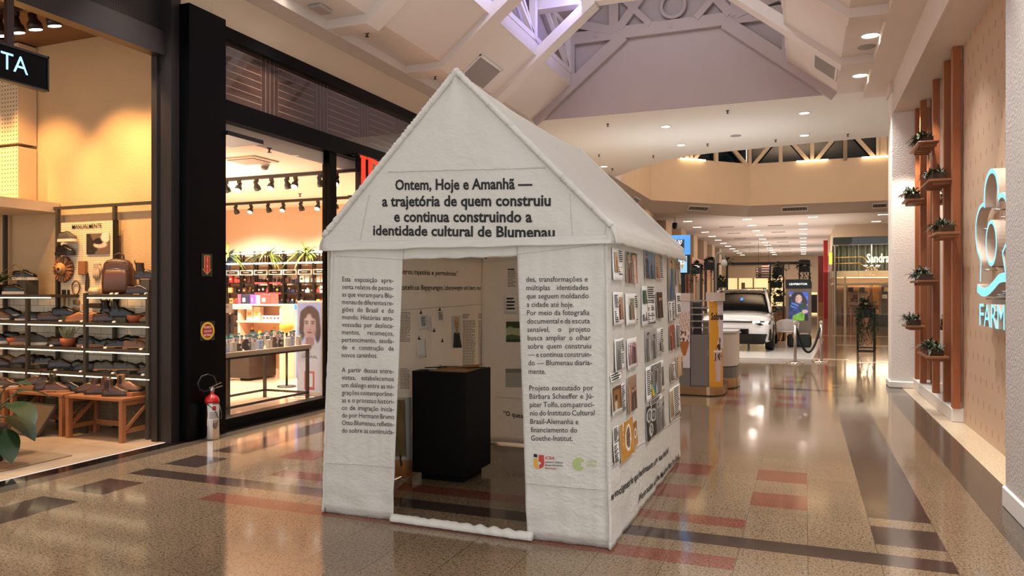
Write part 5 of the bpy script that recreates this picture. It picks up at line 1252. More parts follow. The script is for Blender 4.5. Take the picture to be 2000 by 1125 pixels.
for i in range(8):
    a, b = PXX[i], PXX[i + 1]; z0, z1 = ZR['l2'] + .01, ZR['l1'] - .015
    mb = MB()
    if i in (2, 5, ): [mb.box((a + .04, YS + .06, z0 + (z1 - z0) * q - .007), (b - .04, YS + .09, z0 + (z1 - z0) * q + .007)) for q in (.1, .4, .7)]
    elif i in (3, 4, 6, 7, 1): [mb.box((a + (b - a) * q - .009, YS + .06, z0), (a + (b - a) * q + .009, YS + .09, z1)) for q in (.3, .5, .7)]
    if mb.v: mb.build('grille', M_BLACK, wu)
    mb = MB(); mb.box((a + .02, YS - .02, ZR['sg'] - .052), (b - .02, YS + .01, ZR['sg'] + .052)); np_ = mb.build('name_plate', colmat('f2e2cc'), wu)
    mb = MB(); mb.box((a + .045, YS - .03, ZR['sg'] - .033), (b - .045, YS - .015, ZR['sg'] + .033)); mb.build('plate_face', colmat('2c2220'), np_)
    mb = MB(); w_ = (b - a) * .36; mb.box(((a + b) / 2 - w_ / 2, YS - .034, ZR['sg'] - .007), ((a + b) / 2 + w_ / 2, YS - .03, ZR['sg'] + .007)); mb.build('plate_lettering', colmat('c8b8a8'), np_)
# ---- products: box or bottle, one object each
PM = {}
def packbox(w_, d_, h, c1, c2):
    key = ('b', round(w_, 2), round(h, 2), c1, c2)
    if key not in PM:
        mb = MB(); mb.bbox((-w_ / 2, -d_ / 2, 0), (w_ / 2, d_ / 2, h), .004, 0); mb.box((-w_ * .28, -d_ / 2 - .002, h * .38), (w_ * .28, -d_ / 2, h * .62), 1); PM[key] = mb.mesh('perfume_box', [colmat(c1), colmat(c2)])
    return PM[key]
def product(kind, w_, h, c1, c2, loc, label, group, rz=0):
    if kind == 'box':
        o = bpy.data.objects.new('perfume_box', packbox(w_, w_ * .7, h, c1, c2)); COL.objects.link(o); o.location = loc; o.rotation_euler = (0, 0, rz); return tag(o, label, 'perfume box', group)
    o = thing('perfume_bottle', label, 'perfume bottle', loc, group); o.rotation_euler = (0, 0, rz)
    key = ('g', round(w_, 2), round(h, 2), c1, c2)
    if key not in PM:
        mb = MB(); mb.bbox((-w_ / 2, -w_ * .3, 0), (w_ / 2, w_ * .3, h * .68), .015); m2 = MB(); m2.lathe([(w_ * .16, h * .68), (w_ * .2, h * .72), (w_ * .2, h), (.001, h)], n=10); PM[key] = (mb.mesh('flask', [mat('flask_' + c1, c1, .12)]), m2.mesh('cap', [mat('cap_' + c2, c2, .2, .5)]))
    for n, me in zip(('flask', 'cap'), PM[key]):
        c = bpy.data.objects.new(n, me); COL.objects.link(c); c.parent = o
    return o
CN = {'c23a3c': 'red', 'e08a4a': 'orange', '17141a': 'black', '262c44': 'navy', 'e6c8b4': 'pale pink', 'd9d4cc': 'white', 'b9d0bc': 'mint', 'c89a3c': 'gold', '4a2a22': 'dark brown', 'e2b08a': 'peach', '8a6a9a': 'violet'}
BAYC = [['c23a3c', 'e2b08a', '17141a'], ['c23a3c', 'e08a4a', '17141a'], ['17141a', '4a2a22', '17141a'], ['17141a', 'c23a3c', '17141a'], ['17141a', '17141a', '262c44'], ['17141a', '262c44', '4a2a22'], ['d9d4cc', '17141a', 'b9d0bc'], ['c23a3c', 'c89a3c', 'e6c8b4']]
q = random.Random(3)
for i in range(8):
    a, b = PXX[i] + .015, PXX[i + 1] - .015
    for r, kx in enumerate(('s1', 's2', 's3', 's4')):
        n = 3
        for j in range(n):
            c1 = q.choice(BAYC[i]); kind = 'box' if q.random() < .55 else 'bottle'; w_ = (b - a) / n * q.uniform(.62, .88); h = min(.155, q.uniform(.09, .16)) if kind == 'box' else q.uniform(.09, .145)
            x = a + (b - a) * (j + .5) / n
            product(kind, w_, h, c1, q.choice(['e6c8b4', 'c89a3c', '4a2a22']), (x, YS + .09 + q.uniform(-.03, .03), ZR[kx] + .001), '%s perfume %s, %s from left in bay %s, %s shelf below the name plates' % (CN[c1], kind, nth(j), ('one', 'two', 'three', 'four', 'five', 'six', 'seven', 'eight')[i], nth(r)), 'perfumes on the wall shelving')
for i, s_ in ((3, 's1'), (4, 's1'), (3, 's2'), (4, 's2')):
    mb = MB(); mb.box((PXX[i] + .04, YS - .03, ZR[s_] - .025), (PXX[i + 1] - .04, YS - .004, ZR[s_] + .008)); tag(mb.build('shelf_banner', colmat('d93a3c')), 'red shelf edge banner on the %s shelf of the %s wall bay' % ('upper' if s_ == 's1' else 'second', ('fourth', 'fifth')[i - 3]), 'banner', 'red shelf banners')
def fern(x, y, z, seed, label):
    o = thing('hanging_fern', label, 'plant', (x, y, z), 'ferns on the perfume shelving'); qq = random.Random(seed)
    mb = MB(); mb.lathe([(.10, -.02), (.14, .12), (.13, .12), (.001, .1)], (x, y, z), 14); mb.build('pot', M_BLACK, o)
    mb = MB()
    for i_ in range(44):
        al = qq.uniform(0, 2 * PI); leaf(mb, (x, y - .22, z + .12), (math.cos(al), .5 * math.sin(al) - .35, qq.uniform(.1, 1.0)), qq.uniform(.3, .62), .026, qq.uniform(.4, 1.0), nseg=5)
    mb.build('fronds', mat('fern_green', '5d6b2c', .6, var=.3), o)
fern(atY(450, 516, YS).x, YS + .12, ZR['l2'] + .03, 1, 'bushy green fern on the perfume shelving beside the black pillar')
fern(atY(530, 516, YS).x, YS + .12, ZR['l2'] + .03, 2, 'bushy green fern in the middle of the perfume shelving top')
fern(atY(603, 516, YS).x, YS + .12, ZR['l2'] + .03, 3, 'bushy green fern on the perfume shelving next to the window post')

# ---- tester table behind the glass
tb = thing('display_table', 'long display table with pale wooden top and black frame behind the shop glass', 'table', (-7.2, 8.1, 0))
TX0, TX1, TY0, TY1, TZ = -7.75, -6.88, 6.95, 9.2, .83
mb = MB(); mb.bbox((TX0, TY0, TZ - .06), (TX1, TY1, TZ), .004); mb.build('tabletop', mat('pale_oak', 'a8947a', .35, var=.15, stretch=(10, .8, 10)), tb)
for x in (TX0 + .02, TX1 - .06):
    for y in (TY0 + .55, TY1 - .06): mb = MB(); mb.box((x, y, 0), (x + .04, y + .04, TZ - .06)); mb.build('leg', M_BLACK, tb)
mb = MB()
for z in (.10, TZ - .09):
    for x in (TX0 + .02, TX1 - .06): mb.box((x, TY0 + .5, z), (x + .035, TY1 - .02, z + .03))
    for y in (TY0 + .5, TY1 - .06): mb.box((TX0 + .02, y, z), (TX1 - .02, y + .035, z + .03))
mb.build('rail_frame', M_BLACK, tb)
M_CARD = mat('price_card', 'e4e2da', .6); M_TEAL = mat('card_teal', '4f9a9a', .5)
TEST = ['9db0e0', 'b8b09a', '4a2a22', 'd8ccb4', '2a2422', '33382c', '3a2220', 'e0d8cc', 'b98a54', '2c2a30', 'c8b8ac', '4f8a3a', 'dcdcd8', '7a4a3a', '54505a']
TN = ['lilac', 'khaki', 'dark brown', 'cream', 'black', 'olive', 'maroon', 'white', 'amber', 'charcoal', 'beige', 'green', 'silver', 'rust', 'slate']
tcard = None
q = random.Random(11); cnt = 0
for r in range(3):
    for j in range(12):
        x = TX1 - .10 - r * .24 + q.uniform(-.03, .03); y = 7.55 + j * .137 + q.uniform(-.02, .02) + r * .03
        ci = (j * 3 + r * 5) % 15; h = q.uniform(.10, .15)
        o = thing('perfume_tester', '%s perfume tester under a teal card, %s along the %s row of the table' % (TN[ci], nth(j), ('front', 'middle', 'rear')[r]), 'perfume tester', (x, y, TZ + .001), 'testers on the display table'); o.rotation_euler = (0, 0, PI / 2 + q.uniform(-.3, .3))
        for nm, me in (('pack', packbox(.085, .05, round(h, 2), TEST[ci], 'd8ccb4')),):
            c = bpy.data.objects.new(nm, me); COL.objects.link(c); c.parent = o
        if tcard is None:
            mb = MB(); mb.box((-.028, -.038, .10), (.028, -.032, .185), 0); mb.box((-.034, -.0385, .168), (.034, -.0315, .195), 1); mb.box((-.012, -.0395, .115), (.012, -.038, .15), 2); mb.tube([(0, -.033, .0), (0, -.033, .12)], .003, 5, 0); tcard = mb.mesh('price_card', [M_CARD, M_TEAL, colmat('c06a6a')])
        c = bpy.data.objects.new('price_card', tcard); COL.objects.link(c); c.parent = o; c.location = (0, -.004, q.uniform(-.02, .03))
# ---- gondola in the middle with gift boxes
cb = gnd(484, 745); cr = gnd(550, 735)
mb = MB(); mb.hexa([(cb.x, cb.y, .05), (cr.x, cb.y, .05), (cr.x, cb.y + 1.0, .05), (cb.x, cb.y + 1.0, .05), (cb.x, cb.y, .50), (cr.x, cb.y, .50), (cr.x, cb.y + 1.0, .50), (cb.x, cb.y + 1.0, .50)])
mb.v = [(x if k_ % 4 in (1, 2) else x - .5, y, z) for k_, (x, y, z) in enumerate(mb.v)]
tag(mb.build('floor_cabinet', mat('cabinet_brown', '2e2622', .35)), 'low dark brown floor cabinet behind the tester table', 'cabinet')
GY = 11.0
def gx(u): return atY(u, 600, GY).x
def gz(v, u=510): return atY(u, v, GY).z
gd = thing('display_gondola', 'pink cream shelf gondola in the middle of the perfume shop', 'shelf', (gx(505), GY + .25, 0))
M_PINK = mat('gondola_pink', 'e2bfa0', .5)
for nm, v in (('top_shelf', 594), ('middle_shelf', 627), ('lower_shelf', 660)):
    mb = MB(); mb.box((gx(462), GY, gz(v) - .03), (gx(546), GY + .5, gz(v))); mb.build(nm, M_PINK, gd)
mb = MB(); mb.box((gx(464), GY + .42, 0), (gx(544), GY + .5, gz(594))); mb.build('back_panel', M_PINK, gd)
for u in (463, 545): mb = MB(); mb.box((gx(u) - .03, GY + .05, 0), (gx(u) + .03, GY + .5, gz(594))); mb.build('side_panel', M_PINK, gd)
mb = MB(); mb.box((gx(456), GY - .02, gz(604)), (gx(492), GY, gz(594))); h1 = mb.build('header_board', colmat('f0e0c4'), gd)
mb = MB(); add_line(mb, 'ANTONIO BAN', lambda x, y: (gx(461) + x, GY - .026, gz(602) + y), gx(491) - gx(461), .045, .005); mb.build('header_lettering', M_INK, h1)
hb = thing('header_sign', 'grey brand header sign lettered OTRA left of the pink gondola', 'sign', (gx(446), GY, gz(604)))
mb = MB(); mb.box((gx(430), GY - .02, gz(612)), (gx(455), GY + .02, gz(594))); mb.build('board', colmat('5a5048'), hb)
mb = MB(); mb.box((gx(438), GY + .02, 0), (gx(440), GY + .06, gz(612))); mb.box((gx(450), GY + .02, 0), (gx(452), GY + .06, gz(612))); mb.build('stand', M_BLACK, hb)
mb = MB(); add_line(mb, 'OTRA', lambda x, y: (gx(438) + x, GY - .026, gz(602) + y), gx(449) - gx(438), .045, .005); mb.build('lettering', M_INK, hb)
for nm, u0, u1, v0, c1, lb in (('gift_box', 458, 464, 575, 'd9506a', 'pink gift box on the gondola top, first from the left'), ('gift_box', 464.5, 482, 575, '262c44', 'navy gift box on the gondola top'), ('gift_box', 482.5, 493, 576, '8a4ab0', 'violet gift box on the gondola top'), ('gift_box', 493.5, 502, 577, 'b8aac8', 'lilac gift box on the gondola top'), ('gift_box', 502.5, 523, 574, 'd94a48', 'large red gift box on the gondola top')):
    mb = MB(); mb.bbox((gx(u0), GY + .08, gz(594) + .001), (gx(u1), GY + .3, gz(v0)), .006, 0); mb.box((gx(u0) + .04, GY + .078, gz(590)), (gx((u0 + u1) / 2), GY + .08, gz(582)), 1); tag(mb.build(nm, [colmat(c1), colmat('e6c8b4')]), lb, 'gift box', 'gift boxes on the gondola')
for j, (u, c1) in enumerate(((478, 'f0dcc8'), (492, 'ecd0b8'))):
    product('box', .15, .26, c1, 'c89a3c', (gx(u), GY + .18, gz(627) + .001), 'cream gift box on the middle gondola shelf, %s from the left' % nth(j), 'cream boxes on the gondola')
for j in range(5):
    u = 511 + j * 7; mb = MB(); mb.bbox((gx(u) - .035, GY + .06, gz(627) + .001), (gx(u) + .035, GY + .14, gz(627) + .10), .003, 0); mb.lathe([(.001, -.004), (.022, -.003), (.022, 0)], (gx(u), GY + .06, gz(627) + .055), 12, 1, 'y')
    tag(mb.build('perfume_box', [colmat('f4e4dc'), colmat('c22a3c')]), 'white box with red apple print, %s from the left on the middle gondola shelf' % nth(j), 'perfume box', 'red printed boxes on the gondola')
for j, (u, c1) in enumerate(((481, '17141a'), (497, 'c89a3c'), (521, '17141a'), (525, 'c89a3c'))):
    product('bottle', .08, .20, c1, 'c89a3c', (gx(u), GY + .16, gz(660) + .001), '%s bottle on the low gondola shelf, %s from the left' % (CN[c1], nth(j)), 'bottles on the low gondola shelf')
for j, (u, c1, lb) in enumerate(((529, 'e8d4b0', 'cream carton with red print beside the gift boxes'), (549, 'd9a23a', 'golden yellow carton beside the gift boxes'))):
    mb = MB(); y_ = GY + .6; x0, x1 = atY(u - 8, 600, y_).x, atY(u + 7, 600, y_).x; z0, z1 = atY(u, 615, y_).z, atY(u, 595, y_).z
    mb.box((x0, y_, 0), (x1, y_ + .3, z0), 2); mb.bbox((x0, y_, z0), (x1, y_ + .2, z1), .006, 0); mb.box((x0 + .1, y_ - .002, z0 + .06), (x0 + .22, y_, z1 - .08), 1)
    tag(mb.build('gift_carton', [colmat(c1), colmat('b5482e'), M_PINK]), lb, 'gift box')
p = atY(560, 638, 10.3); o = thing('yellow_ornament', 'round golden yellow ball ornament on a black stand in the perfume shop', 'ornament', (p.x, 10.3, 0))
mb = MB(); mb.ball(tuple(p), .125, 20, 0, (1, 1, .85)); mb.build('ball', mat('golden_ball', 'dba13a', .4, bump=.3, bscale=20), o)
mb = MB(); mb.tube([(p.x, 10.3, 0), (p.x, 10.3, p.z - .1)], .02, 8); mb.lathe([(.16, 0), (.16, .02), (.001, .03)], (p.x, 10.3, 0), 18); mb.build('stand', M_BLACK, o)
p = atY(578.5, 599, 11.4); mb = MB(); mb.bbox((p.x - .06, 11.4, p.z - .05), (p.x + .06, 11.43, p.z + .05), .004); mb.tube([(p.x, 11.42, 0), (p.x, 11.42, p.z)], .012, 6); tag(mb.build('payment_screen', mat('blue_screen', '2a6ad8', emit='3a82ff', es=1.0)), 'small glowing blue screen left of the portrait totem', 'screen')
# ---- backlit portrait totem
TY = 9.32
tx0, tx1 = atY(583, 700, TY).x, atY(627, 700, TY).x; tz1 = atY(605, 592, TY).z; tz0 = .09
tt = thing('portrait_totem', 'tall backlit advertising totem with a portrait behind the shop glass', 'advertising totem', ((tx0 + tx1) / 2, TY + .1, 0))
mb = MB(); mb.bbox((tx0 - .03, TY, .03), (tx1 + .03, TY + .22, tz1 + .03), .01); mb.build('case', mat('totem_case', 'cfc9c4', .35, .3), tt)
mb = MB(); mb.bbox((tx0 - .08, TY - .03, 0), (tx1 + .08, TY + .26, .03), .005); mb.build('base', M_STEEL, tt)
def lady(u, v):
    c = mixc(hx('dcc6c8'), hx('c9c4e2'), v)
    E = lambda c, col, cx, cy, rx, ry, s=.12, k_=1: mixc(c, hx(col), k_ * ell(u, v, cx, cy, rx, ry, s))
    n = noise.noise((u * 22, v * 9, 3)) * .5 + .5; hair = mixc(hx('4c3a38'), hx('7d665c'), n * .8)
    c = mixc(c, hair, ell(u, v, .51, .80, .45, .17, .12)); c = mixc(c, hair, ell(u, v, .17, .70, .13, .11, .35)); c = mixc(c, hair, ell(u, v, .86, .69, .13, .13, .35))
    c = E(c, 'b98578', .52, .56, .19, .10, .3); c = E(c, 'cfc2bc', .98, .42, .52, .135, .10); c = E(c, 'c9bab5', .05, .40, .36, .12, .12); c = E(c, 'b98578', .42, .505, .17, .05, .5)
    c = E(c, 'd8aca0', .50, .745, .30, .135, .10); c = E(c, 'd4a698', .50, .67, .225, .085, .15); c = E(c, 'e6c2b6', .44, .80, .16, .05, .9, .6); c = E(c, 'c28c80', .74, .72, .10, .10, .8, .55)
    c = E(c, 'a87068', .50, .602, .17, .018, .8, .6)
    for e, q_ in ((.37, -1), (.64, 1)):
        c = E(c, 'a87a70', e, .772, .10, .020, .8, .7); c = E(c, 'e4d8d2', e, .767, .065, .0085, .5); c = E(c, '3a2c2a', e, .768, .026, .0085, .4); c = E(c, '3a2826', e, .7755, .075, .0035, .6)
        c = E(c, '4a3430', e + q_ * .01, .797, .105, .0055, .7)
    c = E(c, 'b8847a', .555, .735, .028, .04, .9, .6); c = E(c, 'a46a62', .505, .704, .065, .006, .8, .8); c = E(c, 'e8c8bc', .495, .735, .018, .045, .9, .5)
    c = E(c, 'b0585a', .51, .672, .115, .0105, .5); c = E(c, '7c3a3c', .51, .6725, .10, .0025, .6); c = E(c, 'c67472', .51, .664, .085, .007, .6)
    c = mixc(c, hair, ell(u, v, .24, .875, .15, .05, .5)); c = mixc(c, hair, ell(u, v, .74, .875, .17, .05, .5)); c = mixc(c, hair, .9 * ell(u, v, .20, .79, .06, .10, .6)); c = mixc(c, hair, .9 * ell(u, v, .84, .78, .06, .11, .6))
    if v < .36: c = mixc(c, mixc(hx('dccac4'), hx('cfbab4'), u), min(1, (.36 - v) / .04))
    if .27 < u < .72 and .03 < v < .235: c = hx('c8564e') if not (.36 < u < .64 and .065 < v < .215) else mixc(hx('e2d4cc'), hx('d6c4bc'), v * 3)
    return c
pic('portrait_panel', 84, 230, lady, lambda u, v: (tx0 + (tx1 - tx0) * u, TY - .004, tz0 + (tz1 - tz0) * v), M_LITPANEL, tt)
mb = MB(); W = tx1 - tx0; zz = lambda v: tz0 + (tz1 - tz0) * v
add_line(mb, 'LACOSTE', lambda x, y: (tx0 + .2 * W + x, TY - .008, zz(.425) + y), W * .36, .03, .004); add_line(mb, 'ORIGINAL', lambda x, y: (tx0 + .14 * W + x, TY - .008, zz(.382) + y), W * .72, .05, .0)
mb.build('lettering', M_INK, tt)
# ---- shop ceiling: tracks, spots, grilles, detectors
M_LENSOFF = mat('dark_lens', '3a342e', .3)
for k_, (y, z, us) in enumerate(((9.37, 3.45, ((442, 0), (467, 1), (501, 0), (530, 1), (561, 0), (577, 1), (625, 0), (657, 1))), (11.98, 3.45, ((461, 0), (490, 1), (524, 0), (553, 1), (588, 0), (621, 1), (655, 0), (690, 1))))):
    x0, x1 = atY(418, 370, y).x, atY(700, 370, y).x
    mb = MB(); mb.box((x0, y - .03, z - .05), (x1, y + .03, z)); tag(mb.build('lighting_track', M_BLACK), 'black ceiling track with spots, the %s of the perfume shop' % ('nearer one' if k_ == 0 else 'rear one'), 'track', 'perfume shop tracks')
    for j, (u, on) in enumerate(us):
        x = atY(u, 370, y).x; track_head((x, y, z - .05), (x + (.3 if on else -.2), y + (-1.5 if on else 1.5), .9), '%s spot, %s from the left on the %s perfume shop track' % ('lit black' if on else 'black back turned', nth(j), ('nearer', 'rear')[k_]), 'spots of the perfume shop', M_BLACK, .055, .15, .10, M_LAMP if on else M_LENSOFF)
for j, (u, v, lb) in enumerate(((487, 312, 'square recessed air grille in the perfume shop ceiling, left of the window post'),)):
    t = (3.45 - H) / (V0 - v); a = dr(u); x, y = a[0] * t, a[1] * t
    mb = MB(); mb.prism([(-.3, -.25), (.3, -.25), (.3, .25), (-.3, .25)], lambda p_, q_, d: (x + p_, y + q_, 3.43 + d), .02, 0); mb.prism([(-.22, -.18), (.22, -.18), (.22, .18), (-.22, .18)], lambda p_, q_, d: (x + p_, y + q_, 3.42 + d), .02, 1); tag(mb.build('air_grille', [colmat('d8c4b0'), colmat('a89684')]), lb, 'vent')
def ceil_at(u, v, z): t = (z - H) / (V0 - v); a = dr(u); return Vector((a[0] * t, a[1] * t, z))
for u, v, lb in ((517, 325, 'white dome camera on the perfume shop ceiling'),):
    c = ceil_at(u, v - 6, 3.45); o = thing('dome_camera', lb, 'camera', tuple(c)); mb = MB(); mb.lathe([(.07, -.04), (.07, 0)], tuple(c), 16); mb.build('mount', M_WHITE, o); mb = MB(); mb.ball((c.x, c.y, c.z - .05), .055, 12); mb.build('dome', colmat('8a8078'), o)
mb = MB(); c = ceil_at(460, 264, 3.45)
c = ceil_at(448, 268, 3.45); mb.box((c.x - .25, c.y - .3, 3.40), (c.x + .25, c.y + .3, 3.45)); tag(mb.build('ceiling_slot', M_BLACK), 'black rectangular slot in the perfume shop ceiling by the pillar', 'vent')
# ---- red channel letters over the shop door
XS = -6.12
def ls(u, v): p = atX(u, v, XS); return (p.y, p.z)
ly0, lz1 = ls(703, 303); _, lz0 = ls(708, 381)
M_RED = mat('red_letter', 'e8412a', .4, emit='ff3a1e', es=.55)
sgn = thing('letter_sign', 'red channel letters ID with black sides over the perfume shop door', 'sign', (XS, ly0, lz0))
def slabl(mb, polys):
    for poly in polys:
        mb.prism(poly, lambda a, b, d: (XS - .10 + d, a, b), .10, 1); mb.prism(poly, lambda a, b, d: (XS + .001 + d, a, b), .015, 0)
def rect(a, b, c, d): return [(a, b), (c, b), (c, d), (a, d)]
W1 = .13
mb = MB(); y = ly0; slabl(mb, [rect(y + .03, lz0 + .03, y + W1, lz1 - .03), rect(y, lz1 - .035, y + W1 + .03, lz1), rect(y, lz0, y + W1 + .03, lz0 + .035)]); mb.build('letter', [M_RED, M_BLACK], sgn)
mb = MB(); y = ly0 + .19; bow_o = [(y + W1 + .36 * math.cos(a), (lz0 + lz1) / 2 + (lz1 - lz0) / 2 * math.sin(a)) for a in [-PI / 2 + PI * k_ / 18 for k_ in range(19)]]; bow_i = [(y + W1 + .24 * math.cos(a), (lz0 + lz1) / 2 + ((lz1 - lz0) / 2 - .05) * math.sin(a)) for a in [-PI / 2 + PI * k_ / 18 for k_ in range(19)]]
slabl(mb, [rect(y + .03, lz0 + .03, y + W1, lz1 - .03), rect(y, lz1 - .035, y + W1, lz1), rect(y, lz0, y + W1, lz0 + .035)] + [[bow_o[k_], bow_o[k_ + 1], bow_i[k_ + 1], bow_i[k_]] for k_ in range(18)]); mb.build('letter', [M_RED, M_BLACK], sgn)
mb = MB(); mb.box((XS - .2, ly0 - .02, lz0 - .04), (XS - .02, ly0 + .7, lz0 - .005)); mb.box((XS - .2, ly0 - .02, lz1 + .0), (XS - .02, ly0 + .7, lz1 + .03)); mb.build('carrier_rail', M_BLACK, sgn)

# ================================================================ PILLAR SIGNS, EXTINGUISHER
XP = -6.138
def pp(u, v): p = atX(u, v, XP); return (p.y, p.z)
M_YEL = mat('sign_yellow', 'e8c23a', .4); M_SRED = mat('sign_red', 'b5231c', .4); M_ACR = glass('acrylic', (.75, .75, .75, 1), .08)
def signbase(name, label, u0, v0, u1, v1):
    (a, b), (c, d) = pp(u0, v0), pp(u1, v1); o = thing(name, label, 'sign', (XP, (a + c) / 2, d), None)
    mb = MB(); mb.box((XP + .001, a, d), (XP + .005, c, b)); mb.build('plate', mat('smoky_plate', '1c1a18', .15), o); return o, a, c, d, b
o, a, c, d, b = signbase('arrow_sign', 'red downward arrow sign reading EXTINTOR on the black pillar', 393, 495, 414, 540)
W, Hh = c - a, b - d
def arrow(s): m = (a + c) / 2; w1, w2 = W * .26 * s, W * .42 * s; e = (1 - s) * .03; return [(m - w1, b - .02 - e), (m - w1, d + Hh * .32 + e * .3), (m - w2, d + Hh * .32 + e * .3), (m, d + .015 + e * 1.3), (m + w2, d + Hh * .32 + e * .3), (m + w1, d + Hh * .32 + e * .3), (m + w1, b - .02 - e)]
def onp(off): return lambda p, q_, dd: (XP + .006 + off + dd, p, q_)
mb = MB(); ar = arrow(1); mb.prism([ar[0], ar[1], ar[5], ar[6]], onp(0), .001); mb.prism([ar[2], ar[3], ar[4]], onp(0), .001); mb.build('border', M_YEL, o)
mb = MB(); ar = arrow(.84); mb.prism([ar[0], ar[1], ar[5], ar[6]], onp(.0012), .001); mb.prism([ar[2], ar[3], ar[4]], onp(.0012), .001); mb.build('arrow', M_SRED, o)
mb = MB(); n = 8
for i, ch in enumerate('EXTINTOR'):
    z = b - .03 - (i + 1) * (Hh * .74) / n; m_ = word(ch, .02); k_ = (Hh * .74 / n * .75) / CAP; w_ = m_[3] - m_[2]; mb.add([(XP + .0095, (a + c) / 2 + (x - m_[2] - w_ / 2) * k_ * 1.1, z + y * k_) for x, y in m_[0]], m_[1])
mb.build('lettering', colmat('f0e8dc'), o)
o, a, c, d, b = signbase('round_sign', 'round red and yellow warning sign on the black pillar', 390, 628, 419, 664)
cy, cz, ry, rz_ = (a + c) / 2, (b + d) / 2, (c - a) * .46, (b - d) * .46
def disc2(r0, off): return [(cy + ry * r0 * math.cos(q_), cz + rz_ * r0 * math.sin(q_)) for q_ in [2 * PI * k_ / 32 for k_ in range(32)]]
mb = MB(); mb.prism(disc2(1, 0), onp(0), .001); mb.build('border', M_YEL, o)
mb = MB(); mb.prism(disc2(.78, 0), onp(.0012), .001); mb.build('disc', M_SRED, o)
mb = MB()
for i, s in enumerate(('PROIBIDO', 'COLOCAR', 'MATERIAIS')): w_ = ry * 1.15; add_line(mb, s, lambda x, y, i=i, w_=w_: (XP + .0095, cy - w_ / 2 + x, cz + .028 - i * .043 + y), w_, .026, .02)
mb.build('lettering', colmat('f0e8dc'), o)
pe = gnd(414, 857.5); ex, ey = pe.x, pe.y
fe = thing('fire_extinguisher', 'chrome fire extinguisher with red top standing before the black pillar', 'extinguisher', (ex, ey, 0))
rr = .077
mb = MB(); mb.lathe([(rr * .96, 0), (rr, .012), (rr, .40), (rr * .99, .405)], (ex, ey, 0), 28); mb.build('cylinder', M_CHROME, fe)
mb = MB(); mb.lathe([(rr, .385), (rr, .43), (rr * .8, .465), (rr * .4, .485), (.022, .50), (.022, .52)], (ex, ey, 0), 28); mb.build('shoulder', mat('extinguisher_red', 'b01c18', .25), fe)
mb = MB(); mb.lathe([(.02, .51), (.026, .53), (.026, .555), (.015, .57)], (ex, ey, 0), 14); mb.bar((ex - .01, ey - .03, .545), (ex + .05, ey + .10, .575), .022, .01); mb.bar((ex - .01, ey - .03, .565), (ex + .06, ey + .075, .615), .024, .008); mb.build('valve', M_STEEL, fe)
mb = MB(); mb.tube([(ex, ey - .02, .545), (ex - .02, ey - .09, .53), (ex - .03, ey - .15, .56), (ex - .03, ey - .17, .63), (ex - .02, ey - .13, .70), (ex, ey - .06, .715), (ex + .02, ey + .0, .69), (ex + .03, ey + .03, .62), (ex + .03, ey + .02, .56)], .009, 8); mb.build('hose', M_BLACK, fe)
mb = MB(); mb.tube([(ex + .01, ey - .09, .40), (ex + .085, ey - .05, .33), (ex + .09, ey + .0, .24), (ex + .085, ey + .05, .22), (ex + .06, ey + .08, .27), (ex + .02, ey + .09, .36)], .004, 6); mb.build('strap', M_BLACK, fe)
mb = MB(); mb.grid(lambda u, v: (ex + (rr + .001) * math.cos(-1.35 + u * 1.7), ey + (rr + .001) * math.sin(-1.35 + u * 1.7), .22 + .165 * v), 14, 2)
lb = mb.build('label', colmat('d8d4cc'), fe, fix=False)
mb = MB(); mb.grid(lambda u, v: (ex + (rr + .002) * math.cos(-.75 + u * .5), ey + (rr + .002) * math.sin(-.75 + u * .5), .325 + .045 * v), 6, 1, 0); mb.build('red_square', M_SRED, lb, fix=False)
mb = MB()
for i in range(7): mb.grid(lambda u, v: (ex + (rr + .002) * math.cos(-1.2 + u * 1.3), ey + (rr + .002) * math.sin(-1.2 + u * 1.3), .235 + i * .011 + .004 * v), 6, 1, 0)
mb.build('fine_print', M_INK, lb, fix=False)

# ================================================================ CEILING FITTINGS
M_RING = mat('lamp_ring', 'd8d2cc', .4); M_LENS = mat('downlight_lens', 'ffffff', emit='fff4e6', es=6)
def downlight(x, y, z, r, label, group):
    o = thing('downlight', label, 'ceiling light', (x, y, z), group)
    mb = MB(); n = 24; mb.loft([[(x + q_ * math.cos(2 * PI * k_ / n), y + q_ * math.sin(2 * PI * k_ / n), z + h) for k_ in range(n)] for q_, h in ((r, 0), (r, -.012), (r * .88, -.014), (r * .84, 0))]); mb.build('trim_ring', M_RING, o)
    mb = MB(); mb.lathe([(.001, -.004), (r * .86, -.004), (r * .86, .0)], (x, y, z), 24); mb.build('lens', M_LENS, o)
vis = [d_ for d_ in DOWN if (d_[0] > 0 and d_[1] > 9) or (d_[0] < 0 and d_[1] > 7)]
for x, y in DOWN:
    if (x, y) == (.88, 13.84): lb = 'round lit downlight right of the far soffit, last before the white pillar'
    elif (x, y) == (.88, 11.75): lb = 'round lit downlight in the right ceiling bay beside the grey speaker'
    elif (x, y) == (-5.85, 7.45): lb = 'round lit downlight over the shop fronts at the top photo edge'
    else: continue
    downlight(x, y, 5.3, .135, lb, 'downlights of the hall ceiling')
for x, y in [d_ for d_ in DOWN if d_[1] < 7.4 or d_ == (.88, 7.5) or d_ == (.88, 9.6)]: downlight(x, y, 5.3, .135, 'round downlight in the hall ceiling %s, %s from the camera end' % ('along the right side' if x > 0 else 'along the shop fronts', nth(int((y + 3) / 2.1))), 'downlights of the hall ceiling')
for (x, y), lb in zip(SOFF[:5], ('round lit downlight on the flat soffit, front left', 'round lit downlight on the flat soffit, front right', 'round lit downlight on the flat soffit, rear right', 'round lit downlight on the flat soffit, rear left', 'round lit downlight on the soffit just above the tent roof')): downlight(x, y, 5.3, .12, lb, 'downlights of the flat soffit')
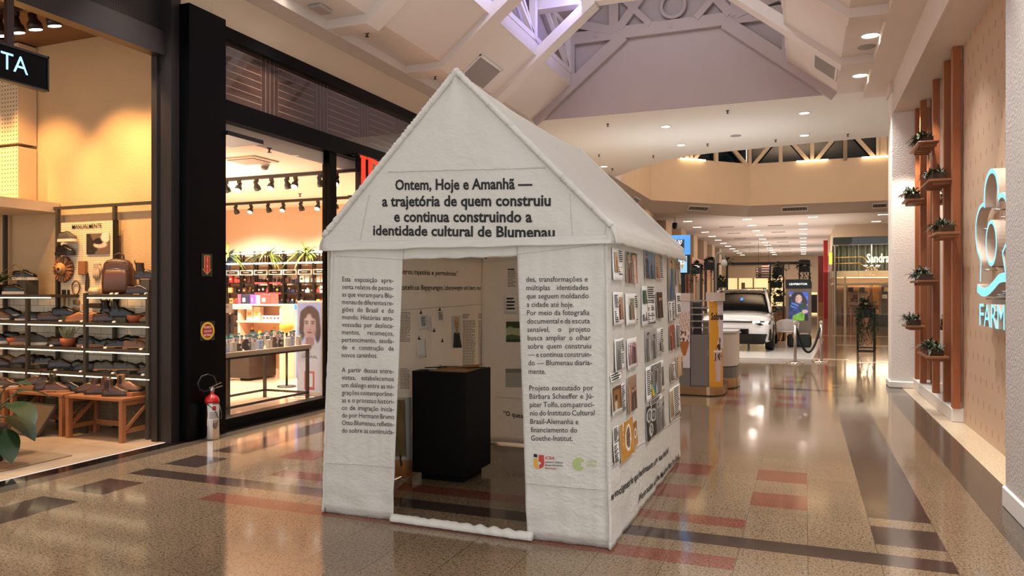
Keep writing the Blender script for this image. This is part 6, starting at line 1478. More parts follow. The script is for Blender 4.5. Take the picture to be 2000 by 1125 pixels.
for x, y, lb in ((.87, 12.29, 'round grey ceiling speaker beside the right bay downlight'), (-1.5, 18.08, 'round grey ceiling speaker in the middle of the flat soffit')):
    mb = MB(); mb.lathe([(.001, -.008), (.12, -.008), (.13, 0)], (x, y, 5.3), 24); tag(mb.build('ceiling_speaker', mat('speaker_grille', '9a928e', .7)), lb, 'speaker')
SP = [(1187, 245, 5.3, 'front edge of the soffit, leftmost'), (1421, 219, 5.3, 'front edge of the soffit, middle'), (1170, 305, 5.3, 'soffit above the tent roof'), (1276, 307, 5.3, 'soffit left of its rear left downlight'), (1196, 332, 5.3, 'soffit beside the lowest downlight'), (1382, 284, 5.3, 'curved soffit edge, left'), (1515, 276, 5.3, 'curved soffit edge, middle'), (1656, 265, 5.3, 'curved soffit edge, right'), (1705, 36, 5.3, 'right ceiling bay above the speaker'), (1684, 126, 5.3, 'right ceiling bay above the last downlight'), (717, 67, 5.3, 'left ceiling bay, nearer one'), (850, 151, 5.3, 'left ceiling bay, farther one'), (526, 292, 3.45, 'perfume shop ceiling, nearer one'), (586, 381, 3.45, 'perfume shop ceiling, farther one')]
s0 = None
for u, v, z, lb in SP:
    c = ceil_at(u, v - 3, z)
    if s0 is None:
        mb = MB(); mb.lathe([(.035, 0), (.03, -.012), (.012, -.014), (.012, -.05), (.03, -.055), (.03, -.06), (.001, -.062)], n=12); s0 = mb.mesh('sprinkler', [mat('sprinkler_metal', '4a423c', .4, .6)])
    o = bpy.data.objects.new('sprinkler', s0); COL.objects.link(o); o.location = c; tag(o, 'small sprinkler head, %s' % lb, 'sprinkler', 'sprinkler heads')
def grille(name, label, P, ux, uy, w_, h, nrm, n=16):
    o = thing(name, label, 'vent', tuple(P), 'air grilles'); ux, uy, nrm = Vector(ux).normalized(), Vector(uy).normalized(), Vector(nrm).normalized()
    def f(a, b, d): return tuple(Vector(P) + ux * a + uy * b + nrm * d)
    mb = MB(); e = .04
    for q_ in (rect(-w_, -h, w_, -h + e), rect(-w_, h - e, w_, h), rect(-w_, -h, -w_ + e, h), rect(w_ - e, -h, w_, h)): mb.prism(q_, f, .02)
    mb.build('frame', M_RING, o)
    mb = MB(); mb.prism(rect(-w_ + e, -h + e, w_ - e, h - e), f, .003); mb.build('backing', colmat('5a524c'), o)
    mb = MB()
    for i in range(n): a = -w_ + e + (2 * w_ - 2 * e) * (i + .5) / n; mb.prism(rect(a - .006, -h + e, a + .006, h - e), f, .014)
    mb.build('slats', colmat('a89e96'), o)
def slope_pt(u, v, sd):
    """pixel -> point on the inclined bay panel (sd -1 left, +1 right)"""
    a = dr(u); k_ = (V0 - v)
    # z = 5.3 + .8*(2.97 - sd*(x-XC)) ; x = t*a0 ; z = H + t*k_
    t = (5.3 + .8 * 2.97 + .8 * sd * XC - H) / (k_ + .8 * sd * a[0]); return Vector((t * a[0], t * a[1], H + t * k_))
for u, v, sd, w_, h, lb in ((940, 142, -1, .48, .26, 'slatted air grille on the sloping ceiling panel behind the tent peak'), (1612, 130, 1, .42, .24, 'slatted air grille on the right sloping ceiling panel')):
    P = slope_pt(u, v, sd); s_ = Vector((-sd, 0, .8)).normalized(); grille('air_grille', lb, P, (0, 1, 0), s_, w_, h, s_.cross(Vector((0, 1, 0))) * (1 if s_.cross(Vector((0, 1, 0))).z < 0 else -1), 30)
for i, (u, v, lb) in enumerate(((1364, 407, 'slanting left facet'), (1552, 408, 'straight facet, middle'), (1731, 401, 'straight facet, beside the white pillar'), (1241, 391, 'left facet above the tent roof'))):
    a, b = [(1, 2), (2, 3), (2, 3), (0, 1)][i]; p_, q_ = Vector((*drum[a], 5.3)), Vector((*drum[b], 5.3)); d1 = (q_ - p_).normalized(); r_ = Vector((*ring2[a], 4.88)); dn = (r_ - p_); dn = (dn - d1 * dn.dot(d1)); nn = d1.cross(dn).normalized()
    if nn.z > 0: nn = -nn
    ra = Vector((*dr(u), V0 - v)); t = (p_ - Vector((0, 0, H))).dot(nn) / ra.dot(nn); P = Vector((0, 0, H)) + ra * t
    grille('air_grille', 'dark air grille in the skirt of the round hall, %s' % lb, P, d1, dn, .52, .13, nn, 8)
c = ceil_at(626, 14, 5.3); mb = MB(); mb.bbox((c.x - .10, c.y - .14, 5.25), (c.x + .10, c.y + .14, 5.3), .03); tag(mb.build('emergency_light', colmat('a89c94')), 'grey emergency light box on the left ceiling bay', 'emergency light')
# far hall ceiling lights
fl0 = None; lamps = {}
for ci, (x, cn) in enumerate(((-4.95, 'far left'), (-2.35, 'middle left'), (-.06, 'middle right'), (3.05, 'far right'))):
    for j in range(11):
        y = 34.3 + 3.2 * j
        if ci == 3 and j > 2: continue
        if fl0 is None:
            mb = MB(); mb.bbox((-.22, -.10, -.012), (.22, .10, 0), .01, 0); mb.box((-.19, -.08, -.016), (.19, .08, -.012), 1); fl0 = mb.mesh('recessed_light', [M_RING, mat('far_lens', 'ffffff', emit='fff0dc', es=7)])
        o = bpy.data.objects.new('recessed_light', fl0); COL.objects.link(o); o.location = (x + (.4 if ci == 2 and j == 0 else 0), y, 4.884); tag(o, 'recessed ceiling light of the far hall, %s from the front in the %s row' % (nth(j), cn), 'ceiling light', 'recessed lights of the far hall')
gv = None
for ci, (x, cn) in enumerate(((-3.6, 'left'), (-1.3, 'right'))):
    for j in range(7):
        y = 38 + j * 4.2; mb = MB(); mb.box((-.35, -.12, -.015), (.35, .12, 0)); gv = gv or mb.mesh('ceiling_vent', [mat('far_vent', '8a7a6c', .7)])
        o = bpy.data.objects.new('ceiling_vent', gv); COL.objects.link(o); o.location = (x, y, 4.884); tag(o, 'grey slot vent of the far hall ceiling, %s from the front, %s row' % (nth(j), cn), 'vent', 'slot vents of the far hall')
c = ceil_at(1318, 424, 4.885); o = thing('dome_camera', 'dark dome camera hanging from the far ceiling beside the tent roof', 'camera', tuple(c))
mb = MB(); mb.tube([(c.x, c.y, c.z), (c.x, c.y, c.z - .25)], .03, 8); mb.build('stem', M_WHITE, o); mb = MB(); mb.lathe([(.10, -.25), (.11, -.40), (.09, -.48), (.001, -.53)], tuple(c), 16); mb.build('dome', M_BLACK, o)

# ================================================================ PHARMACY SIGN
XS2 = 1.70
M_NEON = mat('cyan_neon', '8fe0ff', emit='55c8ff', es=1.15); M_CHAN = mat('channel_side', 'cbb8a6', .5)
def nz(x, y): p = atX(1890 + x / 3.31, 310 + y / 3.31, XS2); return (p.y, p.z)
def smooth(pts, n=6):
    out = []
    for i in range(len(pts) - 1):
        p0, p1, p2, p3 = [pts[max(0, min(len(pts) - 1, i + k_))] for k_ in (-1, 0, 1, 2)]
        for s_ in range(n):
            t = s_ / n; out.append(tuple(.5 * (2 * p1[j] + (p2[j] - p0[j]) * t + (2 * p0[j] - 5 * p1[j] + 4 * p2[j] - p3[j]) * t * t + (3 * p1[j] - p0[j] - 3 * p2[j] + p3[j]) * t ** 3) for j in range(2)))
    return out + [pts[-1]]
def ribbon(mb, pts, w_, closed=False):
    n = len(pts); L_, R_ = [], []
    for i, p_ in enumerate(pts):
        a, b = pts[(i - 1) % n if closed else max(0, i - 1)], pts[(i + 1) % n if closed else min(n - 1, i + 1)]; d = Vector((b[0] - a[0], b[1] - a[1])).normalized(); nn = Vector((-d.y, d.x)) * w_ / 2; L_.append((p_[0] + nn.x, p_[1] + nn.y)); R_.append((p_[0] - nn.x, p_[1] - nn.y))
    m_ = n if closed else n - 1
    for i in range(m_):
        k_ = (i + 1) % n; mb.quad([(XS2, *L_[i]), (XS2, *L_[k_]), (XS2, *R_[k_]), (XS2, *R_[i])], 0)
        for S in (L_, R_): mb.quad([(XS2, *S[i]), (XS2, *S[k_]), (XS2 + .10, *S[k_]), (XS2 + .10, *S[i])], 1)
lg = thing('pharmacy_sign', 'glowing light blue cloud and circle sign lettered FARM on the patterned wall', 'sign', (XS2, 8.5, 1.24))
mb = MB(); ribbon(mb, smooth([nz(*p_) for p_ in ((82, 795), (84, 720), (84, 655), (62, 585), (53, 500), (56, 400), (75, 325), (100, 296), (107, 310))]), .035); mb.build('cloud_outline', [M_NEON, M_CHAN], lg)
mb = MB(); ribbon(mb, smooth([nz(*p_) for p_ in ((107, 315), (108, 250), (114, 170), (134, 100), (158, 78), (180, 100), (194, 170), (198, 255))]), .045); mb.build('cloud_outline', [M_NEON, M_CHAN], lg)
mb = MB(); ribbon(mb, smooth([nz(*p_) for p_ in ((196, 262), (210, 240), (228, 235), (246, 262), (258, 330))]), .045); mb.build('cloud_outline', [M_NEON, M_CHAN], lg)
mb = MB(); ribbon(mb, smooth([nz(*p_) for p_ in ((250, 545), (232, 590), (226, 612), (232, 660), (245, 740))]), .03); mb.build('cloud_outline', [M_NEON, M_CHAN], lg)
mb = MB(); ribbon(mb, [nz(152 + 33 * math.cos(a), 545 + 138 * math.sin(a)) for a in [2 * PI * k_ / 36 for k_ in range(36)]], .035, True); mb.build('ring', [M_NEON, M_CHAN], lg)
mb = MB(); ribbon(mb, smooth([nz(*p_) for p_ in ((62, 835), (95, 862), (130, 855), (170, 815), (205, 775), (250, 765))]), .085); mb.build('wave_band', [M_NEON, M_CHAN], lg)
mb = MB()
for ch, x0, x1, yb, yt in (('F', 76, 103, 1075, 930), ('A', 104, 146, 1082, 932), ('R', 150, 188, 1092, 933), ('M', 192, 238, 1100, 934)):
    (ya, za), (yc, zc_) = nz(x0, yb), nz(x1, yt); m_ = word(ch, .0); sx = (yc - ya) / (m_[3] - m_[2]); mb.add([(XS2, ya + (x - m_[2]) * sx, za + y / CAP * (zc_ - za)) for x, y in m_[0]], m_[1])
o = mb.build('letters', [M_NEON, M_CHAN], lg, fix=False); sm_ = solid(o, .06, 1 if False else -1); sm_.modifiers['thick'].material_offset_rim = 1; sm_.modifiers['thick'].use_rim = True
for x, y in ((90, 455), (95, 720), (150, 700), (165, 330), (205, 380), (110, 905), (145, 905), (180, 880), (212, 860), (205, 600)): a, b = nz(x, y); mb = MB(); mb.tube([(XS2 + .01, a, b), (1.83, a, b)], .008, 6); mb.build('standoff', M_STEEL, lg)

# ================================================================ WOOD POSTS AND PLANT SHELVES
XW = 1.755
for j, (u, w_) in enumerate(((1793, .08), (1803, .08), (1828, .09), (1850, .09), (1867, .11))):
    y = atX(u, 500, XW).y; mb = MB(); mb.bbox((XW - .045, y - w_ / 2, .17), (XW + .045, y + w_ / 2, 4.655), .004)
    tag(mb.build('wooden_post', M_WOOD), 'tall reddish wooden post before the niche mirror, %s from the white pillar' % nth(j), 'post', 'wooden posts of the plant niche')
SHV = [(12.0, 3.70, .85, 'topmost'), (10.95, 3.04, .70, 'second highest, nearest the patterned wall'), (13.15, 3.06, .5, 'second highest, by the white pillar'), (10.36, 2.33, .6, 'fourth from the top'), (12.0, 1.78, .8, 'third from the bottom'), (13.1, 1.10, .6, 'second from the bottom'), (11.2, .79, .85, 'lowest')]
for j, (y, z, L, lb) in enumerate(SHV):
    o = thing('plant_shelf', 'slatted wooden plant shelf on the niche posts, %s' % lb, 'shelf', (1.6, y, z), 'plant shelves of the niche'); x0, x1 = 1.46, 1.72
    mb = MB(); mb.bbox((x0, y - L / 2, z - .03), (x1, y + L / 2, z), .004); mb.build('board', M_OAK, o)
    for q_ in range(5): yy = y - L / 2 + L * (q_ + .5) / 5; mb = MB(); mb.box((x0 + .05, yy - .025, z - .07), (x1 - .02, yy + .025, z - .03)); mb.build('rib', M_OAK, o)
    t = thing('shelf_plant', 'dark bushy plant in a slim trough, plant shelf %s' % lb.replace('nearest the patterned wall', 'patterned wall end').replace('by the white pillar', 'pillar end'), 'plant', (1.58, y, z), 'plants on the niche shelves')
    mb = MB(); mb.bbox((x0 + .05, y - L * .36, z + .001), (x1 - .05, y + L * .36, z + .09), .01); mb.build('trough', mat('trough_brown', '4a3626', .6), t)
    mb = MB(); qq = random.Random(j)
    for i_ in range(170):
        b = Vector((1.58 + qq.uniform(-.08, .06), y + qq.uniform(-.36, .36) * L, z + .08)); d = Vector((qq.uniform(-1, .5), qq.uniform(-.9, .9), qq.uniform(.2, 1.2))); leaf(mb, b, d, qq.uniform(.10, .24), .011 if j % 2 else .018, qq.uniform(.2, .9), nseg=3)
    mb.build('foliage', M_LEAFD, t)

# ================================================================ ICE CREAM KIOSK
KY = 11.75
def kx(u, y=KY): return atY(u, 600, y).x
def kz(v, u=1370, y=KY): return atY(u, v, y).z
M_GREYK = mat('kiosk_grey', '6f6a67', .45); M_CREAMK = mat('kiosk_cream', 'cdc0ae', .45); M_GOLDK = mat('kiosk_gold', 'b89a74', .22, .9); M_WHK = mat('kiosk_white', 'cfc9cc', .4); M_ORK = mat('kiosk_orange', 'dc9a2c', .4)
ks = thing('ice_cream_kiosk', 'grey and orange ice cream kiosk with a gold kickplate beside the tent', 'kiosk', (-1.9, 12.3, 0))
xa, xb, xc, xd = kx(1310), kx(1349), kx(1385), kx(1409)
def foot(x0, x1, y0, y1, r, z0, z1, n=8):
    pts = [(x0, y0), (x1 - r, y0)] + [(x1 - r + r * math.sin(PI / 2 * k_ / n), y0 + r - r * math.cos(PI / 2 * k_ / n)) for k_ in range(1, n + 1)] + [(x1, y1), (x0, y1)]
    return pts
def footbox(mb, *a, mi=0):
    pts = foot(*a); mb.prism(pts, lambda x, y, d: (x, y, a[5] + d), a[6] - a[5], mi)
mb = MB(); footbox(mb, -2.9, xd + .02, KY - .03, KY + .93, .24, .02, .15); mb.build('kickplate', M_GOLDK, ks)
mb = MB(); footbox(mb, -2.88, xd - .01, KY, KY + .92, .22, 0, .02); mb.build('plinth', M_BLACK, ks)
mb = MB(); mb.box((-2.9, KY, .15), (xb - .01, KY + .3, kz(720))); mb.box((xb, KY, .15), (xc, KY + .3, kz(654))); mb.box((xb, KY + .26, kz(654)), (kx(1366), KY + .3, 1.46)); mb.build('cabinet', M_GREYK, ks)
mb = MB(); mb.bbox((xb + .005, KY - .012, .16), (xc - .005, KY, kz(655)), .004); d_ = mb.build('door', M_GREYK, ks)
mb = MB(); mb.bbox((xc - .02, KY - .022, kz(695)), (xc - .012, KY - .012, kz(683)), .003); mb.build('handle', M_STEEL, d_)
mb = MB(); mb.box((-2.9, KY - .01, kz(720)), (xb - .01, KY + .3, 1.47)); mb.build('poster_panel', M_WHK, ks)
for i, v in enumerate((587, 601, 614, 627, 640)): mb = MB(); mb.box((xb, KY - .005, kz(v) - .012), (xc, KY + .2, kz(v) + .006)); mb.build('slat_shelf', M_STEEL, ks)
mb = MB(); mb.box((kx(1368), KY + .28, kz(654)), (kx(1380), KY + .30, kz(627))); mb.build('price_board', M_CREAMK, ks)
rc = (xd - xc)
def bent(u, v):                      # curved corner of the kiosk
    a = u * PI / 2 * 1.0; return (xc + rc * math.sin(a), KY + rc * (1 - math.cos(a)) * 1.1, .15 + v * (1.47 - .15))
mb = MB(); mb.grid(bent, 14, 2); mb.build('curved_panel', M_ORK, ks, fix=False)
def bent2(u, v, off=.004): a = u * PI / 2; return (xc + rc * math.sin(a) + off * math.sin(a), KY + rc * (1 - math.cos(a)) * 1.1 - off * math.cos(a) - .0005, .15 + v * 1.32)
def sundae(u, v):
    c = hx('dc9a2c')
    if u > .42 - .1 * v and v > .45 and u > .55 - .25 * (v - .5): c = hx('d9ccd2')
    cx = .52
    if .06 < v < .42 and abs(u - cx) < .17 + .2 * (v - .06): c = mixc(hx('d6b8ae'), hx('b99a92'), abs(u - cx) * 3)
    if .30 < v < .40 and abs(u - cx) < .24: c = hx('3a2018') if noise.noise((u * 16, v * 20, 1)) > -.1 else hx('d8c4bc')
    if .40 < v < .43 and abs(u - cx) < .28: c = hx('e6dcd8')
    if .43 < v < .62 and abs(u - cx - .05) < .2 * (1 - (v - .43) / .2): c = hx('3a2018') if noise.noise((u * 20, v * 14, 4)) > -.05 else hx('e0d0c8')
    if v < .06: c = hx('d4902a')
    return c
pic('sundae_poster', 28, 90, sundae, lambda u, v: bent2(u, v), M_PRINT, ks)
def word_on(mb, s, fn, W, h, bold=.02): add_line(mb, s, fn, W, h, bold)
mb = MB(); word_on(mb, 'Sobreme', lambda x, y: bent2(.1 + x / .33, (1.19 - .15 + y) / 1.32, .008), .30, .11, .03); mb.build('poster_lettering', M_INK, ks)
def waffle(u, v):
    c = hx('cfc9cc'); a, b = u - .62, v - .5
    p_, q_ = (a * .9 + b * 1.6), (a * 1.6 - b * .9)
    if v > .55 and abs(a) < .42 and v < .85 and (abs((p_ * 5) % 1 - .5) > .41 or abs((q_ * 5) % 1 - .5) > .41): c = hx('c98a34')
    if .38 < v < .56 and math.hypot(a * 1.3, (v - .47) * 3) < .4: c = hx('e2d4c8') if noise.noise((u * 8, v * 20, 1)) > -.1 else hx('6a3a24')
    if .18 < v < .40 and abs(a) < .1 + (v - .18) * 1.2: c = hx('b5702c') if (int(u * 18) + int(v * 30)) % 2 else hx('a05c20')
    return c
pic('waffle_poster', 30, 70, waffle, lambda u, v: (kx(1318) + (kx(1348) - kx(1318)) * u, KY - .013, kz(720) + .01 + (1.46 - kz(720)) * v), M_PRINT, ks)
mb = MB(); mb.box((-2.9, KY - .02, 1.475), (xb - .005, KY + .34, 1.60)); mb.build('counter_cap', M_CREAMK, ks)
mb = MB(); footbox(mb, kx(1379), xd + .02, KY - .02, KY + .34, .16, 1.475, 1.61); mb.build('counter_cap', M_CREAMK, ks)
# curved service counter behind
kc = thing('service_counter', 'cream rounded service counter end right of the orange kiosk panel', 'counter', (-1.25, 13.0, 0))
y2 = 12.75; x1_ = atY(1439, 700, 13.0).x; zt = atY(1420, 649, 13).z
mb = MB(); footbox(mb, -2.2, x1_ + .015, y2 - .02, y2 + .8, .30, .02, .18); mb.build('kickplate', M_GOLDK, kc)
mb = MB(); footbox(mb, -2.2, x1_ - .02, y2 + .02, y2 + .8, .28, 0, .02); mb.build('plinth', M_BLACK, kc)
mb = MB(); footbox(mb, -2.2, x1_, y2, y2 + .8, .30, .18, .36); mb.build('grey_band', M_GREYK, kc)
mb = MB(); footbox(mb, -2.2, x1_, y2, y2 + .8, .30, .375, zt); mb.build('body', M_CREAMK, kc)
mb = MB(); footbox(mb, -2.2, x1_ + .01, y2 - .01, y2 + .8, .30, zt, zt + .03); mb.build('countertop', M_WHK, kc)
# screens and lamp
def menu(u, v):
    c = hx('9ad0f5')
    for cx, cy in ((.3, .5), (.72, .42)):
        c = mixc(c, hx('f4efe8'), ell(u, v, cx, cy + .18, .12, .14)); 
        if abs(u - cx) < .10 * max(0, (v - cy + .28) / .36) and cy - .28 < v < cy + .08: c = hx('c8924a')
        c = mixc(c, hx('6a3a24'), ell(u, v, cx + .04, cy + .2, .04, .06))
    return c
sx0, sx1, sz0, sz1 = kx(1296), kx(1348.5), kz(497), kz(458)
o = thing('price_screen', 'bright blue price screen showing 7.00 above the kiosk', 'screen', (kx(1330), KY + .1, sz0))
mb = MB(); mb.bbox((sx0, KY, sz0), (sx1, KY + .06, sz1), .006); mb.build('case', M_BLACK, o)
pic('display', 20, 20, lambda u, v: hx('5aa4ea') if not (.34 < u < .79 and .28 < v < .78) else hx('2a2a30'), lambda u, v: (sx0 + (sx1 - sx0) * u, KY - .003, sz0 + (sz1 - sz0) * v), M_SCREEN, o)
mb = MB(); add_line(mb, '7.00', lambda x, y: (kx(1315) + x + y * .25, KY - .006, kz(476.5) + y), kx(1331) - kx(1315), .075, .01); mb.build('digits', mat('white_glow', 'ffffff', emit='ffffff', es=.9), o)
o = thing('menu_screen', 'menu screen with ice cream cones below the blue price screen', 'screen', (kx(1335), KY + .1, kz(533)))
mb = MB(); mb.bbox((kx(1306), KY, kz(535)), (kx(1347.5), KY + .10, kz(496.5)), .006); mb.build('case', M_BLACK, o)
pic('display', 30, 30, menu, lambda u, v: (kx(1308) + (kx(1342) - kx(1308)) * u, KY - .003, kz(532) + (kz(499) - kz(532)) * v), M_SCREEN, o)
mb = MB(); mb.box((kx(1330), KY + .02, 1.6), (kx(1338), KY + .08, kz(534))); mb.build('pole', M_BLACK, o)
o = thing('gooseneck_lamp', 'grey curved gooseneck lamp on the kiosk corner', 'lamp', (kx(1396), KY + .15, 1.61)); xl = kx(1396)
mb = MB(); mb.tube([(xl, KY + .15, 1.61), (xl, KY + .15, 2.12)] + [(xl + .062 - .062 * math.cos(a), KY + .15, 2.14 + .09 * math.sin(a)) for a in [PI * k_ / 10 for k_ in range(11)]] + [(xl + .124, KY + .15, 2.10)], .018, 10); mb.build('neck', mat('lamp_grey', '9a9692', .4, .4), o)
mb = MB(); mb.lathe([(.03, .06), (.04, .04), (.05, 0), (.046, -.03), (.025, -.05), (.001, -.055)], (xl + .124, KY + .15, 2.06), 16); mb.build('shade', mat('frosted_shade', 'd8d4cf', .3), o)

# ================================================================ CAR ON ITS PLATFORM
mb = MB(); mb.v = [(-5, 18.1, 0), (.17, 18.52, 0), (.6, 27, 0), (-5, 27, 0), (-5, 18.1, .06), (.17, 18.52, .06), (.6, 27, .06), (-5, 27, .06)]; mb.f = [[0, 3, 2, 1], [4, 5, 6, 7], [0, 1, 5, 4], [1, 2, 6, 5], [2, 3, 7, 6], [3, 0, 4, 7]]; mb.mi = [0] * 6; mb.sm = [False] * 6
tag(mb.build('car_platform', mat('platform_white', 'd9d6d2', .18)), 'low glossy white platform under the white car', 'platform')
PZ_ = .061
car = thing('car', 'white car with black roof and windscreen displayed on the white platform', 'car', (0, 0, 0))
M_CARP = mat('car_paint', 'd6d3d0', .12, coat=1); M_CARB = mat('car_black', '0c0c0e', .15, coat=.5); M_CARG = mat('car_glass', '04070b', .04, spec=.18); M_TYRE = mat('tyre', '121212', .8); M_HEAD = mat('headlamp', 'ffffff', emit='ffffff', es=5)
# body sections along y (front at y=0): half width, sill z, belt z, top crown z
SEC = [(.0, .80, .34, .74, .80), (.04, .86, .25, .82, .90), (.15, .90, .22, .90, .97), (.5, .925, .22, .95, 1.02), (1.05, .94, .22, .98, 1.06), (1.3, .94, .22, .98, 1.06), (2.4, .945, .22, .99, 1.04), (3.4, .94, .22, 1.02, 1.06), (4.1, .93, .24, 1.04, 1.08), (4.42, .88, .32, 1.02, 1.06), (4.5, .80, .4, .9, .94)]
def carsec(hw, zs, zb, zc):
    P = [(-hw * .93, zs), (-hw, zs + .10), (-hw, (zs + zb) / 2), (-hw * .985, zb - .08), (-hw * .93, zb), (-hw * .6, zc - .01), (0, zc)]
    return P + [(-x, z) for x, z in P[-2::-1]] + [(hw * .5, zs - .01), (-hw * .5, zs - .01)]
mb = MB(); mb.loft([[(x, y, z) for x, z in carsec(*s_)] for y, *s_ in SEC], caps=True); o = mb.build('body', M_CARP, car); sb = o.modifiers.new('sub', 'SUBSURF'); sb.levels = sb.render_levels = 2
# cabin: windscreen and roof
CAB = [(1.15, .80, .80, 1.03), (1.45, .80, .73, 1.26), (1.85, .79, .66, 1.52), (2.2, .78, .64, 1.61), (3.0, .78, .64, 1.64), (3.7, .76, .62, 1.60), (4.2, .74, .6, 1.45), (4.4, .72, .62, 1.10)]
mb = MB(); mb.loft([[(-wb_, y, .98), (-wb_ * .98, y, 1.04), (-wt * 1.0, y, max(1.05, z - .05)), (-wt * .85, y, z - .008), (0, y, z + .012), (wt * .85, y, z - .008), (wt, y, max(1.05, z - .05)), (wb_ * .98, y, 1.04), (wb_, y, .98)] for y, wb_, wt, z in CAB], caps=True); mb.build('windows', M_CARG, car)
mb = MB(); mb.loft([[(-wt * 1.02, y, z - .035), (-wt * .86, y, z + .004), (0, y, z + .026), (wt * .86, y, z + .004), (wt * 1.02, y, z - .035)] for y, wb_, wt, z in CAB[2:7]], closed=False); mb.build('roof', M_CARB, car, fix=False)
for sd in (-1, 1):
    mb = MB(); mb.tube([(sd * .83, 1.12, 1.02), (sd * .775, 1.45, 1.25), (sd * .70, 1.85, 1.50), (sd * .665, 2.2, 1.59), (sd * .66, 3.0, 1.62), (sd * .64, 3.7, 1.58), (sd * .7, 4.3, 1.25)], [.035, .04, .045, .04, .035, .035, .04], 8); mb.build('roof_pillar', M_CARP, car)
    mb = MB(); mb.tube([(sd * .60, 2.3, 1.64), (sd * .60, 2.4, 1.685), (sd * .60, 3.5, 1.685), (sd * .60, 3.65, 1.62)], .018, 6); mb.build('roof_rail', M_CARB, car)
    mb = MB(); mb.ball((sd * 1.06, 1.42, 1.11), .12, 12, 0, (.95, .6, .72)); mb.tube([(sd * .9, 1.5, 1.01), (sd * 1.02, 1.45, 1.06)], .03, 8); mb.build('mirror', M_CARB, car)
    hl = MB(); hl.hexa([(sd * .42, -.022, .81), (sd * .86, .02, .81), (sd * .86, .06, .72), (sd * .60, -.02, .69), (sd * .42, .05, .80), (sd * .89, .22, .81), (sd * .89, .25, .72), (sd * .60, .1, .70)]); hh = hl.build('headlamp', M_CARB, car)
    mb = MB(); mb.bbox((sd * .44, -.045, .77), (sd * .62, .0, .805), .006); mb.bbox((sd * .74, -.02, .77), (sd * .84, .04, .80), .006); mb.build('lamp_glow', M_HEAD, hh)
    mb = MB(); mb.hexa([(sd * .835, .0, .30), (sd * .875, .03, .30), (sd * .885, .03, .60), (sd * .865, .0, .60), (sd * .835, .1, .30), (sd * .895, .12, .30), (sd * .90, .12, .60), (sd * .865, .1, .60)]); mb.build('air_duct', M_CARB, car)
    for yw in (.85, 3.6):
        cxw = sd * .83; mb = MB(); mb.lathe([(.20, -.11), (.34, -.11), (.36, -.08), (.36, .08), (.34, .11), (.20, .11)], (cxw, yw, .36), 28, 0, 'x'); wl_ = mb.build('wheel', M_TYRE, car)
        mb = MB(); xo = cxw + sd * .10; mb.lathe([(.001, -.005), (.21, -.005), (.22, .005), (.001, .008)], (xo, yw, .36), 24, 0, 'x')
        for k_ in range(5): a = 2 * PI * k_ / 5; mb.bar((xo + sd * .008, yw, .36), (xo + sd * .008, yw + .2 * math.cos(a), .36 + .2 * math.sin(a)), .05, .02, 1, up=(1, 0, 0))
        mb.build('rim', [MATS['car_black'], M_STEEL], wl_)
mb = MB(); mb.hexa([(-.72, -.012, .20), (.72, -.012, .20), (.80, -.004, .47), (-.80, -.004, .47), (-.78, .12, .26), (.78, .12, .26), (.80, .12, .48), (-.80, .12, .48)]); mb.bbox((-.34, -.035, .44), (.34, .06, .60), .01); mb.build('lower_grille', M_CARB, car)
mb = MB(); mb.bbox((-.44, -.02, .765), (.44, .05, .80), .006); mb.build('light_bar', M_CARB, car)
mb = MB(); mb.bbox((-.27, -.045, .46), (.27, -.034, .56), .004); pl_ = mb.build('number_plate', MATS['black_front'], car)
mb = MB(); add_line(mb, 'LEAPMOTOR', lambda x, y: (-.16 + x, -.048, .495 + y), .32, .03, .01); mb.build('plate_lettering', colmat('d8d4d0'), pl_)
mb = MB(); add_line(mb, 'L', lambda x, y: (-.03 + x, .20, .965 + y), .05, .03, .02); mb.build('badge', M_STEEL, car)
for (a, b, c_, d_), m_, nm in (((-.62, -.48, 1.36, 1.46), colmat('8fc4b8'), 'windscreen_sticker'), ((.02, .08, 1.33, 1.41), MATS['blue_screen'], 'blue_sticker')):
    mb = MB(); f_ = lambda z: 1.15 + (z - 1.03) / .49 * .70 - .075; mb.quad([(a, f_(c_), c_), (b, f_(c_), c_), (b, f_(d_), d_), (a, f_(d_), d_)]); mb.build(nm, m_, car, fix=False)
mb = MB(); mb.tube([(-.6, 1.28, 1.075), (-.1, 1.42, 1.18)], .012, 6); mb.tube([(.1, 1.28, 1.075), (.6, 1.36, 1.12)], .012, 6); mb.build('wiper', M_CARB, car)
car.location = (-1.70, 20.35, PZ_)
# ================================================================ TOTEM, CHAIR, BARRIER, PLANTERS
TY2 = 22.9
def tx(u): return atY(u, 600, TY2).x
def tz(v): return atY(1560, v, TY2).z
tm = thing('brand_totem', 'grey totem with dark header lettered LEAPMOTOR and a lit portrait screen', 'totem', (tx(1560), TY2 + .2, PZ_))
M_TDG = mat('totem_dark_green', '12211d', .35); M_TG = mat('totem_grey', '8a7b6e', .45)
mb = MB(); mb.bbox((tx(1534.5), TY2, .45), (tx(1585), TY2 + .35, tz(563)), .01); mb.build('body', M_TG, tm)
mb = MB(); a, b, c_, d_ = tx(1534), tx(1585.5), tz(563), tz(545.5); mb.prism([(a, c_), (b, c_), (b, d_ - .08), (b - .08, d_), (a, d_)], lambda x, z, d: (x, TY2 - .02 + d, z), .39); mb.build('header', M_TDG, tm)
mb = MB(); add_line(mb, 'LEAPMOTOR', lambda x, y: (tx(1541.5) + x, TY2 - .026, tz(556.5) + y), tx(1577) - tx(1541.5), .055, .02); mb.build('header_lettering', MATS['white_glow'], tm)
mb = MB(); mb.bbox((tx(1537.5), TY2 - .3, PZ_), (tx(1585), TY2 + .35, tz(653)), .08); mb.build('base', M_TDG, tm)
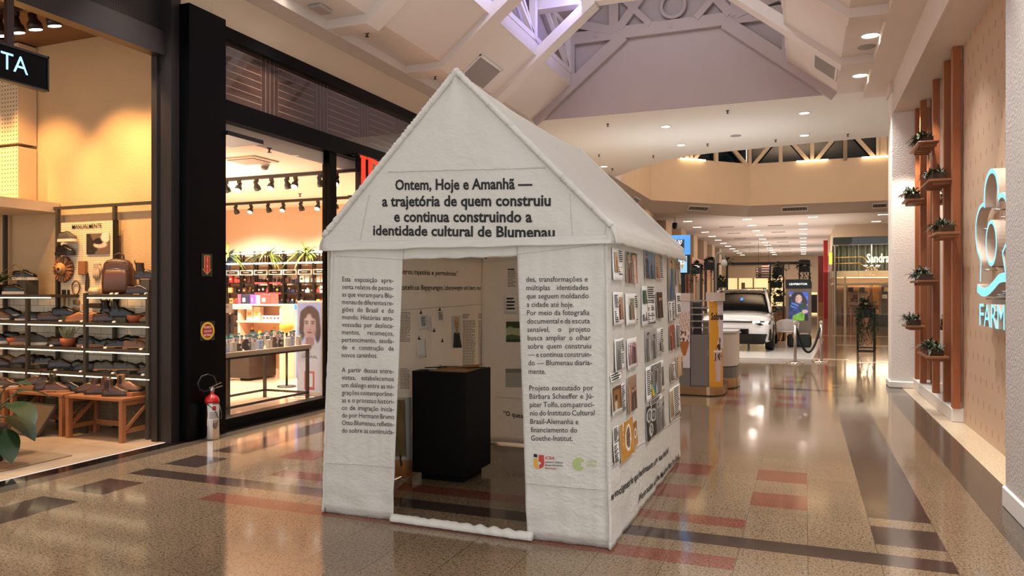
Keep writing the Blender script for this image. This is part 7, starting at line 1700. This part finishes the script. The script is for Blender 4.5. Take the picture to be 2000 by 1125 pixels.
def girl(u, v):
    c = mixc(hx('1a2460'), hx('3a58c8'), v + .3 * noise.noise((u * 3, v * 3, 4))); c = mixc(c, hx('10131f'), 1 if u < .12 and v < .9 else 0)
    for bx, by, br in ((.9, .78, .1), (.08, .88, .06), (.92, .55, .06)): c = mixc(c, hx('6a84e8') if br > .07 else hx('d9a080'), .8 * ell(u, v, bx, by, br, br * .8, .6))
    c = mixc(c, hx('1e1412'), ell(u, v, .47, .80, .34, .22, .15)); c = mixc(c, hx('2a1c18'), ell(u, v, .76, .66, .18, .2, .3))
    c = mixc(c, hx('d2a698'), ell(u, v, .52, .76, .17, .155, .12)); c = mixc(c, hx('b8847a'), .6 * ell(u, v, .40, .72, .08, .12, .8))
    for e in (.46, .62): c = mixc(c, hx('2a1a18'), ell(u, v, e, .79, .035, .010, .5))
    c = mixc(c, hx('f4ece8'), ell(u, v, .55, .682, .065, .016, .5)); c = mixc(c, hx('9a4a4c'), .7 * (ell(u, v, .55, .682, .085, .03, .5) - ell(u, v, .55, .682, .065, .016, .5)))
    if v < .62:
        if ell(u, v, .36, .30, .38, .34) > .4: c = mixc(hx('18203c'), hx('2a3f8a'), .5 + noise.noise((u * 7, v * 9, 2)))
        if ell(u, v, .45, .54, .36, .11) > .4: c = hx('4a78c8') if math.sin(u * 14 + v * 50) > -.2 else hx('1e2a4a')
        if ell(u, v, .72, .5, .22, .10) > .4: c = hx('2c4a3a') if math.sin(v * 60 + u * 20) > .2 else hx('16201e')
    if v < .30 and u > .18 + .2 * v and v < .10 + .32 * u and u < .8: c = mixc(hx('86b83a'), hx('5a8a2a'), .5 + noise.noise((u * 8, v * 8, 7)))
    c = mixc(c, hx('d2a698'), ell(u, v, .84, .32, .16, .065, .3)); c = mixc(c, hx('101418'), 1 if u > .8 and v < .2 else 0); return c
pic('screen', 44, 66, girl, lambda u, v: (tx(1540.6) + (tx(1578.3) - tx(1540.6)) * u, TY2 - .004, tz(626) + (tz(570.5) - tz(626)) * v), M_SCREEN, tm)
M_SHELL = mat('chair_shell', 'c4bcb6', .4); M_LWOOD = mat('light_wood', 'c08a54', .45)
ch = thing('shell_chair', 'pale grey shell chair with wooden legs between car and totem', 'chair', (-.44, 22.2, PZ_))
cx_, cy_ = -.44, 22.2
mb = MB()
def shell(u, v):
    a = (u - .5) * 3.6; rr_ = .27 + .03 * v; z = PZ_ + .44 + .36 * v * (.55 + .45 * math.cos(a * .8)); return (cx_ + rr_ * math.sin(a), cy_ + .02 + rr_ * math.cos(a), z)
mb.grid(shell, 20, 6); o = mb.build('shell', M_SHELL, ch, fix=False); solid(o, .015)
mb = MB(); mb.lathe([(.001, .44), (.24, .44), (.26, .46), (.24, .475), (.001, .475)], (cx_, cy_, PZ_), 22); mb.build('seat', M_SHELL, ch)
for sx in (-1, 1):
    for sy in (-1, 1): mb = MB(); mb.tube([(cx_ + sx * .13, cy_ + sy * .13, PZ_ + .44), (cx_ + sx * .24, cy_ + sy * .22, PZ_)], [.018, .012], 8); mb.build('leg', M_LWOOD, ch)
def stanchion(x, y, label):
    o = thing('barrier_post', label, 'barrier post', (x, y, 0), 'rope barrier posts'); mb = MB(); mb.lathe([(.001, 0), (.19, 0), (.19, .012), (.12, .035), (.03, .05), (.001, .05)], (x, y, 0), 26); mb.build('base', M_CHROME, o)
    mb = MB(); mb.tube([(x, y, .04), (x, y, .90)], .032, 14); mb.build('pole', M_STEEL, o); mb = MB(); mb.lathe([(.034, .88), (.042, .89), (.042, .945), (.03, .96), (.001, .96)], (x, y, 0), 14); mb.build('cap', M_CHROME, o)
s1 = gnd(1553, 709.5); s2 = gnd(1604, 707)
stanchion(s1.x, s1.y, 'steel barrier post before the white platform edge, left one'); stanchion(s2.x, s2.y, 'steel barrier post right of the white platform, on bare floor')
mb = MB(); n = 18; mb.tube([tuple(s1.lerp(s2, .05 + .9 * i / n) + Vector((0, 0, .80 - .56 * (1 - (2 * i / n - 1) ** 2)))) for i in range(n + 1)], .026, 9); rp = mb.build('barrier_rope', mat('black_rope', '0e0e10', .7)); tag(rp, 'black sagging rope between the two steel barrier posts', 'rope')
# planter frames
M_PB = mat('planter_black', '100f0f', .5)
def vines(mb, x, y, z, L, n, seed, spread=.3, lf=.07):
    q_ = random.Random(seed)
    for i in range(n):
        p_ = Vector((x + q_.uniform(-spread, spread), y + q_.uniform(-.15, .15), z)); l = L * q_.uniform(.4, 1); pts = [p_.copy()]
        for s_ in range(6): p_ = p_ + Vector((q_.uniform(-.05, .05), q_.uniform(-.04, .04), -l / 6)); pts.append(p_.copy())
        mb.tube(pts, .006, 4)
        for p2 in pts[1:]:
            for _ in range(2): leaf(mb, p2, (q_.uniform(-1, 1), q_.uniform(-1, 1), q_.uniform(-.5, .5)), lf * q_.uniform(.7, 1.3), lf * .38, .4, nseg=2)
def frame_planter(u0, u1, v0, v1, y, boxes, label, seed, extra=None, grp='black planter frames around the car stand'):
    o = thing('planter_frame', label, 'planter', (atY((u0 + u1) / 2, 600, y).x, y, 0), grp)
    x0, x1 = atY(u0, 600, y).x, atY(u1, 600, y).x; um = (u0 + u1) / 2; z1, z0 = atY(um, v0, y).z, max(.0615 if y > 18.6 and u0 < 1580 else 0, atY(um, v1, y).z); r_ = .035
    mb = MB()
    for x in (x0, x1):
        for yy in (y, y + .35): mb.box((x - r_ / 2, yy - r_ / 2, z0), (x + r_ / 2, yy + r_ / 2, z1))
    for z in (z0 + .02, z1):
        for yy in (y, y + .35): mb.box((x0, yy - r_ / 2, z - r_), (x1, yy + r_ / 2, z))
        for x in (x0, x1): mb.box((x - r_ / 2, y, z - r_), (x + r_ / 2, y + .35, z))
    if extra: extra(mb, x0, x1, y, z0, z1)
    mb.build('frame', M_PB, o)
    for k_, (a, b, c_, d_) in enumerate(boxes):
        xa_, xb_ = atY(a, 600, y).x, atY(b, 600, y).x; zt_, zb_ = atY(um, c_, y).z, atY(um, d_, y).z
        mb = MB(); mb.bbox((xa_, y - .02, zb_), (xb_, y + .36, zt_), .01); bx = mb.build('planter_box', M_PB, o)
        mb = MB(); w_ = (xb_ - xa_) / 2; bush(mb, ((xa_ + xb_) / 2, y + .12, zt_ + .05), w_ * .95, 60, .16, .05, seed + k_, (1.15, .8, .75)); vines(mb, (xa_ + xb_) / 2, y - .02, zt_, .75, 7, seed * 3 + k_, w_ * 1.25); mb.build('foliage', M_LEAFD, bx)
    return o
frame_planter(1350, 1368, 515, 640, 23.0, [(1351, 1367, 522, 535)], 'black planter frame with trailing green, leftmost beside the blue screen', 1)
frame_planter(1377, 1395, 506, 690, 25.6, [(1377.5, 1394.5, 512, 527)], 'taller black planter frame with trailing green behind the gooseneck lamp', 2)
frame_planter(1400, 1419, 514, 690, 26.2, [(1400, 1418, 549, 562)], 'black planter frame with low box between gooseneck lamp and car roof', 3)
frame_planter(1504, 1530, 512, 690, 25.2, [(1510, 1528, 523, 537), (1503, 1527, 550, 562), (1511, 1530, 578, 590)], 'black planter frame with three stacked green boxes left of the grey totem', 4)
frame_planter(1561, 1581, 508, 655, 24.4, [(1562, 1580, 519, 531)], 'black planter frame rising behind the grey totem', 5)
y = 24.4; mb = MB(); mb.box((atY(1418, 600, y).x, y - .04, atY(1490, 517, y).z), (atY(1577, 600, y).x, y + .04, atY(1490, 512, y).z)); bm_ = mb.build('overhead_beam', M_PB); tag(bm_, 'black overhead beam spanning the planter frames above the car', 'beam')
mb = MB(); vines(mb, atY(1548, 600, y).x, y, atY(1548, 511, y).z, .3, 10, 31, .5, .06); bush(mb, (atY(1420, 600, y).x, y, atY(1420, 513, y).z), .25, 30, .14, .05, 32); mb.build('foliage', M_LEAFD, bm_)
mb = MB(); y = 25.65; mb.bbox((atY(1507, 600, y).x, y, .06), (atY(1535, 600, y).x, y + .5, atY(1520, 598, y).z), .02); tag(mb.build('reception_counter', mat('reception_wood', 'b07850', .4, var=.2, vscale=5, stretch=(8, 8, .6))), 'wooden reception counter behind the car mirror', 'counter')
y = 25.6; o = thing('display_monitor', 'blue lit monitor seen just above the car roof', 'screen', (atY(1462, 600, y).x, y, 1.5)); mb = MB(); mb.bbox((atY(1442, 600, y).x, y, atY(1462, 592, y).z), (atY(1482, 600, y).x, y + .05, atY(1462, 567, y).z), .01); mb.box((atY(1460, 600, y).x, y + .01, .06), (atY(1464, 600, y).x, y + .05, 1.3)); mb.build('case', M_BLACK, o)
pic('display', 6, 4, lambda u, v: mixc(hx('4a78d8'), hx('86a8f0'), v), lambda u, v: (atY(1443.5 + 37 * u, 600, y).x, y - .004, atY(1462, 590 - 21 * v, y).z), M_SCREEN, o)
# free standing planter by the right pillar
py_ = 22.3
def lowbar(mb, x0, x1, y, z0, z1): mb.box((x0, y - .02, .10), (x1, y + .02, .13))
o = frame_planter(1676, 1709, 602, 690, py_, [(1675, 1708, 604, 620)], 'free standing black planter frame with trailing ivy left of the white pillar', 9, lowbar, 'single planter')
mb = MB(); bush(mb, (atY(1690, 600, py_).x, py_ + .1, 1.28), .30, 90, .16, .055, 77, (1.2, .8, .7)); vines(mb, atY(1692, 600, py_).x, py_, 1.1, 1.0, 16, 78, .25); mb.build('ivy', M_LEAFD, o)

# ================================================================ FAR SHOPS AND SIGNS
y = 51.0; o = thing('directory_sign', 'brown directory sign hanging on thin rods above the car', 'sign', (atY(1490, 600, y).x, y, atY(1490, 543, y).z)); x0, x1, z0, z1 = atY(1476, 600, y).x, atY(1506, 600, y).x, atY(1490, 543.5, y).z, atY(1490, 522, y).z
mb = MB(); mb.bbox((x0, y, z0), (x1, y + .06, z1), .01); mb.build('board', mat('sign_brown', '4a2e24', .4), o)
for q_ in (.18, .85): mb = MB(); mb.tube([(x0 + (x1 - x0) * q_, y + .03, z1), (x0 + (x1 - x0) * q_, y + .03, 4.88)], .012, 6); mb.build('rod', M_BLACK, o)
mb = MB()
for i in range(4): z = z1 - (z1 - z0) * (i + .6) / 4.4; mb.quad([(x0 + .36, y - .003, z - .018), (x1 - .05 - .08 * (i % 2), y - .003, z - .018), (x1 - .05 - .08 * (i % 2), y - .003, z + .018), (x0 + .36, y - .003, z + .018)]); mb.quad([(x0 + .05, y - .003, z - .03), (x0 + .13, y - .003, z - .03), (x0 + .13, y - .003, z + .03), (x0 + .05, y - .003, z + .03)])
mb.build('lettering', colmat('d8cfc4'), o)
y = 51.0; o = thing('red_sign', 'small red and white sign over the brown directory board', 'sign', (atY(1495, 600, y).x, y, atY(1495, 521, y).z)); mb = MB(); mb.bbox((atY(1488, 600, y).x, y, atY(1490, 521, y).z), (atY(1503, 600, y).x, y + .05, atY(1495, 514, y).z), .01); mb.build('board', colmat('e0b8b0'), o)
mb = MB()
for k_ in range(5): u = 1489.5 + k_ * 2.6; mb.lathe([(.001, -.006), (.08, -.006), (.08, 0)], (atY(u, 600, y).x, y, atY(1495, 516.2, y).z), 10, 0, 'y')
mb.build('red_dots', M_SRED, o)
# bright shop at the end of the hall
YE = 69.9
def ebox(u0, v0, u1, v1, d0, d1, m, name, par=None):
    y_ = YE - d0; mb = MB(); mb.box((atY(u0, 600, y_).x, y_, atY((u0 + u1) / 2, v1, y_).z), (atY(u1, 600, y_).x, y_ + d1, atY((u0 + u1) / 2, v0, y_).z)); return mb.build(name, m, par)
sf = thing('lit_shop_front', 'warm lit shop front in the end wall above the car roof', 'shop front', (atY(1480, 600, YE).x, YE, 0))
ebox(1405, 542, 1532, 612, .1, .1, mat('lit_shop', 'f0d9a8', .6, emit='ffdf9e', es=.75), 'lit_window', sf); ebox(1405, 520, 1534, 543, .35, .3, colmat('e2c7a4'), 'fascia', sf)
for u in (1408, 1440, 1470, 1500, 1530): ebox(u, 542, u + 3, 612, .2, .1, colmat('c9a878'), 'frame_post', sf)
for u0, u1, v0, v1 in ((1448, 1455, 552, 566), (1455, 1494, 562, 564), (1474, 1478, 570, 590)): ebox(u0, v0, u1, v1, .16, .04, colmat('8a6a44'), 'interior_fitting', sf)
mb = MB(); yp = 40.0; xx = -5.78; o = thing('salmon_shop_front', 'salmon coloured shop front with a small glowing sign on the far left wall', 'shop front', (xx, 43, 0))
mb.box((xx - .2, 41.5, 0), (xx + .02, 50, 3.6)); mb.build('panel', colmat('d08a70'), o); mb = MB(); mb.box((xx + .02, 43, 0), (xx + .04, 46, 2.4)); mb.build('doorway', colmat('5a3a30'), o)
mb = MB(); mb.box((xx + .02, 42.3, 2.7), (xx + .06, 44.6, 3.2)); mb.build('sign', mat('soft_white_sign', 'ffffff', emit='ffe8e0', es=1.2), o)
# red column and panels at the right
mb = MB(); mb.box((atY(1608.5, 600, 50).x, 50, 0), (atY(1619, 600, 50).x, 50.5, 4.88)); struct(mb.build('pillar_red', mat('red_column', 'b5261e', .35)))
mb = MB(); mb.box((atY(1598, 600, 56).x, 56, atY(1603, 590, 56).z), (atY(1609, 600, 56).x, 56.2, 4.2)); mb.box((atY(1598, 600, 56).x, 56, 0), (atY(1609, 600, 56).x, 56.2, atY(1603, 590, 56).z), 1); struct(mb.build('wall_red_panel', [mat('dark_red_panel', '7a1c16', .5), colmat('8a5a2e')]))
o = thing('dark_kiosk', 'dark tall display case with a lit top at the end of the hall', 'display case', (atY(1592, 600, 60).x, 60, 0)); mb = MB(); mb.box((atY(1585, 600, 60).x, 60, 0), (atY(1596, 600, 60).x, 60.6, atY(1590, 575, 60).z)); mb.build('case', colmat('241510'), o)
for v0, v1 in ((571, 575.5), (613, 616.5)): mb = MB(); mb.box((atY(1584, 600, 60).x, 59.9, max(.01, atY(1590, v1, 60).z)), (atY(1596, 600, 60).x, 60.5, max(.12, atY(1590, v0, 60).z))); mb.build('light_band', MATS['lit_shop'], o)
# the jewellery style shop on the right
YSN = 39.0
def sx(u, y=YSN): return atY(u, 600, y).x
def sz(v, y=YSN, u=1680): return atY(u, v, y).z
xl, xr = sx(1627), sx(1760)
mb = MB(); mb.box((xl, YSN + .02, sz(477)), (xr, YSN + .2, sz(463))); struct(mb.build('trim_3', colmat('20302a')))
k = NT('striped_curtain', .7); st = k.math('FRACT', k.math('MULTIPLY', k.x, 4.2)); n_ = k.noise(3.7)
k.color(k.ramp(k.math('ADD', k.math('MULTIPLY', st, .6), k.math('MULTIPLY', n_, .5)), [(.2, '2a3430'), (.45, '5f6a5e'), (.7, '7d8474'), (.9, '3a4640')]))
mb = MB(); mb.grid(lambda u, v: (xl + (xr - xl) * u, YSN + 1.0 + .06 * math.sin(u * 120), sz(528) + (sz(476) - sz(528)) * v), 160, 1); cu = mb.build('striped_curtain', k.m, fix=False); tag(cu, 'grey green striped curtain behind the upper shop window', 'curtain')
mb = MB(); mb.box((xl, YSN + .85, sz(541)), (xr, YSN + 1.9, sz(528))); mb.box((xl, YSN + .2, sz(463)), (xr, YSN + 3.2, sz(463) + .1)); mb.box((xl, YSN + .3, sz(556)), (xr, YSN + 3.2, sz(552))); struct(mb.build('ceiling_shop_right', mat('shop_slab', 'd8ccae', .5)))
mb = MB(); mb.box((xl, 43.4, 0), (xr, 43.5, sz(541))); struct(mb.build('wall_shop_right', colmat('c9a07a')))
mb = MB(); mb.box((sx(1648), YSN + .05, 0), (sx(1653), YSN + .12, sz(541))); mb.box((sx(1700), YSN + .05, sz(640)), (sx(1760), YSN + .25, sz(613)), 1); mb.box((sx(1676), YSN + .02, sz(640)), (sx(1677), YSN + .05, sz(463))); struct(mb.build('trim_4', [colmat('cfc2a4'), colmat('2a3a34')]))
mb = MB(); mb.quad([(xl, YSN, 0), (xr, YSN, 0), (xr, YSN, sz(463)), (xl, YSN, sz(463))]); struct(mb.build('window_8', M_GLASS, fix=False))
light('right_shop_light', 'AREA', (xl + 1.8, YSN + 1.8, sz(545)), 330, WARM, 2.6, sy=1.6)
light('right_shop_upper', 'AREA', (xl + 1.5, YSN + .25, sz(478)), 34, WARM, 2.6, sy=.2)
o = thing('shop_sign', 'glowing warm white sign lettered Sandra on the upper right shop window', 'sign', (sx(1715), YSN - .1, sz(514)))
mb = MB(); add_line(mb, 'Sandra', lambda x, y: (sx(1692.5) + x, YSN - .12, sz(513) + y), sx(1737) - sx(1692.5), sz(495.5) - sz(513), .015); l_ = mb.build('letters', mat('warm_sign', 'fff0d0', emit='ffe6b8', es=2.2), o, fix=False); solid(l_, .06)
for i, (v, bx) in enumerate(((502.5, 1685), (514.5, 1680))):
    mb = MB(); mb.tube([(sx(1631), YSN - .05, sz(v)), (sx(bx), YSN - .05, sz(v)), (sx(bx + 12), YSN - .05, sz(v + 11))], .025, 6); tag(mb.build('brass_rail', mat('brass', 'c89a4a', .3, .9)), 'thin brass rail line across the curtain, %s' % ('upper' if i == 0 else 'lower'), 'rail', 'brass rails')
chx, chy = sx(1704), YSN + 1.2
o = thing('chandelier', 'sparkling crystal chandelier hanging before the striped curtain', 'chandelier', (chx, chy, sz(540)))
mb = MB(); mb.tube([(chx, chy - .75, sz(463)), (chx, chy - .75, sz(515))], .014, 6); mb.build('chain', mat('crystal_glow', 'ffffff', emit='fff0dc', es=1.4), o)
M_CRY = mat('crystal', 'e8d8d0', .08, .6)
mb = MB()
for r_, z in ((.30, sz(522)), (.26, sz(529)), (.16, sz(536))):
    for k_ in range(12): a = 2 * PI * k_ / 12; mb.ball((chx + r_ * math.cos(a), chy - .75 + r_ * math.sin(a), z + .04 * (k_ % 2)), .045, 6)
mb.build('crystals', M_CRY, o)
mb = MB()
for k_ in range(8): a = 2 * PI * k_ / 8; mb.tube([(chx, chy - .75, sz(517)), (chx + .2 * math.cos(a), chy - .75 + .2 * math.sin(a), sz(527)), (chx + .33 * math.cos(a), chy - .75 + .33 * math.sin(a), sz(521))], .014, 5); mb.ball((chx + .33 * math.cos(a), chy - .75 + .33 * math.sin(a), sz(518.5)), .05, 6, 1)
mb.build('arms', [M_STEEL, MATS['crystal_glow']], o)
yb = 43.2
for u0, u1, v0, v1, c1, nm, lb in ((1704, 1716, 556, 610, 'd89a4a', 'lit_wall_panel', 'warm lit wooden wall panel inside the right shop'), (1722, 1736, 556, 610, '5a4a3a', 'display_cabinet', 'dark display cabinet at the right inside the right shop'), (1655, 1698, 556, 600, 'e2a884', 'back_panel', 'peach wall panel with shelves inside the right shop')):
    o = thing(nm, lb, 'panel' if 'panel' in nm else 'cabinet', (atY((u0 + u1) / 2, 600, yb).x, yb, 0)); mb = MB(); x0, x1 = atY(u0, 600, yb).x, atY(u1, 600, yb).x; z0, z1 = max(0, atY(u0, v1, yb).z), atY(u0, v0, yb).z; mb.box((x0, yb - .15, 0), (x1, yb, z1)); mb.build('body', colmat(c1), o)
    mb = MB(); [mb.box((x0 + .1, yb - .3, z1 * q_), (x1 - .1, yb - .15, z1 * q_ + .04)) for q_ in ((.45, .62, .8) if nm != 'lit_wall_panel' else (.55,))]; mb.build('shelf', colmat('3a2c22'), o)
for i, (u, c1) in enumerate(((1662, '2a2a2e'), (1672, '7a3a2a'), (1684, '3a4a5a'), (1727, 'e8dcc8'), (1731, 'd9c4a0'))):
    x = atY(u, 600, yb - .2).x; z = atY(u, 556, yb).z * (.62 if i % 2 else .8) + .041; mb = MB(); mb.bbox((x - .12, yb - .30, z), (x + .12, yb - .19, z + .22), .03); tag(mb.build('shop_handbag', colmat(c1)), 'small handbag on the shelves of the right shop, %s from the left' % nth(i), 'bag', 'bags in the right shop')
for i, u in enumerate((1652, 1672, 1692)):
    x, y = sx(u, 41.2), 41.2; o = thing('bistro_chair', 'wooden chair inside the right shop, %s from the left' % nth(i), 'chair', (x, y, 0), 'chairs in the right shop')
    mb = MB(); mb.bbox((x - .2, y - .2, .42), (x + .2, y + .2, .47), .02); mb.build('seat', M_WOOD, o); mb = MB(); mb.bbox((x - .2, y + .16, .47), (x + .2, y + .2, .9), .02); mb.build('backrest', M_WOOD, o)
    for a in (-.17, .17):
        for b in (-.17, .17): mb = MB(); mb.box((x + a - .02, y + b - .02, 0), (x + a + .02, y + b + .02, .42)); mb.build('leg', M_WOOD, o)
# glazed side of that shop with its gold sign
mb = MB(); mb.box((1.40, 39.2, 0), (1.46, 52.5, 3.9)); struct(mb.build('window_9', mat('side_glazing', '6a5f56', .06, .5)))
for yy in (39.25, 42.5, 46, 49.5): mb = MB(); mb.box((1.36, yy, 0), (1.42, yy + .15, 4.6)); struct(mb.build('trim_5', colmat('cfc4b4')))
mb = MB(); mb.bbox((1.20, 41.4, 3.1), (1.36, 42.0, 3.7), .05); tag(mb.build('gold_sign', mat('gold_glow', 'e8b040', emit='ffb83a', es=1.6)), 'small glowing gold projecting sign on the right shop side', 'sign')
